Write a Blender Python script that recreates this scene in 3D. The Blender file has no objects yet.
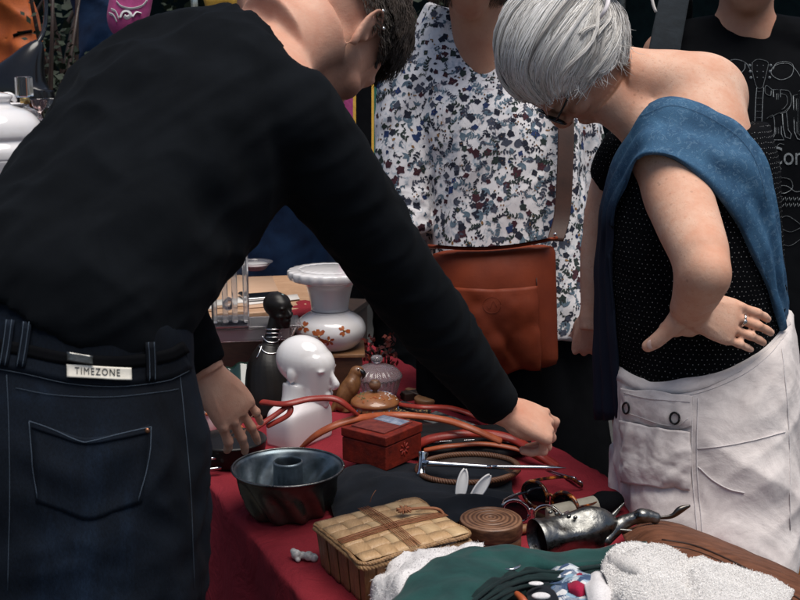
import bpy, bmesh, math, random
import numpy as np
from mathutils import Vector, Matrix, noise
from mathutils.bvhtree import BVHTree
random.seed(7); np.random.seed(7)
V = Vector
SC = bpy.context.scene
COL = SC.collection
R = math.radians
# ---------------------------------------------------------------- camera
FPX = 1150.0
CAM = V((0, 0, 1.5)); TH = R(12)
FW = V((0, math.cos(TH), -math.sin(TH))); UP = V((0, math.sin(TH), math.cos(TH))); RT = V((1, 0, 0))
def ray(px, py): return FW + RT * ((px - 400) / FPX) - UP * ((py - 300) / FPX)
def P(px, py, d): return CAM + ray(px, py) * d
def T(px, py, z):
    r = ray(px, py); return CAM + r * ((z - CAM.z) / r.z)
TZ = 0.70                     # height of the table top
# ---------------------------------------------------------------- materials
def hx(c): return (c[0], c[1], c[2], 1)
class N:
    def __init__(s, name):
        s.m = bpy.data.materials.new(name); s.m.use_nodes = True
        s.t = s.m.node_tree; s.b = s.t.nodes['Principled BSDF']
        s.tc = s.t.nodes.new('ShaderNodeTexCoord')
    def n(s, typ, **kw):
        nd = s.t.nodes.new(typ)
        for k, v in kw.items():
            if hasattr(nd, k): setattr(nd, k, v)
            else: nd.inputs[k].default_value = v
        return nd
    def l(s, a, b): s.t.links.new(a, b)
    def mapping(s, scale=(1, 1, 1), rot=(0, 0, 0), src='Object'):
        mp = s.n('ShaderNodeMapping'); mp.inputs['Scale'].default_value = scale; mp.inputs['Rotation'].default_value = rot
        s.l(s.tc.outputs[src], mp.inputs['Vector']); return mp.outputs[0]
    def noise(s, scale, detail=4, rough=.55, vec=None, dist=0):
        nd = s.n('ShaderNodeTexNoise'); nd.inputs['Scale'].default_value = scale; nd.inputs['Detail'].default_value = detail
        nd.inputs['Roughness'].default_value = rough; nd.inputs['Distortion'].default_value = dist
        s.l(vec if vec is not None else s.tc.outputs['Object'], nd.inputs['Vector']); return nd.outputs[0]
    def ramp(s, fac, stops):
        r = s.n('ShaderNodeValToRGB'); e = r.color_ramp.elements
        while len(e) < len(stops): e.new(.5)
        for i, (p, c) in enumerate(stops):
            e[i].position = p; e[i].color = hx(c) if not isinstance(c, (int, float)) else (c, c, c, 1)
        s.l(fac, r.inputs[0]); return r.outputs[0]
    def mix(s, fac, a, b, mode='MIX'):
        m = s.n('ShaderNodeMix', data_type='RGBA', blend_type=mode)
        for i, x in ((0, fac), (6, a), (7, b)):
            if isinstance(x, (int, float)): m.inputs[i].default_value = x if i == 0 else (x, x, x, 1)
            elif isinstance(x, tuple): m.inputs[i].default_value = hx(x)
            else: s.l(x, m.inputs[i])
        return m.outputs[2]
    def math(s, op, a, b=0):
        m = s.n('ShaderNodeMath', operation=op)
        for i, x in ((0, a), (1, b)):
            if isinstance(x, (int, float)): m.inputs[i].default_value = x
            else: s.l(x, m.inputs[i])
        return m.outputs[0]
    def bump(s, h, strength=.3, dist=.002):
        prev = None
        if s.b.inputs['Normal'].links: prev = s.b.inputs['Normal'].links[0].from_socket
        b = s.n('ShaderNodeBump'); b.inputs['Strength'].default_value = strength; b.inputs['Distance'].default_value = dist
        s.l(h, b.inputs['Height'])
        if prev is not None: s.l(prev, b.inputs['Normal'])
        s.l(b.outputs[0], s.b.inputs['Normal'])
    def col(s, c):
        if isinstance(c, tuple): s.b.inputs['Base Color'].default_value = hx(c)
        else: s.l(c, s.b.inputs['Base Color'])
    def set(s, **kw):
        for k, v in kw.items(): s.b.inputs[k.replace('_', ' ')].default_value = v
        return s
def simple(name, c1, c2=None, rough=.6, metal=0, scale=12, bump=0, bscale=60, bdist=.002, spec=.5, coat=0, trans=0, stretch=(1, 1, 1), rvar=0, ior=1.45, sheen=0):
    n = N(name); c2 = c2 or tuple(x * .7 for x in c1)
    vec = n.mapping(stretch)
    f = n.noise(scale, 5, .6, vec)
    n.col(n.ramp(f, [(.3, c2), (.7, c1)]))
    n.set(Roughness=rough, Metallic=metal)
    n.b.inputs['Specular IOR Level'].default_value = spec
    n.b.inputs['Coat Weight'].default_value = coat
    n.b.inputs['Transmission Weight'].default_value = trans
    n.b.inputs['IOR'].default_value = ior
    n.b.inputs['Sheen Weight'].default_value = sheen
    if rvar:
        n.l(n.ramp(n.noise(scale * 3, 4, .6, vec), [(.3, max(0, rough - rvar)), (.7, min(1, rough + rvar))]), n.b.inputs['Roughness'])
    if bump: n.bump(n.noise(bscale, 4, .6, vec), bump, bdist)
    return n.m
def fabric(name, c1, c2, fold=8, foldb=.5, grain=500, gb=.25, rough=.85, sheen=.05, stretch=(1, 1, 1), spec=.15):
    n = N(name); vec = n.mapping(stretch)
    f = n.noise(fold * 2.2, 5, .6, vec, .4)
    g = n.noise(grain, 2, .6)
    c = n.ramp(f, [(.3, c2), (.72, c1)])
    n.col(n.mix(.35, c, n.mix(1, c, n.ramp(g, [(.3, .45), (.7, 1.25)]), 'MULTIPLY')))
    n.set(Roughness=rough); n.b.inputs['Specular IOR Level'].default_value = spec
    n.b.inputs['Sheen Weight'].default_value = sheen
    n.bump(g, gb, .0008)
    if foldb: n.bump(n.noise(fold, 3, .5, vec, .8), foldb, .012)
    return n.m
def skin(name, base, red, dark, freckle=.25, sss=.12, spots=0.0):
    n = N(name)
    f = n.noise(14, 5, .6); g = n.noise(120, 3, .7); h = n.noise(420, 3, .6)
    c = n.ramp(f, [(.3, red), (.62, base)])
    c = n.mix(n.ramp(g, [(.55, 0.0), (.78, freckle)]), c, red)
    if spots:
        vo = n.n('ShaderNodeTexVoronoi', feature='F1'); vo.inputs['Scale'].default_value = 62; n.l(n.tc.outputs['Object'], vo.inputs['Vector'])
        k = n.math('MULTIPLY', n.ramp(vo.outputs['Distance'], [(.10, 1.0), (.20, 0.0)]), n.ramp(n.noise(8, 3, .6), [(.45, 0.0), (.62, spots)])); c = n.mix(k, c, tuple(x * .45 for x in red))
        vo2 = n.n('ShaderNodeTexVoronoi', feature='F1'); vo2.inputs['Scale'].default_value = 170; n.l(n.tc.outputs['Object'], vo2.inputs['Vector'])
        k = n.math('MULTIPLY', n.ramp(vo2.outputs['Distance'], [(.12, 1.0), (.25, 0.0)]), n.ramp(n.noise(14, 3, .6), [(.42, 0.0), (.66, spots)])); c = n.mix(k, c, tuple(x * .6 for x in red))
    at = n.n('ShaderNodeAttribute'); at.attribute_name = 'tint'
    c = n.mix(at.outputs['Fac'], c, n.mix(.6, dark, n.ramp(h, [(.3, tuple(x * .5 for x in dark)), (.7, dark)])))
    c = n.mix(n.ramp(n.noise(5, 4, .6), [(.35, 0.0), (.75, .45)]), c, red); n.col(c); n.set(Roughness=.55)
    n.l(n.ramp(g, [(.2, .48), (.8, .70)]), n.b.inputs['Roughness'])
    n.b.inputs['Subsurface Weight'].default_value = sss
    n.b.inputs['Subsurface Radius'].default_value = (.012, .005, .003)
    n.b.inputs['Subsurface Scale'].default_value = .6
    n.b.inputs['Specular IOR Level'].default_value = .28
    n.bump(h, .30, .0008); n.bump(n.noise(70, 5, .65), .28, .003)
    return n.m
def hairmat(name, a, b, rough=.45, scale=60):
    n = N(name); n.col(n.ramp(n.noise(scale, 4, .7), [(.3, a), (.7, b)]))
    n.set(Roughness=rough); n.b.inputs['Specular IOR Level'].default_value = .5; return n.m
def wood(name, a, b, scale=30, stretch=(1, 1, 12), rough=.5, coat=.1):
    n = N(name); vec = n.mapping(stretch)
    f = n.noise(scale, 6, .65, vec, 1.0); g = n.noise(scale * 6, 3, .6, vec)
    c = n.ramp(f, [(.3, a), (.7, b)]); c = n.mix(.3, c, n.mix(1, c, n.ramp(g, [(.3, .4), (.7, 1.2)]), 'MULTIPLY'))
    n.col(c); n.set(Roughness=rough); n.b.inputs['Coat Weight'].default_value = coat; n.bump(g, .15, .001); return n.m
def glassmat(name, tint=(.95, .97, .97), rough=.03):
    n = N(name); n.col(tint); n.set(Roughness=rough); n.b.inputs['Transmission Weight'].default_value = 1; n.b.inputs['IOR'].default_value = 1.5
    n.bump(n.noise(40, 2), .05, .002); return n.m
# ---------------------------------------------------------------- mesh builder
def crv(a, b, c, d, t):
    return .5 * ((2 * b) + (-a + c) * t + (2 * a - 5 * b + 4 * c - d) * t * t + (-a + 3 * b - 3 * c + d) * t ** 3)
def spl(keys, sub):
    k = [np.array(x, float) for x in keys]
    k = [2 * k[0] - k[1]] + k + [2 * k[-1] - k[-2]]
    out = []
    for i in range(1, len(k) - 2):
        for j in range(sub): out.append(crv(k[i - 1], k[i], k[i + 1], k[i + 2], j / sub))
    out.append(k[-2]); return out
class MB:
    def __init__(s): s.v = []; s.f = []; s.mi = []; s.uv = {}
    def face(s, idx, m=0): s.f.append(tuple(idx)); s.mi.append(m)
    def rings(s, rs, closed=True, cap=True, m=0):
        b = len(s.v); n = len(rs[0])
        for r in rs: s.v += [tuple(p) for p in r]
        for i in range(len(rs) - 1):
            for j in range(n if closed else n - 1):
                k = (j + 1) % n
                s.face((b + i * n + j, b + i * n + k, b + (i + 1) * n + k, b + (i + 1) * n + j), m)
        if cap and closed:
            s.face([b + j for j in reversed(range(n))], m); s.face([b + (len(rs) - 1) * n + j for j in range(n)], m)
        return s
    def loft(s, keys, sub=6, nseg=28, e=2.0, mod=None, cap=True, m=0):
        """keys: (centre, side, a, b[, normal])"""
        hasn = len(keys[0]) > 4
        flat = [list(k[0]) + list(k[1]) + [k[2], k[3]] + (list(k[4]) if hasn else [0, 0, 0]) for k in keys]
        ks = spl(flat, sub); rs = []
        for i, k in enumerate(ks):
            c = V(k[:3]); sd = V(k[3:6]).normalized()
            if hasn: nn = V(k[8:11]).normalized()
            else:
                t = V(ks[min(i + 1, len(ks) - 1)][:3]) - V(ks[max(i - 1, 0)][:3]); t.normalize()
                nn = t.cross(sd).normalized(); sd = nn.cross(t).normalized()
            ring = []
            for j in range(nseg):
                ph = 2 * math.pi * j / nseg; cc, ss = math.cos(ph), math.sin(ph)
                x = math.copysign(abs(cc) ** (2 / e), cc); y = math.copysign(abs(ss) ** (2 / e), ss)
                f = mod(ph, i / (len(ks) - 1)) if mod else 1
                ring.append(c + sd * (x * k[6] * f) + nn * (y * k[7] * f))
            rs.append(ring)
        return s.rings(rs, cap=cap, m=m)
    def tube(s, pts, r, sub=5, nseg=10, m=0, flat=1.0, upv=None, cap=True, raw=False, rnd=False):
        rr = r if isinstance(r, (list, tuple)) else [r] * len(pts)
        ks = [np.array(list(p) + [q]) for p, q in zip(pts, rr)]
        if not raw: ks = spl(ks, sub)
        rs = []; pn = V(upv) if upv else None
        for i, k in enumerate(ks):
            t = V(ks[min(i + 1, len(ks) - 1)][:3]) - V(ks[max(i - 1, 0)][:3])
            t = t.normalized() if t.length > 1e-9 else V((0, 0, 1))
            if pn is None: pn = t.orthogonal()
            n2 = pn - t * pn.dot(t)
            if n2.length < 1e-6: n2 = t.orthogonal()
            n2.normalize(); b2 = t.cross(n2)
            if upv is None: pn = n2
            rs.append([V(k[:3]) + (b2 * math.cos(a) + n2 * (math.sin(a) * flat)) * max(k[3], 1e-5) for a in [2 * math.pi * j / nseg for j in range(nseg)]])
        if rnd:
            for end in (0, 1):
                i = 0 if end == 0 else -1; k = ks[i]; o = ks[1] if end == 0 else ks[-2]
                t = (V(k[:3]) - V(o[:3])).normalized(); rad = k[3]; c = V(k[:3]); base = rs[i]; ex = []
                for q in (.35, .65, .88, .99):
                    ex.append([c + (p - c) * math.sqrt(1 - q * q) + t * rad * q * flat for p in base])
                rs = list(reversed(ex)) + rs if end == 0 else rs + ex
        return s.rings(rs, cap=cap, m=m)
    def cap_seg(s, a, b, ra, rb, nseg=12, m=0):
        return s.tube([a, a.lerp(b, .5), b], [ra, (ra + rb) / 2, rb], 3, nseg, m=m, rnd=True)
    def ell(s, c, rad, ax=None, nu=20, nv=12, m=0, fn=None):
        X, Y, Z = ax or (V((1, 0, 0)), V((0, 1, 0)), V((0, 0, 1))); c = V(c); rs = []
        for i in range(nv + 1):
            th = math.pi * (i + .02) / (nv + .04); z = -math.cos(th); q = math.sin(th)
            rs.append([c + X * (rad[0] * q * math.cos(2 * math.pi * j / nu)) + Y * (rad[1] * q * math.sin(2 * math.pi * j / nu)) + Z * (rad[2] * z) for j in range(nu)])
        return s.rings(rs, m=m)
    def lathe(s, c, prof, nseg=40, mod=None, sub=1, m=0, ax=None, cap=True):
        c = V(c); X, Y, Z = ax or (V((1, 0, 0)), V((0, 1, 0)), V((0, 0, 1)))
        pr = spl(prof, sub) if sub > 1 else prof; rs = []
        for i, (r, z) in enumerate(pr):
            ring = []
            for j in range(nseg):
                a = 2 * math.pi * j / nseg; f = mod(a, i / (len(pr) - 1), z) if mod else 1
                ring.append(c + (X * math.cos(a) + Y * math.sin(a)) * max(r * f, 1e-5) + Z * z)
            rs.append(ring)
        return s.rings(rs, cap=cap, m=m)
    def box(s, c, half, ax=None, m=0, taper=1):
        X, Y, Z = ax or (V((1, 0, 0)), V((0, 1, 0)), V((0, 0, 1))); c = V(c); b = len(s.v)
        for z in (-1, 1):
            q = taper if z > 0 else 1
            for x, y in ((-1, -1), (1, -1), (1, 1), (-1, 1)):
                s.v.append(tuple(c + X * (x * half[0] * q) + Y * (y * half[1] * q) + Z * (z * half[2])))
        for f in ((3, 2, 1, 0), (4, 5, 6, 7), (0, 1, 5, 4), (1, 2, 6, 5), (2, 3, 7, 6), (3, 0, 4, 7)): s.face([b + i for i in f], m)
        return s
    def patch(s, rows, sub=6, m=0, fn=None):
        rr = [spl([list(p) for p in r], sub) for r in rows]
        g = list(zip(*[spl([list(rr[i][j]) for i in range(len(rr))], sub) for j in range(len(rr[0]))]))
        nr, nc = len(g), len(g[0]); pts = [[V(g[i][j]) for j in range(nc)] for i in range(nr)]
        if fn:
            q = []
            for i in range(nr):
                row = []
                for j in range(nc):
                    du = pts[i][min(j + 1, nc - 1)] - pts[i][max(j - 1, 0)]; dv = pts[min(i + 1, nr - 1)][j] - pts[max(i - 1, 0)][j]
                    nn = du.cross(dv); nn = nn.normalized() if nn.length > 1e-12 else V((0, 0, 1))
                    if nn.dot(CAM - pts[i][j]) < 0: nn = -nn
                    row.append(pts[i][j] + nn * fn(pts[i][j], j / (nc - 1), i / (nr - 1)))
                q.append(row)
            pts = q
        b = len(s.v)
        for i in range(nr): s.v += [tuple(p) for p in pts[i]]
        for i in range(nr - 1):
            for j in range(nc - 1):
                s.face((b + i * nc + j, b + i * nc + j + 1, b + (i + 1) * nc + j + 1, b + (i + 1) * nc + j), m)
        return s
    def mesh(s, name, org):
        me = bpy.data.meshes.new(name)
        me.from_pydata([tuple(V(p) - org) for p in s.v], [], s.f); me.update()
        me.polygons.foreach_set('material_index', s.mi); return me
    def build(s, name, mats, parent=None, loc=None, remesh=0, smooth=0, solid=0, disp=None, bevel=0, subd=0, flat=False, tint=None, soff=-1, kind=None):
        org = V(loc) if loc is not None else (V(parent['_o']) if parent is not None else V((0, 0, 0)))
        me = s.mesh(name, org)
        ob = bpy.data.objects.new(name, me); COL.objects.link(ob)
        mats = mats if isinstance(mats, (list, tuple)) else [mats]
        for m in mats: me.materials.append(m)
        if remesh:
            md = ob.modifiers.new('r', 'REMESH'); md.mode = 'VOXEL'; md.voxel_size = remesh
        if smooth:
            md = ob.modifiers.new('s', 'SMOOTH'); md.iterations = smooth; md.factor = .5
        if bevel:
            md = ob.modifiers.new('b', 'BEVEL'); md.width = bevel; md.segments = 3; md.limit_method = 'ANGLE'; md.angle_limit = R(40)
        if subd:
            md = ob.modifiers.new('u', 'SUBSURF'); md.levels = subd; md.render_levels = subd
        if solid and not disp:
            md = ob.modifiers.new('t', 'SOLIDIFY'); md.thickness = solid; md.offset = soff
        if ob.modifiers: bake(ob)
        me = ob.data
        if disp:
            ns = [v.normal.copy() for v in me.vertices]
            for v, n_ in zip(me.vertices, ns): v.co = v.co + n_ * disp(v.co + org, n_)
            me.update()
            if solid:
                md = ob.modifiers.new('t', 'SOLIDIFY'); md.thickness = solid; md.offset = soff; bake(ob); me = ob.data
        if not flat: me.polygons.foreach_set('use_smooth', [True] * len(me.polygons))
        if bevel and not flat:
            md = ob.modifiers.new('w', 'WEIGHTED_NORMAL'); bake(ob); me = ob.data
        if tint:
            at = me.attributes.new('tint', 'FLOAT', 'POINT')
            at.data.foreach_set('value', [tint(v.co + org) for v in me.vertices])
        if parent is not None:
            ob.parent = parent; ob['_o'] = list(org)
            if loc is not None: ob.location = org - V(parent['_o'])
        else: ob.location = org; ob['_o'] = list(org)
        if kind: ob['kind'] = kind
        return ob
def fast_strands(name, lst, mats, parent):
    """lst: (points, radius, material); all hairs of one head as one mesh of three-sided tubes"""
    vs, fs, ms = [], [], []; base = 0; ang = [0, 2.0944, 4.1888]
    for pts, r, m in lst:
        p = np.array([tuple(q) for q in pts]); k = len(p); t = np.gradient(p, axis=0); t /= np.maximum(np.linalg.norm(t, axis=1), 1e-9)[:, None]
        a = np.cross(t, np.array((.31, .77, .55))); a /= np.maximum(np.linalg.norm(a, axis=1), 1e-9)[:, None]; b = np.cross(t, a); rr = r * (1 - .7 * (np.arange(k) / (k - 1)) ** 3)
        ring = np.stack([p + (a * math.cos(x) + b * math.sin(x)) * rr[:, None] for x in ang], 1).reshape(-1, 3); vs.append(ring)
        i = np.arange(k - 1)[:, None] * 3; j = np.arange(3)[None, :]; j2 = (j + 1) % 3
        fs.append((np.stack([i + j, i + j2, i + 3 + j2, i + 3 + j], -1).reshape(-1, 4) + base)); ms.append(np.full(3 * (k - 1), m)); base += 3 * k
    org = np.array(list(parent['_o'])); v = np.concatenate(vs) - org; f = np.concatenate(fs); me = bpy.data.meshes.new(name)
    me.vertices.add(len(v)); me.vertices.foreach_set('co', v.ravel()); me.loops.add(f.size); me.loops.foreach_set('vertex_index', f.ravel().astype(np.int32))
    me.polygons.add(len(f)); me.polygons.foreach_set('loop_start', (np.arange(len(f)) * 4).astype(np.int32)); me.update(calc_edges=True); me.polygons.foreach_set('material_index', np.concatenate(ms).astype(np.int32)); me.polygons.foreach_set('use_smooth', [True] * len(f))
    for m in mats: me.materials.append(m)
    ob = bpy.data.objects.new(name, me); COL.objects.link(ob); ob.parent = parent; ob['_o'] = list(parent['_o']); return ob
def bake(ob):
    dg = bpy.context.evaluated_depsgraph_get(); dg.update()
    ev = ob.evaluated_get(dg); me = bpy.data.meshes.new_from_object(ev)
    ob.modifiers.clear(); old = ob.data; me.name = old.name; ob.data = me; bpy.data.meshes.remove(old)
def relax(ob, iters, wfn):
    me = ob.data; n = len(me.vertices); co = np.empty(n * 3); me.vertices.foreach_get('co', co); co = co.reshape(-1, 3)
    e = np.empty(len(me.edges) * 2, int); me.edges.foreach_get('vertices', e); e = e.reshape(-1, 2)
    deg = np.bincount(e.ravel(), minlength=n)[:, None]; w = wfn(co + np.array(ob['_o']))[:, None]
    for _ in range(iters):
        s = np.stack([np.bincount(e[:, 0], co[e[:, 1], k], n) + np.bincount(e[:, 1], co[e[:, 0], k], n) for k in range(3)], 1) / np.maximum(deg, 1)
        co = co + (s - co) * w * .6
    me.vertices.foreach_set('co', co.ravel()); me.update()
def away(pts, r0, r1):
    def f(c):
        w = np.ones(len(c))
        for p in pts: w = np.minimum(w, np.clip((np.linalg.norm(c - np.array(p), axis=1) - r0) / (r1 - r0), 0, 1))
        return w
    return f
def thing(name, label, cat, loc, group=None):
    o = bpy.data.objects.new(name, None); COL.objects.link(o); o.empty_display_size = .1
    o.location = loc; o['_o'] = list(loc); return tag(o, label, cat, group)
def tag(o, label, cat, group=None):
    o['label'] = label; o['category'] = cat
    if group: o['group'] = group
    return o
def struct(o): o['kind'] = 'structure'; return o
def bvh(ob):
    org = V(ob['_o']); me = ob.data
    return BVHTree.FromPolygons([v.co + org for v in me.vertices], [tuple(p.vertices) for p in me.polygons])
def on(tree, px, py, off=.001, fall=1.5):
    d = ray(px, py).normalized(); h = tree.ray_cast(CAM, d)
    if h[0] is None: return P(px, py, fall)
    n_ = h[1] if h[1].dot(d) < 0 else -h[1]
    return h[0] + n_ * off
def wr(p, dr, al, ac, amp, seed=0.0):
    dr = V(dr); a = p.dot(dr); q = p - dr * a
    x = noise.noise(q * ac + dr * (a * al) + V((seed, seed * 1.7, -seed)))
    return amp * (1 - abs(x) * 2.2)
def text_mesh(body, size, extrude=.0002, space=1.0):
    cu = bpy.data.curves.new('t', 'FONT'); cu.body = body; cu.size = size; cu.extrude = extrude; cu.align_x = 'CENTER'; cu.align_y = 'CENTER'; cu.resolution_u = 4; cu.space_character = space
    ob = bpy.data.objects.new('t', cu); COL.objects.link(ob)
    dg = bpy.context.evaluated_depsgraph_get(); dg.update()
    me = bpy.data.meshes.new_from_object(ob.evaluated_get(dg)); bpy.data.objects.remove(ob); return me
def add_text(mb, body, size, place, m=0, sx=1.0, shear=0, space=1.0):
    """place(x, y, h): text-plane metres -> world"""
    me = text_mesh(body, size, .0002, space)
    bm_ = bmesh.new(); bm_.from_mesh(me); bmesh.ops.subdivide_edges(bm_, edges=[e for e in bm_.edges if e.calc_length() > size * .12], cuts=2); bmesh.ops.triangulate(bm_, faces=bm_.faces)
    b = len(mb.v); bm_.verts.index_update()
    for v in bm_.verts: mb.v.append(tuple(place(v.co.x * sx + v.co.y * shear, v.co.y, v.co.z)))
    for f in bm_.faces: mb.face([b + v.index for v in f.verts], m)
    bm_.free()
# ---------------------------------------------------------------- people
def head(mb, c, up, fwd, s=1.0, jaw=1.0, ears=True, plain=False):
    up = V(up).normalized(); fwd = V(fwd); fwd = (fwd - up * fwd.dot(up)).normalized(); xr = fwd.cross(up)
    L = lambda x, y, z: V(c) + (xr * x + fwd * y + up * z) * s
    ax = (xr, fwd, up); S = lambda *q: tuple(v * s for v in q)
    mb.ell(L(0, -.012, .035), S(.075, .097, .083), ax, 28, 18)
    ks = [(.085, -.005, .045, .060), (.068, .0, .064, .082), (.04, .006, .071, .090), (.0, .012, .066, .084), (-.035, .017, .060 * jaw, .077), (-.070, .026, .051 * jaw, .066), (-.095, .036, .038 * jaw, .052), (-.112, .048, .022 * jaw, .034)]
    mb.loft([(L(0, y, z), xr, a * s, b * s, fwd) for z, y, a, b in ks], 4, 28, 2.2)
    mb.tube([L(0, .088, .022), L(0, .100, .0), L(0, .114, -.022), L(0, .106, -.034)], [.008 * s, .010 * s, .0135 * s, .010 * s], 4, 12, rnd=True)
    for q in (-1, 1):
        if plain:
            mb.ell(L(q * .030, .078, .026), S(.026, .012, .007), ax)
            d = xr * q; mb.ell(L(q * .071, -.014, .0), S(.010, .018, .026), ax); continue
        mb.ell(L(q * .011, .099, -.030), S(.009, .010, .008), ax)
        mb.ell(L(q * .030, .083, .024), S(.026, .012, .009), ax)
        mb.ell(L(q * .031, .080, .002), S(.0135, .0125, .0125), ax)
        mb.ell(L(q * .040, .060, -.028), S(.026, .026, .020), ax)
        if ears:
            d = xr * q
            e = lambda y, z, o: L(0, y - .008, z) + d * ((.072 + o) * s)
            mb.ell(e(0, 0, .004), S(.008, .016, .028), (d, (fwd - d * .5).normalized(), up))
            mb.tube([e(.016, .004, .0), e(.012, .024, .006), e(-.004, .033, .013), e(-.018, .022, .018), e(-.018, .0, .016), e(-.008, -.018, .010), e(.004, -.030, .005), e(.010, -.024, .002)],
                    [.004 * s, .0045 * s, .005 * s, .005 * s, .005 * s, .0055 * s, .007 * s, .004 * s], 5, 8, rnd=True)
            mb.ell(e(.013, -.006, .006), S(.005, .004, .007), ax)
    mb.ell(L(0, .091, -.058), S(.024, .012, .006), ax); mb.ell(L(0, .090, -.069), S(.021, .012, .0065), ax)
    mb.ell(L(0, .076, -.098), S(.021, .016, .015), ax)
    return L, ax
def hand(mb, w, d, back, t, s=1.0, curls=None, thumb=None, fan=.10, curlscale=1.0):
    d = V(d).normalized(); back = V(back); back = (back - d * back.dot(d)).normalized(); t = V(t); t = (t - d * t.dot(d) - back * t.dot(back)).normalized()
    w = V(w); pl = .095 * s; info = {}
    mb.loft([(w - d * .02 * s, t, .027 * s, .021 * s, back), (w + d * .012 * s, t, .030 * s, .021 * s, back), (w + d * .045 * s + back * .002, t, .039 * s, .018 * s, back), (w + d * .078 * s + back * .002, t, .042 * s, .0155 * s, back), (w + d * pl, t, .040 * s, .0125 * s, back)], 4, 24, 2.4)
    mb.ell(w + d * .04 * s + t * .022 * s - back * .010 * s, (.036 * s, .018 * s, .016 * s), (d, t, back))
    mb.ell(w + d * .045 * s - t * .022 * s - back * .008 * s, (.034 * s, .015 * s, .014 * s), (d, t, back))
    curls = curls or [(20, 25, 15)] * 4
    offs = (.031, .0105, -.0105, -.0305); bl = (.96, 1.0, .96, .87); ln = (.074, .082, .076, .060); rd = (.0090, .0090, .0085, .0076)
    for i in range(4):
        base = w + d * (pl * bl[i]) + t * (offs[i] * s)
        fd = (d + t * (fan * offs[i] / .03)).normalized(); ang = 0; p = base; pts = [base - fd * .02 * s]; rr = [rd[i] * s * 1.05]; pts.append(p); rr.append(rd[i] * s * 1.12)
        for k, q in enumerate((.46, .30, .24)):
            ang += R(curls[i][k]) * curlscale; dr = fd * math.cos(ang) - back * math.sin(ang)
            pts.append(p + dr * (ln[i] * q * s * .5)); rr.append(rd[i] * s * (.93, .86, .84)[k])
            p = p + dr * (ln[i] * q * s); pts.append(p); rr.append(rd[i] * s * (1.04, .92, .80)[k])
        mb.tube(pts, rr, 3, 12, rnd=True)
        mb.ell(base + back * .0045 * s, (.011 * s, .0090 * s, .0090 * s), (fd, t, back))
        mb.tube([w + d * .012 * s + t * (offs[i] * .45 * s) + back * .0155 * s, w + d * .05 * s + t * (offs[i] * .75 * s) + back * .0150 * s, base + back * .0085 * s], [.0035 * s, .0038 * s, .0045 * s], 4, 8, rnd=True)
        mb.ell(pts[3] + (back * math.cos(R(curls[i][0] * curlscale)) + fd * math.sin(R(curls[i][0] * curlscale))) * .0025 * s, (.0085 * s,) * 3)
        nb = dr.cross(t); info[i] = (p, dr, nb if nb.dot(fd * math.sin(ang) + back * math.cos(ang)) > 0 else -nb)
    th = thumb or [(.30, .95, -.25), (.65, .72, -.25), (.85, .5, -.2)]
    p = w + d * .018 * s + t * .020 * s - back * .004 * s; pts = [p]; rr = [.014 * s]
    for k, (q, ln_) in enumerate(zip(th, (.044, .034, .028))):
        dr = (d * q[0] + t * q[1] + back * q[2]).normalized(); pts.append(p + dr * ln_ * .5 * s); rr.append((.0140, .0108, .0105)[k] * s); p = p + dr * ln_ * s; pts.append(p); rr.append((.0115, .0110, .0078)[k] * s)
    mb.tube(pts, rr, 3, 12, rnd=True); info['t'] = (p, dr, t)
    return info
def limb(mb, a, b, c, ra, rb, rc, infl=0.0, s=1.0, end=1.0, belly=1.12, sub=5, start=0.0):
    """shoulder-elbow-wrist (or hip-knee-ankle) tapered"""
    a, b, c = V(a), V(b), V(c); c2 = b.lerp(c, end); k = lambda r: r + infl
    pts = [a, a.lerp(b, .35), a.lerp(b, .75), b, b.lerp(c2, .3), b.lerp(c2, .7), c2]
    rc2 = rb + (rc - rb) * end
    rr = [k(ra), k((ra * .75 + rb * .25) * 1.03), k((ra * .3 + rb * .7)), k(rb), k((rb * .65 + rc2 * .35) * belly), k(rb * .3 + rc2 * .7), k(rc2)]
    return mb.tube(pts, rr, sub, 20)
def torso(mb, ks, infl=0.0, sub=6, e=2.3):
    return mb.loft([(c, s, a + infl, b + infl) for c, s, a, b in ks], sub, 36, e)
def std_pose(x, y, hd, ht=1.7, lean=0.0, headpitch=0, headturn=0):
    """upright figure facing heading hd (degrees from +Y toward +X)"""
    h = R(hd); f = V((math.sin(h), math.cos(h), 0)); r = V((f.y, -f.x, 0)); k = ht / 1.7; o = V((x, y, 0))
    at = lambda a, b, z: o + r * a * k + f * (b * k + lean * max(0, z - .9) * k) + V((0, 0, z * k))
    ft = R(headturn); hf = (f * math.cos(ft) + r * math.sin(ft)); pt = R(headpitch)
    fw = hf * math.cos(pt) - V((0, 0, 1)) * math.sin(pt); up = V((0, 0, 1)) * math.cos(pt) + hf * math.sin(pt)
    p = dict(f=f, r=r, k=k, at=at, torso=[(at(0, 0, .80), r, .155 * k, .11 * k), (at(0, .0, .93), r, .165 * k, .115 * k), (at(0, .01, 1.06), r, .142 * k, .10 * k), (at(0, .01, 1.22), r, .158 * k, .105 * k), (at(0, -.005, 1.34), r, .165 * k, .095 * k), (at(0, -.015, 1.41), r, .12 * k, .07 * k), (at(0, -.01, 1.455), r, .06 * k, .055 * k)],
             neck=(at(0, -.01, 1.42), at(0, .012, 1.52)), head=at(0, .03 + .06 * math.sin(pt), 1.585 - .02 * math.sin(pt)), up=up, fw=fw)
    for q, n in ((-1, 'L'), (1, 'R')):
        p['s' + n] = at(q * .175, -.01, 1.375); p['e' + n] = at(q * .225, -.03, 1.09); p['w' + n] = at(q * .22, .05, .86)
        p['h' + n] = at(q * .085, 0, .86); p['k' + n] = at(q * .095, .01, .47); p['a' + n] = at(q * .10, -.02, .08)
    return p
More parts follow.
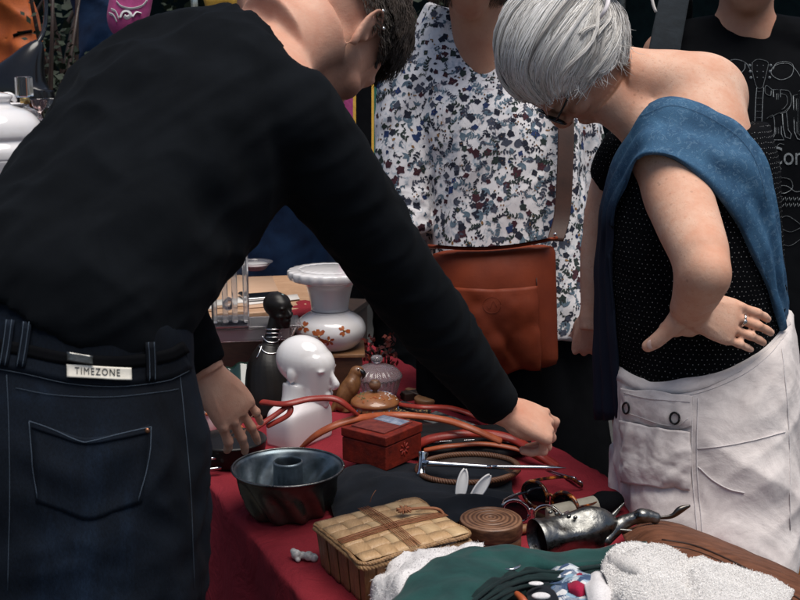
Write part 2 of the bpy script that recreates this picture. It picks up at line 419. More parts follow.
def legs_body(mb, p, infl=0):
    k = p['k']; f = p['f']
    for n in 'LR':
        limb(mb, p['h' + n], p['k' + n], p['a' + n], .083 * k, .053 * k, .038 * k, infl)
        a = V(p['a' + n]); mb.tube([a - f * .04 + V((0, 0, -.035)), a + f * .06 + V((0, 0, -.04)), a + f * .15 + V((0, 0, -.055))], [.036, .038, .026], 4, 14, rnd=True)
def shoes(p, m, root):
    f = p['f']
    for n in 'LR':
        a = V(p['a' + n]); mb = MB()
        mb.tube([V((a.x, a.y, .045)) - f * .07, V((a.x, a.y, .05)), V((a.x, a.y, .042)) + f * .10, V((a.x, a.y, .03)) + f * .19], [.040, .046, .046, .030], 5, 16, rnd=True)
        mb.tube([V((a.x, a.y, .05)) - f * .02, V((a.x, a.y, .10)) - f * .02], [.05, .046], 3, 16)
        mb.build('shoe', m, root, remesh=.007, smooth=4)
def body(p, root, m, hands=None, jaw=1.0, vox=.0045, tint=None, ears=True, hs=1.0, arms='LR', sc=None, neckr=.055, armr=(.050, .040, .027), shrink=-.012):
    mb = MB(); k = p['k']
    torso(mb, p['torso'], shrink)
    mb.tube([p['neck'][0], V(p['neck'][0]).lerp(p['neck'][1], .5), p['neck'][1]], [neckr * 1.3 * k, neckr * k, neckr * k], 6, 44)
    info = {}
    info['head'] = head(mb, p['head'], p['up'], p['fw'], hs * k, jaw, ears)
    for n in 'LR':
        limb(mb, p['s' + n], p['e' + n], p['w' + n], armr[0] * k, armr[1] * k, armr[2] * k)
        mb.ell(p['s' + n], (.058 * k, .058 * k, .058 * k))
        mb.tube([p['s' + n], V(p['torso'][-2][0])], [.055 * k, .06 * k], 3, 16)
        hh = (hands or {}).get(n)
        d = (V(p['w' + n]) - V(p['e' + n])).normalized()
        if hh is None: hh = dict(d=d, back=p['r'] * (1 if n == 'R' else -1), t=p['f'])
        info[n] = hand(mb, p['w' + n], hh['d'], hh['back'], hh['t'], hh.get('s', k), hh.get('curls'), hh.get('thumb'), hh.get('fan', .1))
    legs_body(mb, p)
    info['ob'] = mb.build('body', m, root, remesh=vox, smooth=3, tint=tint)
    keep = []
    for n in 'LR':
        hh = (hands or {}).get(n); d = V(hh['d']).normalized() if hh else (V(p['w' + n]) - V(p['e' + n])).normalized(); keep += [V(p['w' + n]) + d * .06, V(p['w' + n]) + d * .12]
    relax(info['ob'], 70, lambda c: np.minimum(away(keep, .07, .10)(c), away([p['head']], .095, .135)(c)))
    return info
def strands(mb, roots, fn, r=.0008, n=8, m=0, nm=1):
    for i, q in enumerate(roots):
        pts = fn(q)
        k = len(pts); rr = [r * (.9 if j == 0 else 1.0) * (1 - .75 * (j / (k - 1)) ** 3) for j in range(k)]
        mb.tube(pts, rr, 1, 3, raw=True, m=random.randrange(nm) if nm > 1 else m, cap=False)
def nail(info, key, root, m, s=1.0, org=None):
    p, d, nb = info[key]; x = d.cross(nb).normalized(); mb = MB()
    mb.ell(p - d * .006 * s + nb * .0052 * s, (.0075 * s, .0055 * s, .0022 * s), (d, x, nb)); return mb.build('fingernail', m, root)
# ---------------------------------------------------------------- world, ground
w = bpy.data.worlds.new('World'); SC.world = w; w.use_nodes = True
nt = w.node_tree; bg = nt.nodes['Background']; sk = nt.nodes.new('ShaderNodeTexSky'); sk.sky_type = 'NISHITA'; sk.sun_disc = False
SUN_EL, SUN_AZ = 75, 140          # azimuth: degrees from +Y toward +X
sk.sun_elevation = R(SUN_EL); sk.sun_rotation = R(SUN_AZ); sk.air_density = 1.0; sk.dust_density = 2.5
nt.links.new(sk.outputs[0], bg.inputs[0]); bg.inputs[1].default_value = .095
sl = bpy.data.lights.new('sun', 'SUN'); sl.energy = 3.9; sl.angle = R(46); sl.color = (1, .95, .88)
so = bpy.data.objects.new('sun', sl); COL.objects.link(so); so.location = (0, 0, 12)
sd = V((math.sin(R(SUN_AZ)) * math.cos(R(SUN_EL)), math.cos(R(SUN_AZ)) * math.cos(R(SUN_EL)), math.sin(R(SUN_EL))))
so.rotation_euler = (-sd).to_track_quat('-Z', 'Y').to_euler()
cd = bpy.data.cameras.new('camera'); cam = bpy.data.objects.new('camera', cd); COL.objects.link(cam); SC.camera = cam
cam.location = CAM; cam.rotation_euler = (R(90) - TH, 0, 0); cd.sensor_width = 36; cd.lens = FPX / 800 * 36; cd.clip_end = 500; cd.clip_start = .05
cd.dof.use_dof = True; cd.dof.focus_distance = 2.1; cd.dof.aperture_fstop = 13
SC.view_settings.view_transform = 'Standard'; SC.view_settings.look = 'None'; SC.view_settings.exposure = 0
n = N('asphalt'); f = n.noise(3, 6, .6); g = n.noise(180, 3, .7)
n.col(n.mix(.5, n.ramp(f, [(.3, (.016, .016, .017)), (.7, (.036, .035, .034))]), n.ramp(g, [(.35, (.015, .015, .016)), (.7, (.08, .078, .075))]))); n.set(Roughness=.9); n.bump(g, .5, .004)
mb = MB(); mb.patch([[V((x, y, 0)) for x in (-60, -20, 0, 20, 60)] for y in (-40, -10, 5, 20, 80)], 4); struct(mb.build('ground', n.m))
# ---------------------------------------------------------------- materials
M = {}
M['blackshirt'] = fabric('black jersey', (.0058, .0072, .0094), (.0034, .0043, .0057), 6, .25, 900, .12, .9, .01, spec=.05)
M['skin'] = skin('skin pale', (.62, .37, .27), (.52, .24, .16), (.06, .035, .028), .2)
M['skin2'] = skin('skin elderly', (.66, .43, .32), (.56, .27, .17), (.30, .12, .07), .75, .12, .6)
M['skin3'] = skin('skin tanned', (.50, .28, .185), (.42, .19, .12), (.08, .04, .03), .35)
n = N('dark denim'); vec = n.mapping((1, 1, .25))
f = n.noise(5, 5, .6, vec, .6); g = n.noise(700, 2, .6, n.mapping((1, 1, .3)))
c = n.ramp(f, [(.34, (.0016, .0025, .0046)), (.56, (.0036, .0066, .0125)), (.76, (.0125, .026, .053))]); n.col(n.mix(.5, c, n.mix(1, c, n.ramp(g, [(.3, .4), (.7, 1.7)]), 'MULTIPLY')))
n.set(Roughness=.85); n.b.inputs['Specular IOR Level'].default_value = .15; n.bump(g, .35, .001); n.bump(n.noise(14, 4, .6, vec, .7), .45, .006); M['denim'] = n.m
M['denim_blue'] = fabric('blue denim', (.014, .042, .105), (.006, .015, .042), 5, .5, 500, .3, .85)
n = N('sash denim'); f = n.noise(16, 5, .6, None, 1.2); g = n.noise(60, 4, .6, None, 2.5); h = n.noise(650, 2, .6)
c = n.ramp(f, [(.3, (.018, .056, .115)), (.7, (.042, .112, .20))])
c = n.mix(n.ramp(g, [(.56, 0.0), (.60, .45), (.64, .1), (.7, .35)]), c, (.14, .24, .34)); c = n.mix(.4, c, n.mix(1, c, n.ramp(h, [(.3, .5), (.7, 1.5)]), 'MULTIPLY'))
at = n.n('ShaderNodeAttribute'); at.attribute_name = 'tint'; c = n.mix(at.outputs['Fac'], c, (.007, .012, .026)); n.col(c); n.set(Roughness=.8); n.b.inputs['Specular IOR Level'].default_value = .2; n.bump(h, .3, .001); M['sash'] = n.m  # tint mixes near-black navy over the denim as painted shade
n = N('white cotton twill'); f = n.noise(9, 5, .6, None, .8); g = n.noise(600, 2, .6); h = n.noise(38, 5, .65, n.mapping((1, 1, 1.6)), 1.5)
c = n.ramp(f, [(.3, (.50, .445, .43)), (.65, (.70, .645, .62))]); n.col(n.mix(.25, c, n.mix(1, c, n.ramp(h, [(.3, .6), (.6, 1.1)]), 'MULTIPLY'))); n.set(Roughness=.9)
n.b.inputs['Specular IOR Level'].default_value = .15; n.bump(g, .25, .0008); n.bump(h, .10, .004); n.bump(f, .3, .012); M['twill'] = n.m
M['seam'] = fabric('white seam', (.70, .66, .65), (.56, .52, .52), 12, 0, 500, .2)
n = N('white blouse cotton'); f = n.noise(52, 4, .6, None, 1.0); g = n.noise(30, 4, .6, n.mapping((1, 1, .7), (0, .5, 0)), 2.0); c = n.mix(n.ramp(f, [(.54, 0.0), (.66, .75)]), (.68, .66, .67), (.30, .36, .42)); c = n.mix(n.ramp(g, [(.60, 0.0), (.68, .6)]), c, (.34, .27, .29)); n.col(c); n.set(Roughness=.9); n.b.inputs['Specular IOR Level'].default_value = .1; n.bump(n.noise(7, 3, .5, None, .8), .5, .012); M['blouse'] = n.m
M['orange_leather'] = simple('rust orange leather', (.21, .036, .011), (.125, .020, .007), .6, 0, 9, .25, 160, .001, .25, rvar=.1)
M['brown_leather'] = simple('dark brown leather', (.055, .022, .014), (.03, .013, .009), .5, 0, 20, .2, 120, .001, .4)
M['black'] = fabric('black cloth', (.0052, .0056, .0068), (.003, .0033, .0042), 6, .4, 700, .2, .95, 0, spec=.04)
M['navy'] = fabric('navy cloth', (.007, .010, .016), (.0035, .005, .008), 8, .5, 600, .3)
M['tee'] = fabric('black tee shirt', (.0050, .0055, .0068), (.003, .0034, .0042), 7, .3, 900, .15, sheen=0, spec=.03)
M['print'] = simple('grey screen print', (.24, .265, .275), (.05, .055, .06), .8, 0, 160)
M['orange_cloth'] = fabric('orange nylon', (.50, .115, .018), (.36, .07, .012), 6, .25, 300, .1, .6, spec=.4)
M['pink'] = fabric('pink cloth', (.36, .06, .19), (.27, .04, .13), 12, .3)
M['white_cloth'] = fabric('white cotton', (.72, .70, .70), (.58, .56, .57), 10, .5)
M['yellow'] = fabric('yellow cloth', (.62, .38, .07), (.5, .28, .04), 12, .3)
n = N('red table cloth'); f = n.noise(5, 4, .6); g = n.noise(500, 2, .7)
c = n.ramp(f, [(.3, (.18, .015, .023)), (.7, (.265, .026, .037))]); n.col(n.mix(.3, c, n.mix(1, c, n.ramp(g, [(.3, .4), (.7, 1.5)]), 'MULTIPLY'))); n.set(Roughness=.9); n.b.inputs['Specular IOR Level'].default_value = .12
n.bump(g, .3, .001); n.bump(n.noise(9, 4, .55, None, 1.2), .8, .016); M['red'] = n.m
M['porcelain'] = simple('white glazed porcelain', (.74, .72, .715), (.68, .66, .66), .12, 0, 5, .05, 25, .002, .5, coat=.6)
M['bisque'] = simple('white bisque', (.72, .67, .67), (.64, .59, .60), .42, 0, 8, .1, 90, .001, .4)
M['ear_white'] = simple('white ears', (.84, .83, .82), (.78, .77, .76), .35, 0, 8)
M['chrome'] = simple('polished steel', (.62, .63, .65), (.5, .51, .53), .12, 1, 30, .05, 80, .001, rvar=.06)
M['pewter'] = simple('tarnished pewter', (.27, .27, .26), (.085, .085, .08), .34, 1, 20, .5, 55, .003, rvar=.16)
n = N('worn dark tin'); f = n.noise(22, 5, .65); g = n.noise(5, 4, .6); n.col(n.ramp(f, [(.3, (.10, .13, .15)), (.7, (.26, .31, .34))])); n.set(Metallic=.85); n.l(n.ramp(f, [(.3, .28), (.7, .5)]), n.b.inputs['Roughness']); n.bump(f, .12, .002); M['tin'] = n.m
M['tin_out'] = simple('browned tin', (.17, .15, .11), (.055, .055, .052), .36, .8, 16, .2, 60, .002, rvar=.12)
M['glass'] = glassmat('clear glass'); M['glass2'] = glassmat('crystal glass', (.93, .90, .93), .08); M['glass2'].node_tree.nodes['Principled BSDF'].inputs['Transmission Weight'].default_value = .88
M['glint_glass'] = simple('white highlight glass', (.95, .94, .94), (.85, .83, .83), .08, 0, 25, .1, 40, trans=.78, ior=1.35)  # whitish colour stands in for highlights on the vase edges
M['dglass'] = simple('dark green glass', (.012, .035, .026), (.008, .02, .016), .08, 0, 10, 0, spec=.6, coat=.5)
M['ebony'] = simple('black polished wood', (.006, .0055, .0055), (.010, .008, .007), .38, 0, 20, .25, 90, .001, .3)
M['silver'] = simple('silver wire', (.75, .75, .74), (.6, .6, .6), .2, 1)
M['turned'] = wood('turned brown wood', (.060, .026, .014), (.155, .070, .036), 60, (1, 1, 3), .5)
n = N('turned wood rings'); sx = n.n('ShaderNodeSeparateXYZ'); n.l(n.tc.outputs['Object'], sx.inputs[0]); rr_ = n.math('SQRT', n.math('ADD', n.math('MULTIPLY', sx.outputs[0], sx.outputs[0]), n.math('MULTIPLY', sx.outputs[1], sx.outputs[1])))
wv = n.math('SINE', n.math('ADD', n.math('MULTIPLY', rr_, 900), n.math('MULTIPLY', n.noise(25, 3), 4))); f = n.math('ADD', n.math('MULTIPLY', wv, .25), n.noise(60, 5, .6, n.mapping((1, 1, 4))))
n.col(n.ramp(f, [(.2, (.045, .019, .010)), (.5, (.12, .055, .028)), (.8, (.20, .10, .055))])); n.set(Roughness=.5); n.bump(f, .2, .001); M['turned'] = n.m
M['wood_red'] = wood('red brown wood', (.09, .032, .014), (.19, .075, .032), 28, (6, 1, 1), .42)
M['wood_mid'] = wood('honey wood', (.16, .075, .03), (.34, .17, .075), 40, (1, 1, 5))
M['wood_tan'] = wood('tan board', (.36, .20, .11), (.50, .31, .19), 14, (1, 5, 1), .55)
M['wood_dark'] = wood('dark stained wood', (.020, .011, .008), (.05, .026, .017), 20, (1, 1, 6), .6)
M['redbox'] = simple('red tooled leather', (.24, .022, .010), (.085, .010, .007), .55, 0, 45, .5, 130, .002, .35)
M['tan'] = simple('orange leather strap', (.42, .10, .035), (.27, .055, .02), .38, 0, 30, .2, 150, .001, .5)
M['redstrap'] = simple('red leather strap', (.34, .035, .022), (.21, .022, .014), .35, 0, 30, .2, 150, .001, .5)
M['paper'] = simple('paper', (.68, .64, .60), (.60, .56, .52), .8)
M['card'] = simple('tan paper', (.52, .34, .23), (.46, .29, .19), .75, 0, 8)
M['phone2'] = simple('soft black leather', (.010, .010, .011), (.005, .005, .006), .5, 0, 20, .3, 90, .002, .3)
M['phone'] = simple('phone shell', (.008, .009, .010), (.008, .009, .010), .12, spec=.6)
M['lens'] = simple('smoked lens', (.006, .006, .008), (.006, .006, .008), .05, spec=.7, coat=.4)
n = N('tortoise shell'); f = n.noise(55, 3, .6, None, 1); n.col(n.ramp(f, [(.42, (.010, .005, .004)), (.55, (.10, .025, .006)), (.66, (.42, .13, .02))])); n.set(Roughness=.12); M['tortoise'] = n.m
M['green_cloth'] = fabric('teal green cloth', (.012, .062, .056), (.006, .032, .031), 9, .4, 650, .25, .8, .1)
M['green_dark'] = fabric('dark green cloth', (.008, .022, .022), (.004, .011, .012), 9, .4, 650, .25, .85, .05)
n = N('white knit'); f = n.noise(8, 4, .6); g = n.noise(150, 4, .8); c = n.ramp(f, [(.3, (.66, .63, .61)), (.7, (.78, .76, .74))]); n.col(n.mix(.3, c, n.mix(1, c, n.ramp(g, [(.3, .6), (.7, 1.15)]), 'MULTIPLY'))); n.set(Roughness=.95); n.b.inputs['Specular IOR Level'].default_value = .1; n.bump(g, 1.0, .006); M['knit'] = n.m
M['pants_black'] = M['black']
M['rubber'] = simple('black shoe', (.015, .014, .014), (.01, .01, .01), .5)
M['ochre'] = simple('ochre ceramic', (.30, .12, .045), (.20, .075, .03), .3, 0, 40, coat=.4)
M['gold'] = simple('brass', (.55, .38, .16), (.4, .26, .10), .3, 1)
M['green_leaf'] = simple('leaf', (.012, .026, .009), (.005, .011, .004), .7, 0, 20)
M['amber'] = simple('amber plastic', (.45, .17, .03), (.3, .1, .02), .2)
M['stitch'] = simple('light stitching', (.10, .135, .18), (.05, .07, .10), .8)
M['copper'] = simple('copper rivet', (.35, .16, .09), (.2, .09, .05), .35, 1)
M['label'] = simple('cream leather patch', (.85, .80, .70), (.70, .65, .55), .6, 0, 40, .2, 100)
M['ink'] = simple('black print', (.02, .02, .022), (.02, .02, .022), .7)
M['blueprint'] = simple('blue glaze', (.05, .12, .30), (.12, .25, .42), .3, 0, 60)
M['brickred'] = simple('brick red glaze', (.30, .055, .02), (.45, .14, .04), .3, 0, 80)
M['slate'] = fabric('slate strap', (.012, .017, .022), (.007, .010, .013), 20, .3)
M['ring'] = simple('dark snap metal', (.03, .032, .035), (.02, .02, .022), .35, .8)
M['wicker_edge'] = wood('wicker braid', (.16, .08, .032), (.40, .23, .10), 120, (1, 1, 1), .6)
M['raffia'] = simple('reddish raffia', (.34, .14, .065), (.22, .08, .035), .7, 0, 120)
# ================================================================ seller (man bending over the table)
def sweater_disp(p, n_):
    d = V((.55, .35, -.75)).normalized(); k = max(.3, min(1, (P(300, 0, 1.5).x + .02 - p.x) / .10)) * max(.1, min(1, (p.z - 1.17) / .10))
    return k * (wr(p, V((.75, .45, .5)).normalized(), 1.6, 9.5, .010, 3) + wr(p, d, 2.4, 16, .007, 9) - .009) + wr(p, V((.75, .45, .45)).normalized(), 3, 30, .003, 1) + .001
root = thing('person', 'man in black long-sleeved shirt and dark jeans bending over the table', 'person', (-.45, 1.45, 0), None)
pr = V((.98, -.20, 0)); sr_ = V((.62, -.70, -.30)).normalized()
mp = dict(k=1.08, f=V((.2, .98, 0)), r=pr)
mp['torso'] = [(P(40, 560, 1.46), pr, .185, .13), (P(45, 420, 1.44), pr, .195, .135), (P(60, 345, 1.43), pr, .165, .12), (P(88, 285, 1.45), V((.95, -.3, -.1)), .150, .12), (P(135, 205, 1.51), V((.88, -.42, -.2)), .150, .13),
               (P(185, 132, 1.57), V((.75, -.58, -.3)), .170, .13), (P(228, 86, 1.61), sr_, .155, .10), (P(256, 60, 1.635), sr_, .10, .075), (P(283, 40, 1.655), sr_, .062, .06)]
mp['neck'] = (P(272, 48, 1.645), P(318, 32, 1.69))
mp['up'] = V((.52, .74, .42)).normalized(); mp['fw'] = V((.25, .42, -.85)).normalized()
mp['head'] = P(322, 33, 1.72)
mp['sR'] = P(291, 120, 1.53); mp['eR'] = P(405, 285, 1.72); mp['wR'] = P(500, 409, 1.93)
mp['sL'] = P(215, 60, 1.80); mp['eL'] = P(160, 280, 1.93); mp['wL'] = P(207, 372, 1.96)
for n_, q in (('L', -1), ('R', 1)):
    mp['h' + n_] = P(40 + q * 72, 520, 1.46 - q * .02); a = V(mp['h' + n_])
    mp['k' + n_] = V((a.x, a.y + .02, .52)); mp['a' + n_] = V((a.x - .02 + q * .02, a.y - .03, .08))
rgt = RT
hands = {'R': dict(d=V((.86, .25, -.42)), back=V((.25, -.42, .87)), t=V((.0, .85, .45)), s=1.02, curls=[(20, 46, 26), (46, 64, 30), (58, 68, 32), (64, 66, 30)], thumb=[(.55, .55, -.65), (.85, .15, -.55), (.9, -.2, -.45)], fan=.16),
         'L': dict(d=V((.50, .10, -.86)), back=V((.42, -.82, .30)), t=V((-.75, -.40, -.45)), s=1.02, curls=[(24, 26, 14), (16, 20, 12), (10, 16, 10), (12, 18, 10)], thumb=[(.55, .75, -.45), (.75, .45, -.5), (.85, .2, -.45)], fan=.08)}
hc = V(mp['head']); hup = mp['up']; hfw = (mp['fw'] - hup * mp['fw'].dot(hup)).normalized(); hxr = hfw.cross(hup)
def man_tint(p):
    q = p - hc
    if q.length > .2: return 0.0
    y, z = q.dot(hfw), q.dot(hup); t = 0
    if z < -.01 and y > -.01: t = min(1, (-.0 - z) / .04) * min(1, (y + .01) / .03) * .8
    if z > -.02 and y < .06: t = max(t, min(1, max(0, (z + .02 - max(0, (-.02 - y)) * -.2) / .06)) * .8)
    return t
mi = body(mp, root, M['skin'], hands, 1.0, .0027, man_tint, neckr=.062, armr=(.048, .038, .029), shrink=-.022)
Lm, axm = mi['head']
kp_ = [V(mp['w' + n_]) + hands[n_]['d'].normalized() * q for n_ in 'LR' for q in (.06, .12)]
relax(mi['ob'], 14, lambda c: away(kp_, .07, .10)(c))
# shirt
mb = MB()
torso(mb, [(P(57, 302, 1.43), pr, .166, .123)] + [(P(64, 290, 1.43), pr, .160, .121)] + [(P(88, 265, 1.45), V((.95, -.3, -.1)), .148, .118), (P(133, 205, 1.51), V((.88, -.42, -.2)), .146, .125), (P(182, 135, 1.57), V((.75, -.58, -.3)), .160, .125), (P(226, 88, 1.61), sr_, .150, .10)] + [(P(251, 66, 1.635), sr_, .112, .085), (P(268, 54, 1.643), sr_, .084, .074)], .009, 6)
limb(mb, mp['sR'], mp['eR'], mp['wR'], .064, .053, .034, .004, end=.97)
limb(mb, mp['sL'], mp['eL'], mp['wL'], .062, .050, .034, .004, end=.94)
mb.ell(mp['sR'], (.070, .070, .070)); mb.ell(mp['sL'], (.072, .072, .072))
mb.tube([mp['sR'], P(240, 88, 1.62)], [.070, .072], 3, 20); mb.tube([mp['sL'], P(232, 80, 1.64)], [.066, .070], 3, 20)
sw = mb.build('shirt', M['blackshirt'], root, remesh=.006, smooth=10, disp=sweater_disp)
sb = bvh(sw)
# jeans
mb = MB()
mb.loft([(P(46, 590, 1.46), pr, .200, .140), (P(45, 500, 1.45), pr, .203, .145), (P(46, 430, 1.44), pr, .200, .145), (P(52, 360, 1.435), pr, .181, .134), (P(58, 325, 1.43), pr, .171, .126), (P(62, 302, 1.43), pr, .163, .121)], 6, 44, 2.4)
for n_ in 'LR': limb(mb, mp['h' + n_], mp['k' + n_], mp['a' + n_], .098, .075, .062, .008)
jn = mb.build('jeans', M['denim'], root, remesh=.007, smooth=5, disp=lambda p, n_: (wr(p, V((1, 0, .25)).normalized(), 3, 17, .006, 5) + wr(p, V((.8, 0, -.5)).normalized(), 4, 26, .003, 2)) * min(1, max(0, (1.09 - p.z) / .05)))
jb = bvh(jn)
def line(tree, pts, r, mat, name, par, off=.001, flat=.5, sub=6, fall=1.4):
    mb = MB(); c = [on(tree, x, y, off, fall) for x, y, _ in [tuple(q) + (0,) for q in spl(pts, sub)]]
    mb.tube(c, r, 1, 6, raw=True, flat=flat); return mb.build(name, mat, par)
def strip(tree, pts, wpx, mat, name, par, off=.002, thick=.002, sub=5, fall=1.4):
    c = spl(pts, sub); rows = []
    for i, q in enumerate(c):
        t = np.array(c[min(i + 1, len(c) - 1)]) - np.array(c[max(i - 1, 0)]); t = t / np.linalg.norm(t); nx = np.array([-t[1], t[0]])
        rows.append([on(tree, *(q + nx * (wpx * k)), off, fall) for k in (-.5, -.17, .17, .5)])
    mb = MB(); mb.patch(rows, 1); return mb.build(name, mat, par, solid=thick)
strip(jb, [(-40, 352), (20, 362), (70, 373), (120, 376), (165, 370), (186, 360)], 20, M['denim'], 'waistband', jn, .003, .003)
line(jb, [(-40, 363), (20, 373), (70, 384), (120, 387), (165, 381), (187, 371)], .00042, M['stitch'], 'stitching', jn, .003)
line(jb, [(16, 388), (55, 395), (110, 397), (160, 392), (178, 389)], .00042, M['stitch'], 'stitching', jn)
line(jb, [(30, 421), (50, 428), (80, 441), (92, 441), (120, 434), (150, 427)], .0008, M['stitch'], 'stitching', jn, .003)
line(jb, [(150, 427), (149, 450), (145, 475), (138, 500)], .0005, M['stitch'], 'stitching', jn, .003)
line(jb, [(30, 421), (33, 460), (38, 498)], .0005, M['stitch'], 'stitching', jn, .003)
line(jb, [(179, 372), (184, 420), (190, 490), (194, 590)], .00042, M['stitch'], 'stitching', jn)
line(jb, [(7, 375), (9, 420), (10, 500), (8, 590)], .00042, M['stitch'], 'stitching', jn)
strip(jb, [(33, 425), (60, 434), (86, 441), (120, 436), (148, 430)], 6, M['denim'], 'pocket_hem', jn, .003, .002)
g = []
for v in (0, .25, .5, .75, 1): g.append([on(jb, 31 + 5 * v + (118 - 12 * v) * u, 424 + (16 * math.sin(math.pi * u) if u < 1 else 0) * (1 - v) + 78 * v + (18 * (1 - abs(2 * u - 1))) * v, .0008) for u in (0, .25, .5, .75, 1)])
mb = MB(); mb.patch(g, 4); mb.build('back_pocket', M['denim'], jn, solid=.0008)
mb = MB(); c = on(jb, 146, 431, .003); mb.ell(c, (.0032, .002, .0032)); mb.build('rivet', M['copper'], jn)
for x, y0, y1 in ((8, 320, 366), (25, 322, 367), (149, 342, 381)):
    strip(jb, [(x + 4 if x < 30 else x - 1, y0), (x + 1 if x < 30 else x, (y0 + y1) / 2), (x - 3 if x < 30 else x, y1)], 9, M['denim'], 'belt_loop', jn, .006, .003, 3)
    for q in (-2.6, 2.6): line(jb, [(x + q + (4 if x < 30 else -1), y0), (x + q + (1 if x < 30 else 0), (y0 + y1) / 2), (x + q - (3 if x < 30 else 0), y1)], .0005, M['stitch'], 'stitching', jn, .007)
g = [[on(jb, 68 + 61 * u, 364 + 3 * u + 14 * v, .007) for u in (0, .25, .5, .75, 1)] for v in (0, .5, 1)]
mb = MB(); mb.patch(g, 5); lab = mb.build('leather_patch', M['label'], jn, solid=.002)
mb = MB()
sc_ = 1.43 / FPX; lbt = bvh(lab)
add_text(mb, 'TIMEZONE', .0125, lambda x, y, z: on(lbt, 97.5 + x / sc_, 372 + x / sc_ * .05 - y / sc_, .0005 + z), sx=.80, space=1.22)
mb.build('lettering', M['ink'], lab)
strip(jb, [(-40, 338), (20, 349), (70, 359), (120, 362), (165, 356), (184, 347)], 12, M['black'], 'belt', root, .004, .004)
mb = MB(); g = [[on(jb, 69 + 24 * u, 351 + 4 * u + 9 * v, .010) for u in (0, .5, 1)] for v in (0, .5, 1)]; mb.patch(g, 3); mb.build('belt_keeper', M['pewter'], root, solid=.002)
shoes(mp, M['rubber'], root)
# hair of the seller: short sides, longer top combed towards the forehead
M['hair_dark'] = hairmat('dark brown hair', (.018, .012, .009), (.055, .035, .024), .55)
rts = []
while len(rts) < 9000:
    q = V((random.gauss(0, 1), random.gauss(0, 1), random.gauss(0, 1))).normalized()
    x, y, z = q.x * .077, -.012 + q.y * .099, .035 + q.z * .085
    side = abs(q.x)
    if z < (.022 if y > .0 else .012) and y > -.03: continue
    if z < (.004 if y > .02 else .012): continue
    if y > .055 and z < .075: continue
    rts.append((q, x, y, z))
def manhair(r):
    q, x, y, z = r; top = max(0, min(1, (z - .055) / .04)); ln = .009 + .044 * top * (.75 + .4 * random.random())
    cl = noise.noise(q * 9) ; d = V((q.x * .35 + cl * .35 + random.gauss(0, .04), .95 * top + .35, .15 - .6 * (1 - top) + cl * .2 + random.gauss(0, .04))); pts = []
    for i in range(6):
        t = i / 5; w_ = q * (.004 + .020 * top * math.sin(math.pi * min(1, t * .8 + .1)))
        o = V((x, y, z)) + w_ + d.normalized() * ln * t + V((0, .0, -.018 * top * t * t))
        pts.append(Lm(*o))
    return pts
mh = fast_strands('hair_strands', [(manhair(r_), .0007, 0) for r_ in rts], [M['hair_dark']], root)
mh.parent = None; hp = MB(); hp.ell(Lm(0, -.006, .055), (.076 * 1.08, .094 * 1.08, .070 * 1.08), axm, 28, 18); 
hcap = hp.build('hair', M['hair_dark'], root); mh.parent = hcap
for k_ in (0, 1, 2, 3): nail(mi['L'], k_, root, simple('man nail', (.50, .30, .23), (.45, .26, .2), .35), .9)
for a, b in ((.012, .026), (-.012, .034)):
    mb = MB(); mb.ell(Lm(.086, -.008 + a * .9, b), (.0028, .0028, .0028)); mb.build('ear_stud', M['silver'], root)
# ================================================================ grey-haired woman
root = thing('person', 'grey-haired woman in black dotted top and white shorts, hand on her hip', 'person', (.56, 2.1, 0))
ix = V((1, 0, 0)); dep = V((0, 1, -.05)).normalized()
def rp(l, r, D, b, tl=-.05): a = P(l[0], l[1], D); c = P(r[0], r[1], D); return [(a + c) / 2, (c - a).normalized(), (c - a).length / 2, b, V((0, 1, tl)).normalized()]
g = {}
g['torso'] = [rp((622, 470), (794, 470), 2.12, .15), rp((616, 400), (790, 400), 2.12, .155), rp((616, 350), (780, 350), 2.12, .145), rp((611, 290), (777, 290), 2.11, .140), rp((608, 230), (772, 230), 2.09, .145), rp((615, 175), (760, 165), 2.08, .150), rp((632, 125), (750, 120), 2.10, .150), rp((640, 88), (742, 92), 2.11, .120), rp((645, 66), (722, 64), 2.11, .075)]
hup = V((-.93, -.15, .30)).normalized(); hfw = V((-.30, .10, -.95)); hfw = (hfw - hup * hfw.dot(hup)).normalized(); hc = P(572, 62, 2.06)
mb = MB()
mb.loft([tuple(q[:2]) + (q[2] - .010, q[3] - .012) + (q[4],) for q in g['torso']], 6, 36, 2.2)
mb.ell(P(697, 97, 2.12), (.093, .10, .085), None, 28, 18); mb.ell(P(672, 82, 2.10), (.07, .09, .06))
mb.ell(P(715, 100, 2.16), (.062, .09, .075), None, 24, 16)
mb.tube([P(672, 84, 2.10), P(645, 80, 2.09), P(615, 76, 2.07)], [.066, .058, .055], 4, 20)
mb.tube([P(655, 135, 2.07), P(632, 118, 2.07), P(606, 96, 2.06)], [.055, .046, .042], 5, 32)
Lw, axw = head(mb, hc, hup, hfw, .98, .95, False)
sL, eL, wL = P(673, 172, 1.985), P(703, 272, 1.80), P(688, 313, 1.95)
mb.ell(P(668, 160, 1.99), (.066, .060, .062))
mb.tube([P(666, 158, 1.99), P(676, 190, 1.96), P(690, 228, 1.89), P(704, 262, 1.815)], [.058, .060, .055, .047], 5, 36)
mb.ell(P(708, 273, 1.80), (.042, .042, .044)); mb.ell(P(720, 284, 1.805), (.022, .022, .024))
mb.tube([P(704, 272, 1.81), P(698, 290, 1.85), P(692, 303, 1.90), P(689, 311, 1.945)], [.044, .043, .037, .030], 5, 36)
wi = hand(mb, P(689, 310, 1.945), V((.88, -.05, -.28)), V((.22, -.92, .32)), V((-.30, -.25, -.92)), .92,
          [(14, 26, 16), (10, 22, 14), (8, 20, 14), (6, 20, 14)], [(-.85, .50, .05), (-.72, .68, .02), (-.66, .74, -.05)], fan=.16) if False else None
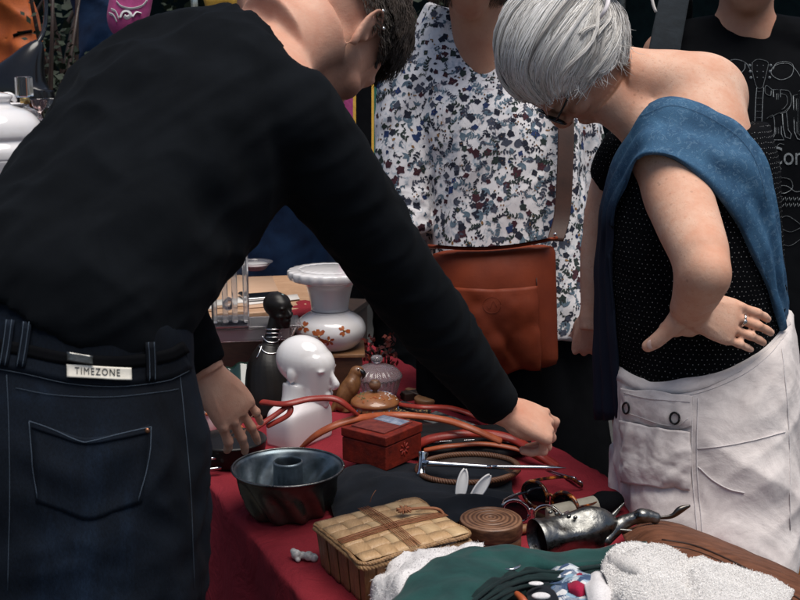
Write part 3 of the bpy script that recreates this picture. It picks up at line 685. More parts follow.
# left hand: spread over the hip, fingers to the right, thumb to the lower left
wp = P(686, 307, 1.925); dd = V((.93, -.01, -.32)); bk = V((.15, -.95, .25)); tt = V((-.55, -.1, -.85))
wi = hand(mb, wp, dd, bk, -tt, .96, [(6, 26, 16), (5, 24, 14), (4, 24, 14), (2, 22, 12)], [(.6, .1, -.3)] * 3, fan=.015)
mb.tube([P(687, 310, 1.945), P(676, 322, 1.93), P(664, 334, 1.93), P(656, 341, 1.935), P(648, 346, 1.945)], [.023, .018, .0138, .0128, .0108], 4, 18, rnd=True)
mb.ell(P(690, 322, 1.95), (.034, .018, .026)); mb.ell(P(674, 328, 1.945), (.026, .014, .016))
sR, eR, wR = P(634, 150, 2.22), P(597, 235, 2.30), P(592, 330, 2.30)
mb.tube([sR, P(612, 180, 2.28), eR], [.05, .044, .036], 5, 20); mb.tube([eR, P(596, 275, 2.30), wR], [.036, .036, .025], 5, 20)
hand(mb, P(592, 316, 2.30), V((-.02, .25, -.97)), V((.0, -1, -.2)), V((-1, 0, 0)), .85, [(75, 80, 40)] * 4, [(.7, .2, -.6)] * 3)
gp = std_pose(.57, 2.12, -70, 1.66)
legs_body(mb, gp)
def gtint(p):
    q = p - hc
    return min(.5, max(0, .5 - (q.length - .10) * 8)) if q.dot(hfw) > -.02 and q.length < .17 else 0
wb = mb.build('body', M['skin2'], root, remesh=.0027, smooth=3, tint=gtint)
relax(wb, 190, lambda c: np.minimum(np.minimum(away([P(665, 335, 1.94), P(590, 340, 2.3), wp + dd.normalized() * .085], .052, .075)(c), away([wi[k][0].lerp(wp + dd.normalized() * .07, q) for k in range(4) for q in (0, .25, .5, .75)], .030, .050)(c)), away([hc], .11, .15)(c)))
nm = simple('fingernail', (.62, .42, .36), (.58, .38, .32), .3)
mb = MB(); mb.ell(P(650.5, 344.5, 1.931), (.0065, .003, .0085)); mb.build('fingernail', nm, root)
for q in (0, 1, 2, 3): nail(wi, q, root, nm, .72)
# ring
pth = wp + dd.normalized() * .0855 + (-tt).normalized() * 0
mb = MB(); c = P(733, 322.5, 1.90); wbv = bvh(wb); c = on(wbv, 745, 322.5, -.0065, 1.95); rr_ = []
for i in range(17):
    a = math.pi * 2 * i / 16; rr_.append(c + V((.10, -.75, .30)).normalized() * (.0098 * math.cos(a)) + V((.25, .28, .9)).normalized() * (.0098 * math.sin(a)))
mb.tube(rr_, .0022, 1, 8, raw=True); mb.ell(on(wbv, 744.5, 321.5, .0012, 1.95), (.0042, .003, .0046)); mb.build('finger_ring', M['silver'], root)
# dotted top
mb = MB()
mb.loft([tuple(q) for q in [rp((622, 392), (778, 372), 2.12, .142), rp((617, 360), (777, 335), 2.12, .140), rp((607, 290), (780, 290), 2.11, .148), rp((603, 230), (776, 225), 2.09, .152), rp((612, 180), (772, 165), 2.08, .155), rp((632, 158), (766, 138), 2.09, .150), rp((650, 148), (762, 122), 2.11, .135)]], 6, 44, 2.2)
mb.ell(P(640, 150, 2.2), (.060, .07, .055)); mb.tube([P(636, 150, 2.21), P(622, 168, 2.25), P(614, 180, 2.275)], [.062, .056, .050], 4, 24)
tp = mb.build('dotted_top', M['black'], root, remesh=.007, smooth=4, disp=lambda p, n_: wr(p, V((.6, 0, .8)).normalized(), 3, 14, .004, 2))
tb = bvh(tp); org = V(tp['_o'])
mb = MB(); k = 0
for iy in range(66):
    for ia in range(150):
        z = .86 + iy * .0085 + random.gauss(0, .0007); a = 2 * math.pi * (ia + .5 * (iy % 2) + random.gauss(0, .07)) / 150
        o = V((.565 + math.cos(a) * .5, 2.13 + math.sin(a) * .5, z)); h_ = tb.ray_cast(o, V((.565, 2.13, z)) - o)
        if h_[0] is None: continue
        n_ = h_[1]; x = n_.orthogonal().normalized(); y = n_.cross(x); r_ = .00088 * random.uniform(.7, 1.2); b = len(mb.v)
        for j in range(6): mb.v.append(tuple(h_[0] + n_ * .0008 + x * r_ * math.cos(j * 1.0472) + y * r_ * math.sin(j * 1.0472)))
        mb.face([b + j for j in range(6)])
pd = mb.build('dot_print', simple('white dots', (.30, .30, .30), (.15, .15, .15), .7, scale=40), tp)
# sash
S1 = [(598, 420, 2.20), (598, 330, 2.16), (599, 260, 2.13), (604, 205, 2.09), (616, 165, 2.02), (631, 134, 1.99), (648, 108, 2.00), (668, 98, 2.01), (694, 103, 2.01), (722, 116, 2.02), (746, 132, 2.05), (762, 156, 2.09), (772, 190, 2.12), (780, 240, 2.14), (788, 310, 2.18)]
S2 = [(620, 420, 2.12), (616, 340, 2.07), (610, 260, 2.05), (613, 215, 2.01), (624, 185, 1.97), (633, 164, 1.93), (645, 153, 1.905), (664, 153, 1.90), (686, 162, 1.905), (706, 178, 1.92), (724, 201, 1.945), (744, 232, 1.985), (758, 260, 2.02), (770, 290, 2.06), (782, 330, 2.12)]
us_ = (0, .2, .4, .6, .8, 1); S1 = spl([list(q) for q in S1], 2); S2 = spl([list(q) for q in S2], 2)
Dg = np.zeros((len(S1), len(us_))); Hg = np.full_like(Dg, 9.0); PX = np.zeros((len(S1), len(us_), 2))
for i, (a, b) in enumerate(zip(S1, S2)):
    for j, t in enumerate(us_):
        q = np.array(a) + (np.array(b) - np.array(a)) * t; PX[i, j] = q[:2]; Dg[i, j] = q[2]
        d = ray(q[0], q[1])
        for tr_ in (tb, wbv):
            h_ = tr_.ray_cast(CAM, d.normalized())
            if h_[0] is not None: Hg[i, j] = min(Hg[i, j], (h_[0] - CAM).dot(FW))
Hg[Hg < 1.88] = 9
Dg = np.minimum(Dg, Hg - .016)
for _ in range(10):
    S_ = Dg.copy(); S_[1:-1] = (Dg[:-2] + Dg[2:] + 2 * Dg[1:-1]) / 4; S_[:, 1:-1] = (S_[:, :-2] + S_[:, 2:] + 2 * S_[:, 1:-1]) / 4
    Dg = np.minimum(S_, Hg - .015)
rows = [[P(PX[i, j, 0], PX[i, j, 1], Dg[i, j]) for j in range(len(us_))] for i in range(len(S1))]
for r in rows: r.insert(0, r[0] + FW * .03 + (r[0] - r[1]) * .12); r.append(r[-1] + FW * .02)
mb = MB(); mb.patch(rows, 4, fn=lambda p, u, v: .004 * math.sin(u * 17 + 3 * math.sin(v * 9)) * (.4 + .6 * math.sin(math.pi * u)) + .005 * noise.noise(p * 14))
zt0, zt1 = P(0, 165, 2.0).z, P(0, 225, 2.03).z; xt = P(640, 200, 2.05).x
sa = mb.build('denim_sash', M['sash'], root, solid=.003, soff=0, tint=lambda p: max(0, min(1, (zt0 - p.z) / (zt0 - zt1))) if p.x < xt else 0)  # tint paints shade onto the front edge, where the sash turns away
svb = bvh(sa)
line(svb, [(640, 117), (668, 106), (694, 111), (720, 124), (742, 141), (757, 165), (766, 200)], .0005, simple('sash stitching', (.09, .20, .32), (.05, .12, .22), .8), 'stitching', sa, .0012, fall=2.0)
# shorts
mb = MB()
mb.loft([tuple(q) for q in [rp((617, 362), (783, 304), 2.12, .166, .26), rp((619, 390), (788, 336), 2.12, .168, .16), rp((619, 420), (793, 392), 2.12, .166), rp((620, 460), (797, 450), 2.11, .165), rp((624, 500), (799, 500), 2.10, .15)]], 6, 48, 2.3, cap=True)
mb.loft([tuple(q) for q in [rp((628, 470), (799, 470), 2.06, .105), rp((631, 520), (799, 520), 2.05, .108), rp((640, 560), (797, 552), 2.05, .110), rp((648, 598), (778, 584), 2.05, .108)]], 6, 40, 2.5)
mb.loft([tuple(q) for q in [rp((613, 450), (740, 450), 2.20, .09), rp((609, 500), (735, 500), 2.21, .10), rp((607, 530), (730, 530), 2.21, .10), rp((606, 570), (725, 575), 2.21, .10)]], 6, 40, 2.5)
def shd(p, n_):
    return wr(p, V((.55, .2, -.8)).normalized(), 6, 38, .0016, 5) + wr(p, V((.75, .3, -.55)).normalized(), 1.7, 7, .011, 4) + wr(p, V((.8, .2, .5)).normalized(), 4, 17, .004, 8) - .005
st = mb.build('shorts', M['twill'], root, remesh=.0055, smooth=4, disp=shd)
tb2 = bvh(st)
strip(tb2, [(620, 372), (650, 384), (690, 383), (730, 367), (760, 345), (784, 318)], 17, M['twill'], 'waistband', st, .002, .003, fall=2.0)
line(tb2, [(621, 388), (650, 396), (690, 395), (735, 379), (766, 358), (788, 332)], .0011, M['seam'], 'seam', st, .0007, fall=2.0)
for dx in (0, 5): line(tb2, [(693 + dx, 398), (692 + dx, 430), (692 + dx, 470), (696 + dx, 520), (700 + dx, 560)], .0012, M['seam'], 'seam', st, .0007, fall=2.0)
line(tb2, [(697, 449), (725, 446), (755, 440), (785, 432)], .0016, M['seam'], 'seam', st, .0007, fall=2.0)
line(tb2, [(698, 467), (712, 480), (728, 489), (744, 493)], .0026, M['seam'], 'seam', st, .0007, fall=2.0)
line(tb2, [(781, 340), (787, 400), (790, 460), (790, 530)], .0014, M['seam'], 'seam', st, .0007, fall=2.0)
def bulge(px0, px1, py0, py1, amt, nu=9, nv=7, sk=0):
    return [[on(tb2, px0 + (px1 - px0) * u / (nu - 1) + sk * v / (nv - 1), py0(u / (nu - 1)) + (py1(u / (nu - 1)) - py0(u / (nu - 1))) * v / (nv - 1), .002 + amt * (math.sin(math.pi * u / (nu - 1)) * math.sin(math.pi * (.15 + .85 * v / (nv - 1)))) ** .5, 2.0) for u in range(nu)] for v in range(nv)]
mb = MB(); mb.patch(bulge(623, 690, lambda u: 420 + 12 * u, lambda u: 482 + 8 * u, .020), 5, fn=lambda p, u, v: wr(p, V((.7, 0, .7)), 8, 26, .006, 3) + .003 * noise.noise(p * 45) + .0015 * noise.noise(p * 140))
mb.build('cargo_pocket', M['twill'], st, solid=.002)
mb = MB(); mb.patch(bulge(622, 692, lambda u: 388 + 8 * u, lambda u: 421 + 9 * math.sin(2.6 * u), .013), 5, fn=lambda p, u, v: .0025 * noise.noise(p * 60))
pf = mb.build('pocket_flap', M['twill'], st, solid=.003); pfb = bvh(pf)
line(pfb, [(624, 393), (650, 399), (690, 402)], .001, M['seam'], 'seam', pf, .001, fall=2.0)
line(pfb, [(624, 412), (640, 417), (660, 424), (678, 425), (688, 418)], .001, M['seam'], 'seam', pf, .001, fall=2.0)
for x, y in ((627, 408), (675, 418)):
    c = on(pfb, x, y, .002, 2.0); c2 = [on(pfb, x + (4.6 if x > 650 else 3) * math.cos(a), y + 5.4 * math.sin(a), .0025, 2.0) for a in [i * math.pi / 8 for i in range(17)]]
    mb = MB(); mb.tube(c2, .0018, 1, 8, raw=True); mb.build('snap_ring', M['ring'], pf)
shoes(gp, M['rubber'], root)
# glasses
mb = MB()
for q in (-1, 1):
    mb.tube([Lw(q * .033 + .024 * math.cos(a), .105, .0 + .019 * math.sin(a)) for a in [i * math.pi / 8 for i in range(17)]], .0022, 1, 8, raw=True)
    mb.tube([Lw(q * .057, .103, .006), Lw(q * .073, .06, .006), Lw(q * .080, -.005, .008)], .002, 4, 8)
mb.tube([Lw(-.01, .106, .004), Lw(0, .110, .008), Lw(.01, .106, .004)], .002, 3, 8)
gl = mb.build('eyeglasses', M['phone'], root)
mb = MB()
for q in (-1, 1): mb.lathe(Lw(q * .033, .105, 0), [(.0001, .0015), (.016, .001), (.0225, 0)], 20, ax=(axw[0], axw[2], axw[1]))
mb.build('lens', M['lens'], gl)
# hair: swept over the head to a clip at the back
M['hair_g1'] = hairmat('silver hair light', (.88, .86, .82), (.97, .95, .92), .55); M['hair_g2'] = hairmat('silver hair mid', (.68, .65, .61), (.82, .79, .75), .55); M['hair_g3'] = hairmat('silver hair dark', (.34, .32, .30), (.52, .49, .46), .55)
RX, RY, RZ = .093, .112, .117
hcen = V((0, -.018, .018))
def ep(d, m): return Lw(*(hcen + V((d.x * RX, d.y * RY, d.z * RZ)) * m))
clip = V((-.12, -.93, -.12)).normalized()
def slerp(a, b, t):
    o = math.acos(max(-1, min(1, a.dot(b)))); s_ = math.sin(o)
    return a if s_ < 1e-4 else (a * math.sin((1 - t) * o) + b * math.sin(t * o)) / s_
mb = MB(); mb.ell(Lw(*hcen), (RX * .955 * .98, RY * .955 * .98, RZ * .955 * .98), axw, 32, 20)
hr = mb.build('hair', M['hair_g3'], root)
for v in hr.data.vertices:       # keep the cap off the face
    q = v.co + V(hr['_o']) - hc; z, y = q.dot(axw[2]), q.dot(axw[1])
    if z < .03 and y > -.02: v.co += (hc - V(hr['_o']) + V((0, 0, 0)) - v.co) * .28
mb = MB(); rts = []
def ghair(u, kind):
    s_ = 1 if u > 0 else -1; a = u * 1.45; jit = lambda s: V((random.gauss(0, s), random.gauss(0, s), random.gauss(0, s)))
    if kind == 0:        # from the front hairline over the crown and sides to the clip
        r = V((math.sin(a) * .95, math.cos(a) * .92 + .12, .52 * math.cos(a) - .10 - .20 * abs(u) ** 2 - .25 * max(0, abs(u) - .75) + random.uniform(-.12, .06))) + jit(.04)
        m = V((math.sin(a) * 1.05, .05, math.cos(a) * .95 - .38 * abs(u) ** 2 - .08)) + jit(.05)
    elif kind == 1:      # from somewhere on the crown
        r = V((math.sin(a) * .9, random.uniform(-.3, .8), math.cos(a) * .9 - .25 * abs(u))) + jit(.06); m = V((math.sin(a), -.35, math.cos(a) * .85 - .3 * abs(u))) + jit(.05)
    else:                # up from the nape
        r = V((s_ * random.uniform(.35, .95), random.uniform(-.75, -.05), random.uniform(-.72, -.38))); m = V((r.x * .9, -.75, -.30)) + jit(.06)
    r.normalize(); m.normalize(); e = (clip + V((random.gauss(0, .10), 0, random.gauss(0, .09)))).normalized()
    cl = V((round(u * 13) / 13 * 3, kind * 3.3, random.randrange(5) * 1.9)); lift = .990 + .075 * noise.noise(cl * 1.3) + random.uniform(-.012, .024); n_ = 14; pts = []; endt = 1.0 if random.random() < .85 else random.uniform(.45, .9); bl = .08 + .10 * noise.noise(cl * .7 + V((4, 4, 4)))
    for i in range(n_ + 1):
        t = i / n_ * endt; q = slerp(slerp(r, m, t), slerp(m, e, t), t); w_ = math.sin(math.pi * min(1, t + .1))
        q = (q + V((noise.noise(cl + V((0, 0, t * 2.6))), noise.noise(cl + V((3, 7, t * 2.6))), noise.noise(cl + V((t * 2.6, 4, 1))))) * .15 * w_ + V((0, 0, .035 * math.sin(t * 9 + cl.x * 2 + cl.z)))).normalized()
        pts.append(ep(q, lift + bl * math.sin(math.pi * t) * .8))
    return pts, V((u * 3, kind, cl.z))
def shade_id(d):
    v = noise.noise(d * 1.9 + V((9, 9, 9))) + random.gauss(0, .20); return 0 if v > -.06 else 1 if v > -.34 else 2
SL = []
for i in range(9500):
    kd = 0 if i < 6600 else 1 if i < 8300 else 2
    pts, d = ghair(random.uniform(-1.12, 1.05), kd); SL.append((pts, .00068, shade_id(d)))
for L_ in range(95):      # loose locks lying over the rest
    u0 = random.uniform(-1.15, .6); kd = random.choice((0, 0, 1)); st_ = random.getstate(); pts, d = ghair(u0, kd); amp = random.uniform(.002, .006); ph = random.uniform(0, 6.28); lift = random.uniform(1.015, 1.06); c0 = Lw(*hcen); m_ = random.choice((0, 0, 0, 1, 1, 2)); wv_ = random.uniform(5, 9); sd_ = V((random.gauss(0, 1), random.gauss(0, 1), random.gauss(0, 1))).normalized()
    for q_ in range(26):
        o_ = V((random.gauss(0, 1), random.gauss(0, 1), random.gauss(0, 1))) * .0022; n_ = len(pts); sl = []
        for i_, p_ in enumerate(pts):
            t_ = i_ / (n_ - 1); tp_ = math.sin(math.pi * min(1, t_ * .85 + .08)); sl.append(c0 + (p_ - c0) * (1 + (lift - 1) * tp_) + o_ * (1.3 - tp_ * .6) + sd_ * amp * math.sin(wv_ * t_ + ph))
        SL.append((sl, .00062, m_ if random.random() < .8 else 1))
for L_ in range(150):     # short broken hairs along the lower edge and nape
    u0 = random.uniform(-1.15, -.2); pts, d = ghair(u0, random.choice((0, 2))); p0_ = pts[0]; c0 = Lw(*hcen); o_ = (p0_ - c0).normalized(); dn = V((.25, -.1, -1)); n_ = random.uniform(.012, .035); cr_ = V((random.gauss(0, .5), random.gauss(0, .3), random.gauss(0, .3)))
    SL.append(([p0_ + (dn * .8 + o_ * .3 + cr_ * t_).normalized() * n_ * t_ for t_ in [j_ / 7 for j_ in range(8)]], .00038, random.choice((0, 1, 2))))
# bun
bc = hcen + V((-.012, -.116, -.020))
for i in range(900):
    a0 = random.uniform(0, 6.28); rad = random.uniform(.014, .036); hgt = random.gauss(0, .006); sp = random.uniform(2.2, 4.5); pts = []
    for j in range(11):
        a = a0 + sp * j / 10; pts.append(Lw(*(bc + V((math.cos(a) * rad * 1.25, -.020 + .020 * math.cos((rad - .022) / .014 * 1.5) + hgt + random.gauss(0, .0012), math.sin(a) * rad)))))
    SL.append((pts, .0007, random.choice((0, 0, 0, 1, 1, 2))))
# nape wisps
for i in range(0):
    d = V((random.choice((-1, -1, -1, 1)) * random.uniform(.2, 1), random.uniform(-1, -.1), random.uniform(-.8, -.25))).normalized(); p = hcen + V((d.x * RX, d.y * RY, d.z * RZ)) * .95; pts = []; dr = V((random.gauss(0, .18), -.02 + random.gauss(0, .15), -1)).normalized(); ln = random.uniform(.015, .045); ax_ = V((random.gauss(0, 1), random.gauss(0, 1), random.gauss(0, 1)))
    for j in range(9):
        t = j / 8; pts.append(Lw(*(p + dr * ln * t + ax_ * .004 * math.sin(t * 5 + i) * t)))
    SL.append((pts, .00038, random.choice((1, 2, 2))))
for i in range(34):        # flyaways round the brow
    d = V((random.uniform(-.7, .9), random.uniform(.3, .9), random.uniform(.2, .9))).normalized(); p = hcen + V((d.x * RX, d.y * RY, d.z * RZ)) * 1.0; pts = []; dr = (d * .6 + V((random.gauss(0, .5), random.gauss(0, .5), random.gauss(0, .5)))).normalized(); ln = random.uniform(.012, .03)
    for j in range(9):
        t = j / 8; pts.append(Lw(*(p + dr * ln * t + d * .012 * math.sin(t * 3.1) - dr * .012 * t * t)))
    SL.append((pts, .00035, random.choice((0, 1))))
fast_strands('hair_strands', SL, [M['hair_g1'], M['hair_g2'], M['hair_g3']], hr)
mb = MB(); mb.tube([P(599, 19, 1.955), P(604, 12, 1.945), P(608, 2, 1.95), P(607, -8, 1.97)], [.0025, .0035, .004, .003], 5, 10, rnd=True, flat=.6); mb.build('hair_clip', M['bisque'], hr)
# ================================================================ woman in the floral blouse
root = thing('person', 'woman in a white floral blouse and black skirt with leather bag across her body', 'person', (.22, 2.75, 0))
fp = std_pose(.245, 2.72, 186, 1.72, headpitch=30, headturn=-14)
fp['head'] = fp['head'] + V((-.085, -.03, .115)); fp['neck'] = (fp['neck'][0] + V((-.045, .03, -.01)), fp['neck'][1] + V((-.075, -.02, .10)))
fp['sR'] = P(408, 88, 2.72); fp['eR'] = P(403, 225, 2.70); fp['wR'] = P(430, 318, 2.62)      # her right arm is on the left of the picture
fp['sL'] = P(562, 92, 2.74); fp['eL'] = P(588, 215, 2.82); fp['wL'] = P(590, 318, 2.70)
fi = body(fp, root, M['skin3'], {'R': dict(d=V((.3, -.2, -.9)), back=V((-.6, -.7, 0)), t=V((.6, -.6, 0)), s=.95), 'L': dict(d=V((-.2, -.2, -.9)), back=V((.6, -.7, 0)), t=V((-.6, -.6, 0)), s=.95)}, .95, .0045, armr=(.044, .038, .028), shrink=-.03, neckr=.064)
mb = MB()
mb.loft([tuple(q) for q in [rp((424, 330), (604, 330), 2.72, .150), rp((428, 285), (598, 285), 2.72, .145), rp((430, 240), (588, 240), 2.72, .135), rp((428, 180), (584, 180), 2.72, .135), rp((412, 120), (580, 120), 2.72, .130), rp((400, 74), (578, 84), 2.73, .110), rp((412, 36), (564, 62), 2.74, .105), rp((426, 4), (548, 44), 2.745, .098)]], 7, 48, 2.3)
limb(mb, fp['sR'], fp['eR'], fp['wR'], .062, .058, .045, .010, end=.16)
limb(mb, fp['sL'], fp['eL'], fp['wL'], .062, .058, .045, .010, end=.05)
mb.ell(fp['sR'], (.074,) * 3); mb.ell(fp['sL'], (.074,) * 3); mb.tube([fp['sR'], P(450, 62, 2.74)], [.068, .06], 3, 18); mb.tube([fp['sL'], P(520, 66, 2.74)], [.068, .06], 3, 18)
bl = mb.build('blouse', M['blouse'], root, remesh=.007, smooth=5, disp=lambda p, n_: wr(p, V((.15, 0, 1)).normalized(), 2.2, 15, .007, 6) + wr(p, V((.6, 0, .6)).normalized(), 6, 26, .003, 3) - .004 + (wr(p, V((1, 0, .1)), 3, 40, .006, 2) if p.x < P(428, 0, 2.72).x and p.z < 1.2 and p.z > 1.0 else 0))
blb = bvh(bl); mb = MB(); gcol = [((.010, .013, .030), (.006, .008, .018)), ((.055, .010, .020), (.03, .007, .012)), ((.13, .19, .24), (.06, .10, .14)), ((.020, .035, .032), (.010, .02, .018)), ((.30, .16, .05), (.18, .08, .03)), ((.06, .07, .10), (.03, .035, .06)), ((.012, .035, .13), (.008, .02, .07))]
gm = [simple('print ' + n_, a, b, .85, scale=90) for n_, (a, b) in zip(('navy', 'maroon', 'grey blue', 'dark green', 'mustard', 'slate', 'blue'), gcol)]
def motif(h_, n_):
    x0 = n_.orthogonal().normalized(); a = random.uniform(0, 6.28); y0 = n_.cross(x0); X = x0 * math.cos(a) + y0 * math.sin(a); Y = n_.cross(X)
    def poly(pts, m):
        b = len(mb.v)
        for (u, v) in pts:
            p = h_[0] + X * u + Y * v; q = blb.find_nearest(p, .03); w_ = (q[0] + q[1] * .0009) if q[0] is not None else p
            mb.v.append(tuple(w_))
        mb.face([b + i for i in range(len(pts))], m)
    def leaf(cx, cy, an, L_, W_, m):
        pts = []
        for t in (0, .25, .5, .75, 1, .75, .5, .25):
            pass
        c_, s_ = math.cos(an), math.sin(an); up = [(t, W_ * math.sin(math.pi * t ** .75) * random.uniform(.8, 1.15)) for t in (0, .12, .3, .5, .7, .88, 1)]; dn = [(t, -W_ * math.sin(math.pi * t ** .75) * random.uniform(.8, 1.15)) for t in (.88, .7, .5, .3, .12)]
        poly([(cx + c_ * t * L_ - s_ * q, cy + s_ * t * L_ + c_ * q) for t, q in up + dn], m)
    k = random.random(); s_ = random.uniform(.5, 1.2)
    if k < .34:                          # flower
        m = random.choice((0, 0, 0, 1, 1, 5, 6, 3)); np_ = random.choice((4, 5, 5))
        for i in range(np_): leaf(0, 0, i * 6.283 / np_ + random.uniform(-.25, .25), .0115 * s_ * random.uniform(.7, 1.1), .0048 * s_, m)
        if random.random() < .3: leaf(-.0015, 0, 0, .003, .0015, 4)
    elif k < .66:                        # sprig
        m = random.choice((3, 3, 0, 2, 2, 5)); L_ = .036 * s_; bend = random.uniform(-.012, .012)
        P_ = lambda t: (L_ * (t - .5), bend * 4 * t * (1 - t))
        st_ = [P_(t / 6) for t in range(7)]; poly([(u, v + .0005) for u, v in st_] + [(u, v - .0005) for u, v in reversed(st_)], m)
        for t in (.2, .38, .55, .72, .9):
            u, v = P_(t)
            for q in (-1, 1):
                if random.random() < .85: leaf(u, v, q * random.uniform(.6, 1.1), .0095 * s_ * random.uniform(.6, 1.15), .0022 * s_, m)
    elif k < .82:                        # pale leaf spray
        m = random.choice((2, 2, 5))
        for i in range(5): leaf(0, 0, random.uniform(-1.2, 1.2), .019 * s_ * random.uniform(.6, 1), .0032 * s_, m)
    elif k < .93:
        for i in range(6): leaf(random.gauss(0, .007), random.gauss(0, .007), random.uniform(0, 6), .0045, .002, random.choice((0, 3, 1, 4)))
    else: leaf(0, 0, 0, .010, .003, random.choice((1, 4, 0)))
sp_ = []; tries = 0
while len(sp_) < 1700 and tries < 20000:
    tries += 1
    px, py = random.uniform(372, 612), random.uniform(5, 335)
    if random.random() < .62: o = P(px, py, 1.6); d = ray(px, py).normalized()
    else: o = V((random.uniform(-.12, .55), 2.75 + random.choice((-1, 1)) * .8, random.uniform(.82, 1.55))) + V((random.choice((-.7, 0, .7)), 0, 0)); d = (V((.2 + random.uniform(-.2, .2), 2.75, o.z)) - o).normalized()
    h_ = blb.ray_cast(o, d)
    if h_[0] is None or any((h_[0] - q).length < .0108 for q in sp_): continue
    sp_.append(h_[0]); motif(h_, h_[1])
fpz = mb.build('floral_print', gm, bl, flat=True)
# trousers
mb = MB()
mb.loft([tuple(q) for q in [rp((418, 300), (592, 300), 2.74, .13), rp((420, 380), (600, 380), 2.74, .14), rp((420, 470), (620, 470), 2.74, .15), rp((418, 580), (626, 580), 2.74, .16), rp((420, 672), (626, 672), 2.74, .17)]], 5, 44)
mb.build('long_skirt', M['pants_black'], root, disp=lambda q, n_: .010 * math.sin(q.x * 60 + 3 * q.z))
shoes(fp, M['rubber'], root)
# hair
M['hair_brown'] = hairmat('mid brown hair', (.030, .017, .010), (.10, .058, .032), .45)
L_ = fi['head'][0]; ax_ = fi['head'][1]; mb = MB(); mb.ell(L_(0, -.025, .045), (.086, .100, .088), ax_, 28, 18); hf_ = mb.build('hair', M['hair_brown'], root)
SL = []
for i in range(2600):
    d = V((random.gauss(0, 1), random.gauss(0, 1), abs(random.gauss(0, 1)) + .1)).normalized()
    if d.y > .7 and d.z < .6: continue
    p = V((0, -.025, .045)) + V((d.x * .087, d.y * .10, d.z * .09)); pts = []
    ln = random.uniform(.10, .17); o = V((d.x, d.y * .8 - .1, 0)); o = o.normalized() if o.length > .01 else V((1, 0, 0))
    tgt = V((o.x * .090, min(.05, o.y * .10 - .02), -.06 - ln * .2))
    for j in range(9):
        t = j / 8; q = p.lerp(tgt, t) + V((o.x, o.y, .3)) * .035 * math.sin(math.pi * t) + V((random.gauss(0, .002), random.gauss(0, .002), 0)); pts.append(L_(*q))
    SL.append((pts, .0009, 0))
fast_strands('hair_strands', SL, [M['hair_brown']], hf_)
# bag on its strap (hangs on her: a thing of its own)
bag = thing('shoulder_bag', 'rust orange leather shoulder bag with front pocket hanging against the floral blouse', 'bag', P(495, 378, 2.52))
def BP(u, v, o):                         # u, v across and down the bag; o = thickness towards the viewer
    l = np.array((428 + 20 * v, 246 + 128 * v)); r = np.array((557 + 3 * v, 238 + 134 * v)); q = l + (r - l) * u
    q[1] += 6 * math.sin(math.pi * u) * (1 - v); return P(q[0], q[1], 2.535 - o)
us = [i / 12 for i in range(13)]; vs = [i / 10 for i in range(11)]
th = lambda u, v: .012 + .045 * (math.sin(math.pi * min(1, max(0, u))) ** .45) * (math.sin(math.pi * (.12 + .82 * v)) ** .6)
mb = MB(); rs = []
for v in vs:
    fr = [BP(u, v, th(u, v) + (.009 * noise.noise(V((u * 3.5, v * 2.5, 2))) + .006 * noise.noise(V((u * 9 + v * 5, v * 7, 5)))) * min(1, 3 * v + .2) - .012 * math.exp(-((u - .5 - .3 * (v - .5)) / .07) ** 2) * v) for u in us]; bk_ = [BP(u, v, -th(u, v) * .55) for u in reversed(us)]
    rs.append(fr + bk_)
mb.rings(rs); bb = mb.build('bag_body', M['orange_leather'], bag, smooth=2, subd=1)
bgt = bvh(bb)
g_ = []
for v in (0, .2, .4, .6, .8, 1):
    g_.append([on(bgt, 453 + 6 * v + (83 - 2 * v) * u, 287 - 1 * u + (3 * math.sin(math.pi * u)) * (1 - v) + 84 * v, .004 + .018 * (math.sin(math.pi * u) ** .6) * (.5 + .5 * math.sin(math.pi * v)), 2.5) for u in (0, .12, .3, .5, .7, .88, 1)])
mb = MB(); mb.patch(g_, 5, fn=lambda p, u, v: .007 * noise.noise(p * 18) + .003 * noise.noise(p * 40) - .010 * math.exp(-((u - .25 - .5 * v) / .07) ** 2) * v - .007 * math.exp(-((u - .85 + .35 * v) / .06) ** 2) * v); bpk = mb.build('front_pocket', M['orange_leather'], bag, solid=.003)
bpt = bvh(bpk)
line(bgt, [(450, 284), (451, 300), (455, 330), (460, 370)], .0012, M['brown_leather'], 'seam', bag, .002, fall=2.5); line(bgt, [(536, 278), (538, 320), (541, 372)], .0012, M['brown_leather'], 'seam', bag, .002, fall=2.5)
mb = MB(); c_ = [on(bpt, 492 + 9 * math.cos(a), 305 + 8 * math.sin(a), .001, 2.5) for a in [i * math.pi / 10 for i in range(21)]]; mb.tube(c_, .00045, 1, 6, raw=True, flat=.5); mb.tube([on(bpt, 487 + i, 305 + 4 * math.sin(i * .7), .001, 2.5) for i in range(11)], .0004, 1, 6, raw=True, flat=.5); mb.build('embossed_mark', M['orange_leather'], bpk)
mb = MB(); mb.patch([[BP(u, -.015, o) for u in (0, .25, .5, .75, 1)] for o in (.03, .055, .06)], 5); 
mb.tube([BP(u, -.0, th(u, 0) + .004) for u in us], .004, 3, 8); mb.build('zip_edge', M['orange_leather'], bag)
def ribbon(pts, w_, across, mat, name, par, thick=.003, loc=None, sub=7):
    rows = [[V(p) + V(across).normalized() * w_ * k for k in (-.5, 0, .5)] for p in pts]
    mb = MB(); mb.patch(rows, sub); return mb.build(name, mat, par, solid=thick, soff=0, loc=loc)
ribbon([BP(.985, .02, .010), P(562, 215, 2.545), P(565, 170, 2.555), P(566, 120, 2.575), P(564, 70, 2.615), P(548, 35, 2.70), P(520, 20, 2.80), P(490, 40, 2.90), P(450, 150, 2.95), P(410, 215, 2.90), P(412, 240, 2.75), BP(.0, .02, .0)], .036, (1, -.25, 0), M['brown_leather'], 'strap', bag)
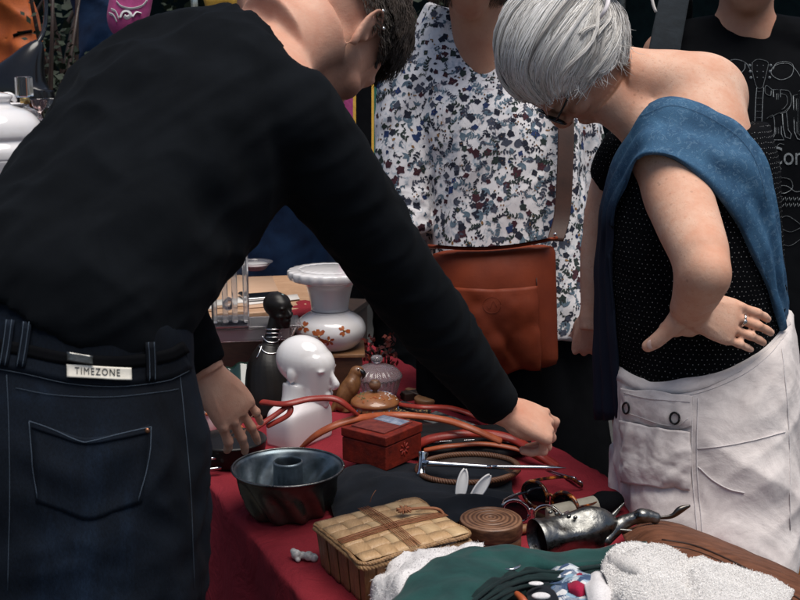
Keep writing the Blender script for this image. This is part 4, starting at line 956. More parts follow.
mb = MB(); c_ = BP(.985, -.03, .025); mb.ell(c_, (.004, .003, .004)); mb.build('stud', M['chrome'], bag)
# ================================================================ man in the printed T-shirt
root = thing('person', 'man in a black printed T-shirt standing behind the grey-haired woman', 'person', (.82, 2.95, 0))
tp_ = std_pose(.86, 2.95, 190, 1.86, headpitch=12)
ti = body(tp_, root, M['skin3'], None, 1.05, .0055, lambda p: 0.0, neckr=.062, armr=(.054, .045, .03), shrink=-.016)
mb = MB()
mb.loft([tuple(q) for q in [rp((652, 430), (832, 430), 2.86, .14), rp((648, 340), (836, 340), 2.86, .145), rp((646, 230), (838, 230), 2.86, .135), rp((645, 140), (842, 140), 2.86, .145), rp((648, 80), (840, 80), 2.88, .13), rp((668, 45), (826, 45), 2.90, .095), rp((702, 18), (790, 18), 2.91, .070)]], 7, 44, 2.4)
for n_ in 'LR': limb(mb, tp_['s' + n_], tp_['e' + n_], tp_['w' + n_], .07, .062, .055, .012, end=.02); mb.tube([tp_['s' + n_], V(tp_['torso'][-2][0])], [.078, .07], 3, 18)
ts = mb.build('t_shirt', M['tee'], root, remesh=.008, smooth=5, disp=lambda p, n_: wr(p, V((.3, 0, 1)).normalized(), 2.2, 11, .004, 6) - .002)
tsb = bvh(ts); mb = MB()
O = lambda x, y, o=.0016: on(tsb, x, y, o, 2.75)
def pl(pts, r=.0011, sub=6): mb.tube([O(x, y) for x, y in spl(pts, sub)], r, 1, 5, raw=True, flat=.4)
pl([(752, 63), (757, 60), (764, 61), (768, 64), (766, 74), (764, 82), (762, 88), (757, 88), (754, 80), (752, 70), (752, 63)])
for y in (66, 72, 78):
    for x in (749.5, 770.5): mb.ell(O(x - (y - 66) * .1 * (1 if x > 760 else -1), y), (.0035, .002, .0035))
    for x in (757, 763): mb.ell(O(x, y), (.0015, .001, .0015))
for x in (755.5, 762.5): pl([(x + 1, 88), (x, 100), (x - 1, 124)], .001)
for i in range(5): pl([(756, 92 + i * 6.5), (762, 92 + i * 6.5)], .0006)
pl([(750, 70), (745, 63), (735, 60), (727, 63), (728, 71), (737, 75), (744, 70), (745, 64)], .0009)
pl([(773, 70), (776, 64), (786, 62), (793, 66), (791, 76), (780, 80), (771, 74), (775, 66), (788, 64), (797, 72), (804, 85)], .0009)
pl([(798, 92), (804, 88), (812, 92)], .0009)
# big outlined letters R and U
def outl(pts, r=.0011): pl(pts + [pts[0]], r, 1)
outl([(773, 90), (780, 90), (781, 134), (784, 140), (772, 140), (775, 134)]); outl([(776.5, 94), (778, 94), (778.5, 134), (776.5, 134)], .0005)
pl([(780, 90), (789, 92), (791, 102), (787, 111), (780, 114)], .0011); pl([(781, 94), (786, 96), (787, 103), (784, 108), (781, 110)], .0009)
outl([(782, 114), (786, 112), (788, 130), (791, 134), (790, 139), (785, 137), (783, 128)]); pl([(773, 91), (766, 86), (765, 93), (770, 96), (771, 91)], .0012); pl([(770, 118), (777, 114), (785, 111), (791, 105)], .0009); pl([(766, 119), (773, 116), (774, 133), (769, 139)], .0009)
outl([(793, 96), (800, 94), (800, 132), (806, 136), (812, 132), (812, 92), (819, 92), (819, 136), (808, 142), (797, 139), (794, 132)]); outl([(796, 99), (797.5, 99), (797.5, 131), (800, 136), (796.5, 133)], .0005)
# second line
pl([(784, 145), (779, 144), (776, 150), (777, 163), (781, 169), (777, 170), (774, 166)], .0011)
px2m = 2.75 / FPX
add_text(mb, 'Comp', .062, lambda x, y, z: O(794 + x / px2m * .78, 157 - y / px2m * 1.0, .0016 + z), sx=1.0)
pl([(776, 182), (781, 178), (790, 180), (792, 188), (785, 193), (778, 192), (776, 187), (786, 186), (796, 192), (806, 188)], .0010)
for y in (199, 205): 
    for x in range(777, 806, 4): pl([(x, y - 2), (x + 1, y + 2), (x + 2.6, y - 1)], .0008, 2)
pl([(775, 199), (776, 207)], .0012)
pl([(776, 222), (786, 216), (797, 222), (806, 230)], .0009); pl([(774, 238), (788, 246), (802, 238)], .0009); pl([(780, 228), (790, 232), (800, 228)], .0008)
mb.build('chest_print', M['print'], ts)
mb = MB()
mb.loft([tuple(q) for q in [rp((655, 420), (830, 420), 2.9, .14), rp((655, 500), (832, 500), 2.9, .15)]], 4, 36)
for n_ in 'LR': limb(mb, tp_['h' + n_], tp_['k' + n_], tp_['a' + n_], .10, .08, .07, .008)
mb.build('trousers', M['pants_black'], root, remesh=.009, smooth=4); shoes(tp_, M['rubber'], root)
mb = MB(); mb.ell(ti['head'][0](0, -.022, .048), (.082, .098, .084), ti['head'][1], 28, 18); mb.build('hair', M['hair_dark'], root)
ribbon([P(662, 150, 2.74), P(660, 100, 2.715), P(663, 60, 2.73), P(670, 20, 2.79), P(676, -5, 2.88), P(678, 20, 3.0), P(672, 120, 3.05)], .075, (1, 0, 0), M['slate'], 'backpack_strap', None, .008, loc=P(662, 150, 2.74))
tag(bpy.data.objects['backpack_strap'], 'slate grey padded strap over the shoulder of the man in the printed T-shirt', 'strap')
mb = MB(); mb.tube([P(651, -8, 2.70), P(653, 4, 2.70), P(656, 12, 2.70)], .0035, 3, 8); o_ = mb.build('piping', M['paper'], bpy.data.objects['backpack_strap'])
# ================================================================ people farther back
def bystander(x, y, hd, ht, label, top, bottom, name='person', hairm=None, pitch=5, skinm='skin3', high=False):
    root = thing(name, label, 'person', (x, y, 0)); p = std_pose(x, y, hd, ht, headpitch=pitch)
    if high:
        for q, n in ((-1, 'L'), (1, 'R')): p['e' + n] = p['at'](q * .25, -.02, 1.14); p['w' + n] = p['at'](q * .06, .22, 1.20)
    i_ = body(p, root, M[skinm], None, 1.0, .007)
    mb = MB(); k = p['k']
    torso(mb, [(q[0] if j else V(q[0]) , q[1], q[2], q[3]) for j, q in enumerate(p['torso'][2 if high else 0:-1])], .018)
    for n_ in 'LR': limb(mb, p['s' + n_], p['e' + n_], p['w' + n_], .055, .05, .04, .014, end=.9); mb.ell(p['s' + n_], (.075 * k,) * 3); mb.tube([p['s' + n_], V(p['torso'][-2][0])], [.07, .068], 3, 14)
    ob = mb.build('jacket', M[top], root, remesh=.010, smooth=4, disp=lambda q, n_: wr(q, V((.7, .2, .7)).normalized(), 3, 14, .010, hd) - .004)
    mb = MB(); torso(mb, [(V(p['at'](0, 0, .76)), p['r'], .16 * k, .12 * k), (V(p['at'](0, 0, .98)), p['r'], .165 * k, .12 * k)] + ([(V(p['at'](0, 0, 1.10)), p['r'], .15 * k, .11 * k)] if high else []), .014)
    for n_ in 'LR': limb(mb, p['h' + n_], p['k' + n_], p['a' + n_], .095 * k, .072, .06, .008)
    mb.build('trousers', M[bottom], root, remesh=.011, smooth=4, disp=lambda q, n_: wr(q, V((1, 0, .3)).normalized(), 3, 14, .006, hd)); shoes(p, M['rubber'], root)
    mb = MB(); mb.ell(i_['head'][0](0, -.022, .05), (.083, .10, .084), i_['head'][1], 24, 14); mb.build('hair', hairm or M['hair_dark'], root)
    return p, root
rail = thing('clothes_rail', 'steel clothes rail standing at the far left behind the display stand', 'clothes rail', (-1.25, 4.45, 0))
mb = MB(); mb.tube([V((-2.3, 4.45, 2.02)), V((-1.5, 4.45, 2.02)), V((-.75, 4.45, 2.02))], .014, 3, 10); mb.build('bar', M['chrome'], rail)
for x in (-2.28, -.77):
    mb = MB(); mb.tube([V((x, 4.45, 0)), V((x, 4.45, 1)), V((x, 4.45, 2.03))], .014, 3, 10); mb.build('post', M['chrome'], rail)
def hung(name, label, cx, w_, z0, z1, mat, sleeves=True):
    r0 = thing(name, label, cat_of[name], (cx, 4.40, z1)); mb = MB(); ks = [(V((cx, 4.42, z0)), V((1, 0, 0)), w_, .085), (V((cx, 4.42, (z0 + z1) / 2)), V((1, 0, 0)), w_ * .97, .085), (V((cx, 4.43, z1 - .10)), V((1, 0, 0)), w_ * .93, .07), (V((cx, 4.45, z1 - .02)), V((1, 0, 0)), w_ * .45, .04)]
    mb.loft(ks, 6, 40, 2.6)
    if sleeves:
        for q in (-1, 1): mb.tube([V((cx + q * w_ * .75, 4.43, z1 - .11)), V((cx + q * w_ * 1.02, 4.40, z1 - .38)), V((cx + q * w_ * 1.0, 4.36, z0 + .05))], [.07, .065, .05], 5, 18)
    b_ = mb.build('cloth_body', mat, r0, remesh=.010, smooth=3, disp=lambda q, n_: wr(q, V((.5, 0, .8)).normalized(), 2, 7, .022, cx) + wr(q, V((.8, 0, -.5)).normalized(), 3, 11, .010, cx) - .010); mb = MB()
    mb.tube([V((cx, 4.45, z1 - .03)), V((cx, 4.45, z1 + .03)), V((cx + .02, 4.45, z1 + .07)), V((cx, 4.45, z1 + .10))], .004, 4, 6); mb.build('hanger_hook', M['chrome'], r0); return r0, b_
cat_of = dict(orange_jacket='jacket', denim_jacket='jacket')
oj, ob_ = hung('orange_jacket', 'bright orange jacket hanging on the rail at the upper left', -1.67, .26, 1.30, 1.93, M['orange_cloth'])
mb = MB(); mb.tube([on(bvh(ob_), x, y, .003, 4.3) for x, y in ((14, 36), (22, 33), (32, 31))], .006, 4, 6); mb.build('pocket_zip', M['black'], oj)
dj, db_ = hung('denim_jacket', 'dark blue denim jacket hanging on the rail right of the dark plant', -1.10, .11, 1.42, 1.93, M['denim_blue'], False)
pC, rC = bystander(-.40, 3.62, 200, 1.80, 'person in white top and blue jeans standing at the far end of the table', 'white_cloth', 'denim_blue', pitch=15, skinm='skin', high=True)
pD, rD = bystander(-.12, 4.3, 175, 1.76, 'person in black behind the bowed head of the seller', 'black', 'black')
# ================================================================ table with red cloth
uT = V((-.42, .907, 0)); vT = V((.907, .42, 0)); cT = V((.043, 2.045, 0)); hw = .350
def TB(s_, t, z): return cT + uT * s_ + vT * (t * hw) + V((0, 0, z))
root = thing('folding_table', 'long market table with a metal frame under the red cloth', 'table', TB(.4, 0, 0))
mb = MB(); mb.box(TB(.45, 0, TZ - .022), (1.08, hw - .012, .014), (uT, vT, V((0, 0, 1)))); mb.build('tabletop', M['wood_dark'], root)
for s_ in (-.5, 1.4):
    for t in (-.8, .8): mb = MB(); mb.tube([TB(s_, t, 0), TB(s_, t, .35), TB(s_, t * .97, TZ - .037)], .016, 3, 12); mb.build('leg', M['chrome'], root)
# cloth: top sheet plus hanging sides in one sheet
rows = []; NS = 60
def clothrow(s_):
    wob = lambda q: .018 * math.sin(s_ * 17 + q) + .012 * math.sin(s_ * 31 + 2 * q)
    r = []
    for z in (.12, .25, .40, .55, .64): f_ = (TZ - z) / .58; r.append(TB(s_, -1, z) - vT * (.012 + wob(1) * f_ + .05 * f_ * f_))
    r.append(TB(s_, -1, .687) - vT * .010); r.append(TB(s_, -1, .6985) - vT * .002)
    for t in (-.9, -.6, -.3, 0, .3, .6, .9): r.append(TB(s_, t, TZ + .0008 * math.sin(s_ * 9 + t * 5)))
    r.append(TB(s_, 1, .6985) + vT * .002); r.append(TB(s_, 1, .687) + vT * .010)
    for z in (.64, .55, .40, .25, .12): f_ = (TZ - z) / .58; r.append(TB(s_, 1, z) + vT * (.012 + wob(4) * f_ + .05 * f_ * f_))
    return r
mb = MB(); mb.patch([clothrow(-.66 + 2.24 * i / NS) for i in range(NS + 1)], 3, fn=lambda p, u, v: wr(p, (vT * .8 + uT * .6).normalized(), 4, 17, .0038, 4) + wr(p, uT, 3, 24, .0024, 8) + .0035 * math.exp(-(((p - cT).dot(uT) + .06) / .006) ** 2) + .0035 * math.exp(-(((p - cT).dot(vT) + .21) / .006) ** 2) - .004)
for e, q in ((-.66, -1), (1.58, 1)):
    mb.patch([[TB(e, t, z) + uT * (q * (.006 + (TZ - z) * (.06 + .03 * math.sin(t * 12)))) for t in (-1, -.75, -.5, -.25, 0, .25, .5, .75, 1)] for z in (TZ - .0005, .66, .5, .3, .12)], 4)
tc = mb.build('tablecloth', M['red'], None, loc=TB(.4, 0, .12), solid=.0015, soff=1); tag(tc, 'red cloth draped over the market table down to the ground', 'tablecloth')
Z3 = V((0, 0, 1))
def obj(name, label, cat, loc, group=None): return thing(name, label, cat, loc, group)
# ---------------------------------------------------------------- bundt tin
c = T(288, 468, .785); c.z = TZ + .002
r0 = obj('cake_tin', 'dark fluted ring cake tin with centre tube at the left table edge', 'cake tin', c)
fl = lambda a, t, z: 1 + (.085 * math.sin(10 * (a + z * 7)) * min(1, max(0, (.078 - z) / .03)))
mb = MB(); mb.lathe(c, [(.030, .0), (.045, -.000), (.062, .002), (.071, .012), (.078, .035), (.086, .060), (.093, .078), (.0975, .083), (.0985, .085)], 120, fl, 4, cap=False); mb.build('outer_wall', M['tin_out'], r0, solid=.0012, soff=-1)
mb = MB(); mb.lathe(c, [(.026, .0035), (.045, .003), (.0605, .005), (.069, .014), (.076, .036), (.084, .060), (.091, .078), (.0955, .083), (.0975, .0855)], 120, fl, 4, cap=False); mb.build('inner_wall', M['tin'], r0)
mb = MB(); mb.lathe(c, [(.033, .003), (.030, .02), (.0275, .05), (.0262, .085), (.0265, .094), (.0252, .0955), (.0235, .093), (.0235, .05), (.025, .0)], 48, None, 4, cap=False); mb.build('centre_tube', M['tin'], r0)
mb = MB(); mb.tube([c + V((.0985 * math.cos(a), .0985 * math.sin(a), .0855)) for a in [2 * math.pi * i / 64 for i in range(65)]], .0022, 1, 8, raw=True); mb.build('rim', M['pewter'], r0)
# ---------------------------------------------------------------- wicker basket
zb = TZ + .088
A, B, C, D_ = T(317, 518, zb), T(413, 492, zb), T(460, 527, zb), T(372, 557, zb)
e1 = ((D_ - A) + (C - B)) / 2; e2 = ((B - A) + (C - D_)) / 2; L1, L2 = e1.length, e2.length; e1 = e1.normalized(); e2 = (e2 - e1 * e2.dot(e1)).normalized(); cc = (A + B + C + D_) / 4; cb = V((cc.x, cc.y, TZ))
r0 = obj('wicker_basket', 'square woven chip basket with tied lid at the table edge', 'basket', cb)
chip = [wood('basket chip ' + n_, a, b, 60, s_, .6) for n_, a, b, s_ in (('pale', (.46, .30, .15), (.62, .44, .25), (1, 8, 8)), ('tan', (.38, .22, .10), (.55, .36, .19), (8, 1, 8)), ('brown', (.13, .055, .022), (.27, .13, .055), (8, 8, 1)), ('mid', (.17, .075, .03), (.33, .17, .075), (8, 8, 1)))]
def BK(u, v, z): return cb + e1 * (u * L1 / 2) + e2 * (v * L2 / 2) + V((0, 0, z))
mb = MB()      # sides: vertical chips bulging over and under
ns = 9
for side in range(4):
    for i in range(ns):
        u0, u1 = -1 + 2 * i / ns - .004, -1 + 2 * (i + 1) / ns + .004; off = .0009 * (1 if i % 2 else -1)
        rows = []
        for z in (.002, .02, .045, .066):
            fl_ = .93 + .07 * z / .066; row = []
            for u in (u0, (u0 + u1) / 2, u1):
                o = 1.0 + (.010 if u == (u0 + u1) / 2 else 0) + off / .09
                uu, vv = (u * fl_, -o * fl_) if side == 0 else (o * fl_, u * fl_) if side == 1 else (-u * fl_, o * fl_) if side == 2 else (-o * fl_, -u * fl_)
                row.append(BK(uu, vv, z))
            rows.append(row)
        mb.patch(rows, 3, m=random.choice((2, 2, 3)))
mb.box(BK(0, 0, .033), (L1 / 2 * .925, L2 / 2 * .925, .029), (e1, e2, Z3), m=2); mb.box(BK(0, 0, .0045), (L1 / 2 * .92, L2 / 2 * .92, .003), (e1, e2, Z3), m=2)
mb.build('basket_body', chip, r0, solid=.0015, soff=0)
def braid(pts, r, mat, name, par, cyc=40):
    mb = MB()
    P0 = [V(p) for p in pts]; ks = spl([list(p) for p in P0], 14); n_ = len(ks); tot = 0
    for ph in (0, 2.09, 4.19):
        q = []
        for i, k in enumerate(ks):
            t = (V(ks[min(i + 1, n_ - 1)]) - V(ks[max(i - 1, 0)])).normalized(); s_ = t.cross(Z3); s_ = s_.normalized() if s_.length > 1e-4 else V((1, 0, 0)); a = i / n_ * cyc * 2 * math.pi + ph
            q.append(V(k) + s_ * (math.cos(a) * r * .6) + t.cross(s_) * (math.sin(a) * r * .6))
        mb.tube(q, r * .62, 1, 6, raw=True)
    return mb.build(name, mat, par)
def rect(f_, z, n_=6):
    out = []
    for (u0, v0), (u1, v1) in (((-1, -1), (1, -1)), ((1, -1), (1, 1)), ((1, 1), (-1, 1)), ((-1, 1), (-1, -1))):
        for i in range(n_): t = i / n_; out.append(BK((u0 + (u1 - u0) * t) * f_, (v0 + (v1 - v0) * t) * f_, z))
    return out + [out[0]]
braid(rect(1.02, .067), .0042, M['wicker_edge'], 'rim_braid', r0, 46)
lt = V((.0, 0, 0))
def LD(u, v, dz=0): return BK(u * 1.02 - .0, v * 1.02, .0795 + .004 * (1 - u * u) * (1 - v * v) + .006 * (v + .2 * u) * .6 + dz)
lid = obj_lid = None
mb = MB(); nl = 6
for i in range(nl):
    a0, a1 = -1 + 2 * i / nl + .012, -1 + 2 * (i + 1) / nl - .012
    for dirn in (0, 1):
        rows = []
        for k in range(nl * 4 + 1):
            t = -1 + 2 * k / (nl * 4); ph = math.cos(math.pi * (k / 4 - .5) + math.pi * i + math.pi * dirn); dz = .0012 * ph
            rows.append([LD(*((a, t) if dirn else (t, a)), dz + (.0004 if a not in (a0, a1) else 0)) for a in (a0, (a0 + a1) / 2, a1)])
        mb.patch(rows, 1, m=dirn if random.random() < .8 else 1 - dirn)
lid = mb.build('lid', chip, r0, solid=.0012, soff=0)
braid([LD(p, q, -.003) for p, q in [(-1, -1), (-.33, -1), (.33, -1), (1, -1), (1, -.33), (1, .33), (1, 1), (.33, 1), (-.33, 1), (-1, 1), (-1, .33), (-1, -.33), (-1, -1)]], .0030, M['wicker_edge'], 'lid_braid', lid, 48)
mb = MB()
for q in (-.10, -.06, -.02, .02, .06, .10):
    mb.tube([LD(q + .1 + random.uniform(-.01, .01), t, .0032 + random.uniform(0, .0008)) for t in (-1.02, -.5, 0, .5, 1.02)], .0013, 3, 6, flat=.5)
    mb.tube([LD(t, q - .05 + random.uniform(-.01, .01), .0042 + random.uniform(0, .0008)) for t in (-1.02, -.5, 0, .5, 1.02)], .0013, 3, 6, flat=.5)
mb.build('raffia_bands', M['raffia'], lid)
mb = MB(); kc = T(404, 512, zb + .006)
for i in range(26): a = random.uniform(0, 6.28); mb.tube([kc + V((random.gauss(0, .004), random.gauss(0, .004), 0)), kc + V((.006 * math.cos(a), .006 * math.sin(a), .005)), kc + V((.012 * math.cos(a), .012 * math.sin(a), .001 + random.random() * .006))], .0012, 3, 5)
mb.tube([kc + V((0, 0, .004)), T(425, 508, zb + .009), T(440, 510, zb + .004), T(446, 520, zb - .01)], .0024, 4, 6)
mb.build('raffia_knot', M['raffia'], lid)
mb = MB(); mb.tube([T(370, 502, zb + .002), T(372, 496, zb + .015), T(376, 490, zb + .022)], .0005, 3, 5); mb.build('raffia_end', M['raffia'], lid)
# ---------------------------------------------------------------- small white figurine at the edge
c = T(304, 561, TZ)
r0 = obj('figurine', 'tiny white ornament lying at the table edge beside the wicker basket', 'ornament', c)
mb = MB()
for x, y, z, r in ((-.012, -.002, .012, .0085), (-.017, .0, .017, .0052), (-.002, .0, .010, .0065), (.008, -.003, .010, .0082), (.017, -.006, .008, .0068), (-.009, -.008, .006, .0045)): mb.ell(c + V((x, y, z)), (r, r * .9, r))
mb.tube([c + V((-.014, 0, .012)), c + V((0, 0, .009)), c + V((.017, -.004, .009))], [.006, .0055, .006], 4, 10, rnd=True)
mb.build('body', simple('speckled porcelain', (.62, .61, .60), (.22, .22, .22), .25, 0, 160, .2, 200, .001, .5), r0, remesh=.0012, smooth=2)
# ---------------------------------------------------------------- turned wooden box
c = T(491, 518, TZ + .064); c.z = TZ
r0 = obj('trinket_box', 'round turned wooden box with concentric rings on its lid', 'wooden box', c)
mb = MB(); mb.lathe(c, [(.0001, .001), (.047, .001), (.0495, .004), (.0500, .02), (.0497, .036), (.0485, .0385)], 64, None, 1); mb.build('box_base', M['turned'], r0)
pr_ = [(.0505, .0392), (.0515, .041), (.0517, .056), (.0505, .062), (.048, .064), (.0445, .0642), (.043, .0622), (.041, .0640), (.030, .0648), (.0285, .0632), (.0265, .0652), (.017, .0655), (.0158, .0640), (.014, .0657), (.006, .0660), (.0045, .0648), (.0001, .0650)]
mb = MB(); mb.lathe(c, pr_, 64, None, 1, cap=False); mb.build('lid', M['turned'], r0, bevel=.0004)
# ---------------------------------------------------------------- navy cloth lying under things
def sheet(name, label, cat, pts, mat, amp=.006, sc=16, solid=.003, zoff=.006, sub=5, seed=1):
    rows = [[T(x, y, TZ + z) for x, y, z in r] for r in pts]; mb = MB(); mb.patch(rows, sub, fn=lambda p, u, v: amp * noise.noise(p * sc + V((seed, 0, 0))) + wr(p, V((.9, .2, 0)).normalized(), 5, 20, .006, seed) + wr(p, V((.5, .8, 0)).normalized(), 5, 24, .004, seed + 3))
    o = mb.build(name, mat, None, loc=(lambda q: V((q.x, q.y, TZ)))(rows[len(rows) // 2][len(rows[0]) // 2]), solid=solid, soff=0); return tag(o, label, cat)
sheet('cloth', 'dark navy cloth crumpled on the table under the red box', 'cloth', [[(335, 470, .012), (370, 462, .02), (420, 462, .02), (470, 470, .02), (510, 478, .008)], [(330, 492, .016), (370, 480, .03), (420, 482, .024), (470, 486, .022), (512, 492, .008)], [(335, 520, .012), (380, 500, .03), (430, 504, .03), (475, 502, .030), (520, 505, .006)], [(350, 540, .006), (400, 520, .02), (440, 530, .02), (480, 516, .025), (525, 515, .005)]], M['navy'], .010, 13, sub=9)
# ---------------------------------------------------------------- red box
zt = TZ + .024
f0 = T(386, 472, zt); fl_ = T(342, 460, zt); fr = T(419, 467, zt); a1 = (fl_ - f0); a2 = (fr - f0); bk = fl_ + (fr - f0)
r0 = obj('jewellery_box', 'red tooled leather box with blue lined top on the navy cloth', 'box', (f0 + bk) / 2)
X = V((a1.x, a1.y, 0)).normalized(); Y = V((a2.x, a2.y, 0)); l2 = .115; Y = (Y - X * Y.dot(X)).normalized(); l1 = V((a1.x, a1.y, 0)).length; hb = .068
cbx = f0 + X * l1 / 2 + Y * l2 / 2
mb = MB(); mb.box(cbx + Z3 * (hb * .36), (l1 / 2, l2 / 2, hb * .36), (X, Y, Z3)); mb.build('box_base', M['redbox'], r0, bevel=.003)
mb = MB(); mb.box(cbx + Z3 * (hb * .87), (l1 / 2 + .0015, l2 / 2 + .0015, hb * .14), (X, Y, Z3)); lid = mb.build('lid', M['redbox'], r0, bevel=.003)
mb = MB(); mb.box(cbx + Z3 * (hb * 1.02), (l1 / 2 - .014, l2 / 2 - .012, .0025), (X, Y, Z3)); mb.build('lid_panel', simple('worn red lining', (.20, .035, .025), (.09, .012, .010), .6, 0, 70), lid, bevel=.001)
mb = MB(); mb.box(cbx + Z3 * (hb * 1.055) + Y * (l2 * .22) - X * .004, (l1 / 2 - .022, l2 * .14, .0008), (X, Y, Z3)); mb.build('paper_slip', simple('blue printed paper', (.34, .38, .46), (.10, .13, .22), .6, 0, 90), lid)
mb = MB(); ctr = f0 + Y * .058 - X * .0006 + Z3 * .030
for i in range(8): a = i * math.pi / 4; mb.ell(ctr + Y * (.009 * math.cos(a)) + Z3 * (.009 * math.sin(a)), (.0012, .006, .0025), (X, Y * math.cos(a) + Z3 * math.sin(a), Z3 * math.cos(a) - Y * math.sin(a)), 10, 6)
mb.build('tooled_flower', M['redstrap'], r0)
# ---------------------------------------------------------------- oval bowl with chrome rod
c = T(468, 478, TZ + .012); 
r0 = obj('oval_basket', 'dark oval bowl with a braided brown rim under the polished steel rod', 'bowl', V((c.x, c.y, TZ)))
oax = (V((.97, .22, 0)), V((-.22, .97, 0)), Z3); sq = lambda a, t, z: 1.0
mb = MB(); b0 = len(mb.v); mb.lathe(V((0, 0, 0)), [(.001, .004), (.06, .004), (.085, .010), (.098, .030), (.094, .031), (.080, .013), (.06, .007), (.001, .007)], 56, None, 3, cap=False)
mb.v = [tuple(c - Z3 * .012 + oax[0] * (p[0] * 1.02) + oax[1] * (p[1] * .80) + Z3 * p[2]) for p in mb.v]; mb.build('bowl', M['wood_dark'], r0)
braid([c + oax[0] * (.098 * math.cos(a)) + oax[1] * (.077 * math.sin(a)) + Z3 * .020 for a in [2 * math.pi * i / 24 for i in range(25)]], .005, simple('brown woven rim', (.14, .06, .03), (.07, .03, .015), .5), 'braided_rim', r0, 36)
p0, p1, p2 = T(424, 463, TZ + .055), T(492, 467, TZ + .050), T(566, 468, TZ + .045)
r0 = obj('honing_steel', 'polished steel rod with a round guard lying across the oval bowl', 'steel rod', p0)
ax = (p1 - p0).normalized()
mb = MB(); mb.tube([p0 - ax * .004, p0.lerp(p1, .5), p1], [.006, .0048, .0042], 4, 14); mb.build('rod', M['chrome'], r0)
mb = MB(); mb.tube([p1, p1.lerp(p2, .4), p1.lerp(p2, .8), p2], [.0048, .0055, .0050, .001], 4, 12, flat=.8); mb.build('tip', M['chrome'], r0)
mb = MB(); q0, q1 = T(423, 453, TZ + .066), T(421, 474, TZ + .032); mb.tube([q0 + (q0 - q1) * .02, q0, q0.lerp(q1, .25), q0.lerp(q1, .5), q0.lerp(q1, .8), q1], [.0085, .0105, .0080, .0072, .0075, .0095], 4, 16, rnd=True); mb.build('guard', M['chrome'], r0)
# ---------------------------------------------------------------- rabbit ears
c = T(470, 503, TZ + .018)
r0 = obj('rabbit_ornament', 'pair of white porcelain rabbit ears standing up from the navy cloth', 'ornament', V((c.x, c.y, TZ + .01)))
for (x0, y0), (x1, y1) in (((459, 502), (465, 469)), ((471, 502), (490, 475))):
    b_ = T(x0, y0, TZ + .020); d0 = b_.y; k = (b_ - CAM).dot(FW); t_ = P(x1, y1, k + .012); mb = MB(); L_ = (t_ - b_).length; dr = (t_ - b_).normalized(); sd_ = dr.cross(FW).normalized(); nn = sd_.cross(dr); nn = nn if nn.dot(FW) < 0 else -nn
    rows = [[b_ + dr * (L_ * t) + sd_ * (w_ * u) - nn * (.004 * (1 - u * u)) for u in (-1, -.7, -.35, 0, .35, .7, 1)] for t, w_ in ((0, .006), (.2, .0085), (.45, .0100), (.7, .0090), (.88, .0060), (.97, .003), (1, .0008))]
    mb.patch(rows, 4); mb.build('ear', M['ear_white'], r0, solid=.0035, soff=0)
mb = MB(); mb.ell(V((c.x, c.y + .005, TZ + .018)), (.032, .020, .012)); mb.build('base', M['navy'], r0)
# ---------------------------------------------------------------- leather straps
def strap(label, pts, r, mat, flat=.55, group=None):
    p = [T(x, y, TZ + z) for x, y, z in pts]; mb = MB(); mb.tube(p, r, 7, 10, flat=flat, rnd=True, upv=(.1, -.5, .85)); o = mb.build('leather_strap', mat, None, loc=V((p[0].x, p[0].y, TZ))); return tag(o, label, 'strap')
strap('thin red strap looped in front of the white bust', [(262, 402, .13), (285, 404, .14), (310, 399, .145), (335, 399, .145), (352, 410, .12), (366, 424, .07)], .0075, M['redstrap'])
strap('red strap bent in a small loop at the side of the white bust', [(256, 428, .10), (275, 415, .12), (289, 406, .135), (288, 415, .12), (268, 426, .10)], .006, M['redstrap'])
strap('orange strap arching over the red box toward the hand', [(297, 456, .01), (305, 444, .05), (325, 430, .085), (355, 419, .10), (395, 415, .09), (440, 419, .085), (470, 428, .075), (500, 441, .05)], .0085, M['tan'])
strap('thick red strap curving behind the red box under the hand', [(416, 446, .03), (430, 439, .045), (460, 434, .055), (490, 434, .05), (515, 440, .04), (535, 452, .03), (556, 466, .006)], .0105, M['redstrap'])
strap('slim orange strap lying beside the thick red strap', [(425, 450, .025), (450, 446, .035), (485, 444, .035), (520, 450, .025), (545, 462, .008)], .0055, M['tan'])
strap('short red strap behind the patterned purse', [(395, 404, .03), (420, 407, .04), (450, 408, .035), (475, 416, .02), (500, 430, .01)], .007, M['redstrap'])
# black handbag lying under the straps
c = T(455, 448, TZ); r0 = obj('handbag', 'soft black leather handbag lying under the red and orange straps', 'handbag', c)
mb = MB(); X = V((.97, -.05, 0)).normalized(); Y = V((.05, .97, 0)).normalized()
mb.loft([(c + Z3 * .002, X, .150, .075, Y), (c + Z3 * .012, X, .158, .082, Y), (c + Z3 * .026, X, .150, .074, Y), (c + Z3 * .034, X, .11, .05, Y), (c + Z3 * .036, X, .03, .015, Y)], 5, 48, 3)
mb.build('bag_body', M['phone2'], r0, disp=lambda p, n_: .006 * noise.noise(p * 22) + wr(p, V((1, .3, 0)).normalized(), 6, 28, .003, 3)); mb = MB(); mb.tube([c + X * x + Y * (-.055 + .01 * math.sin(x * 30)) + Z3 * .034 for x in (-.12, -.06, 0, .06, .12)], .0022, 4, 6); mb.build('zip', M['chrome'], r0)
c = T(452, 418, TZ + .03)
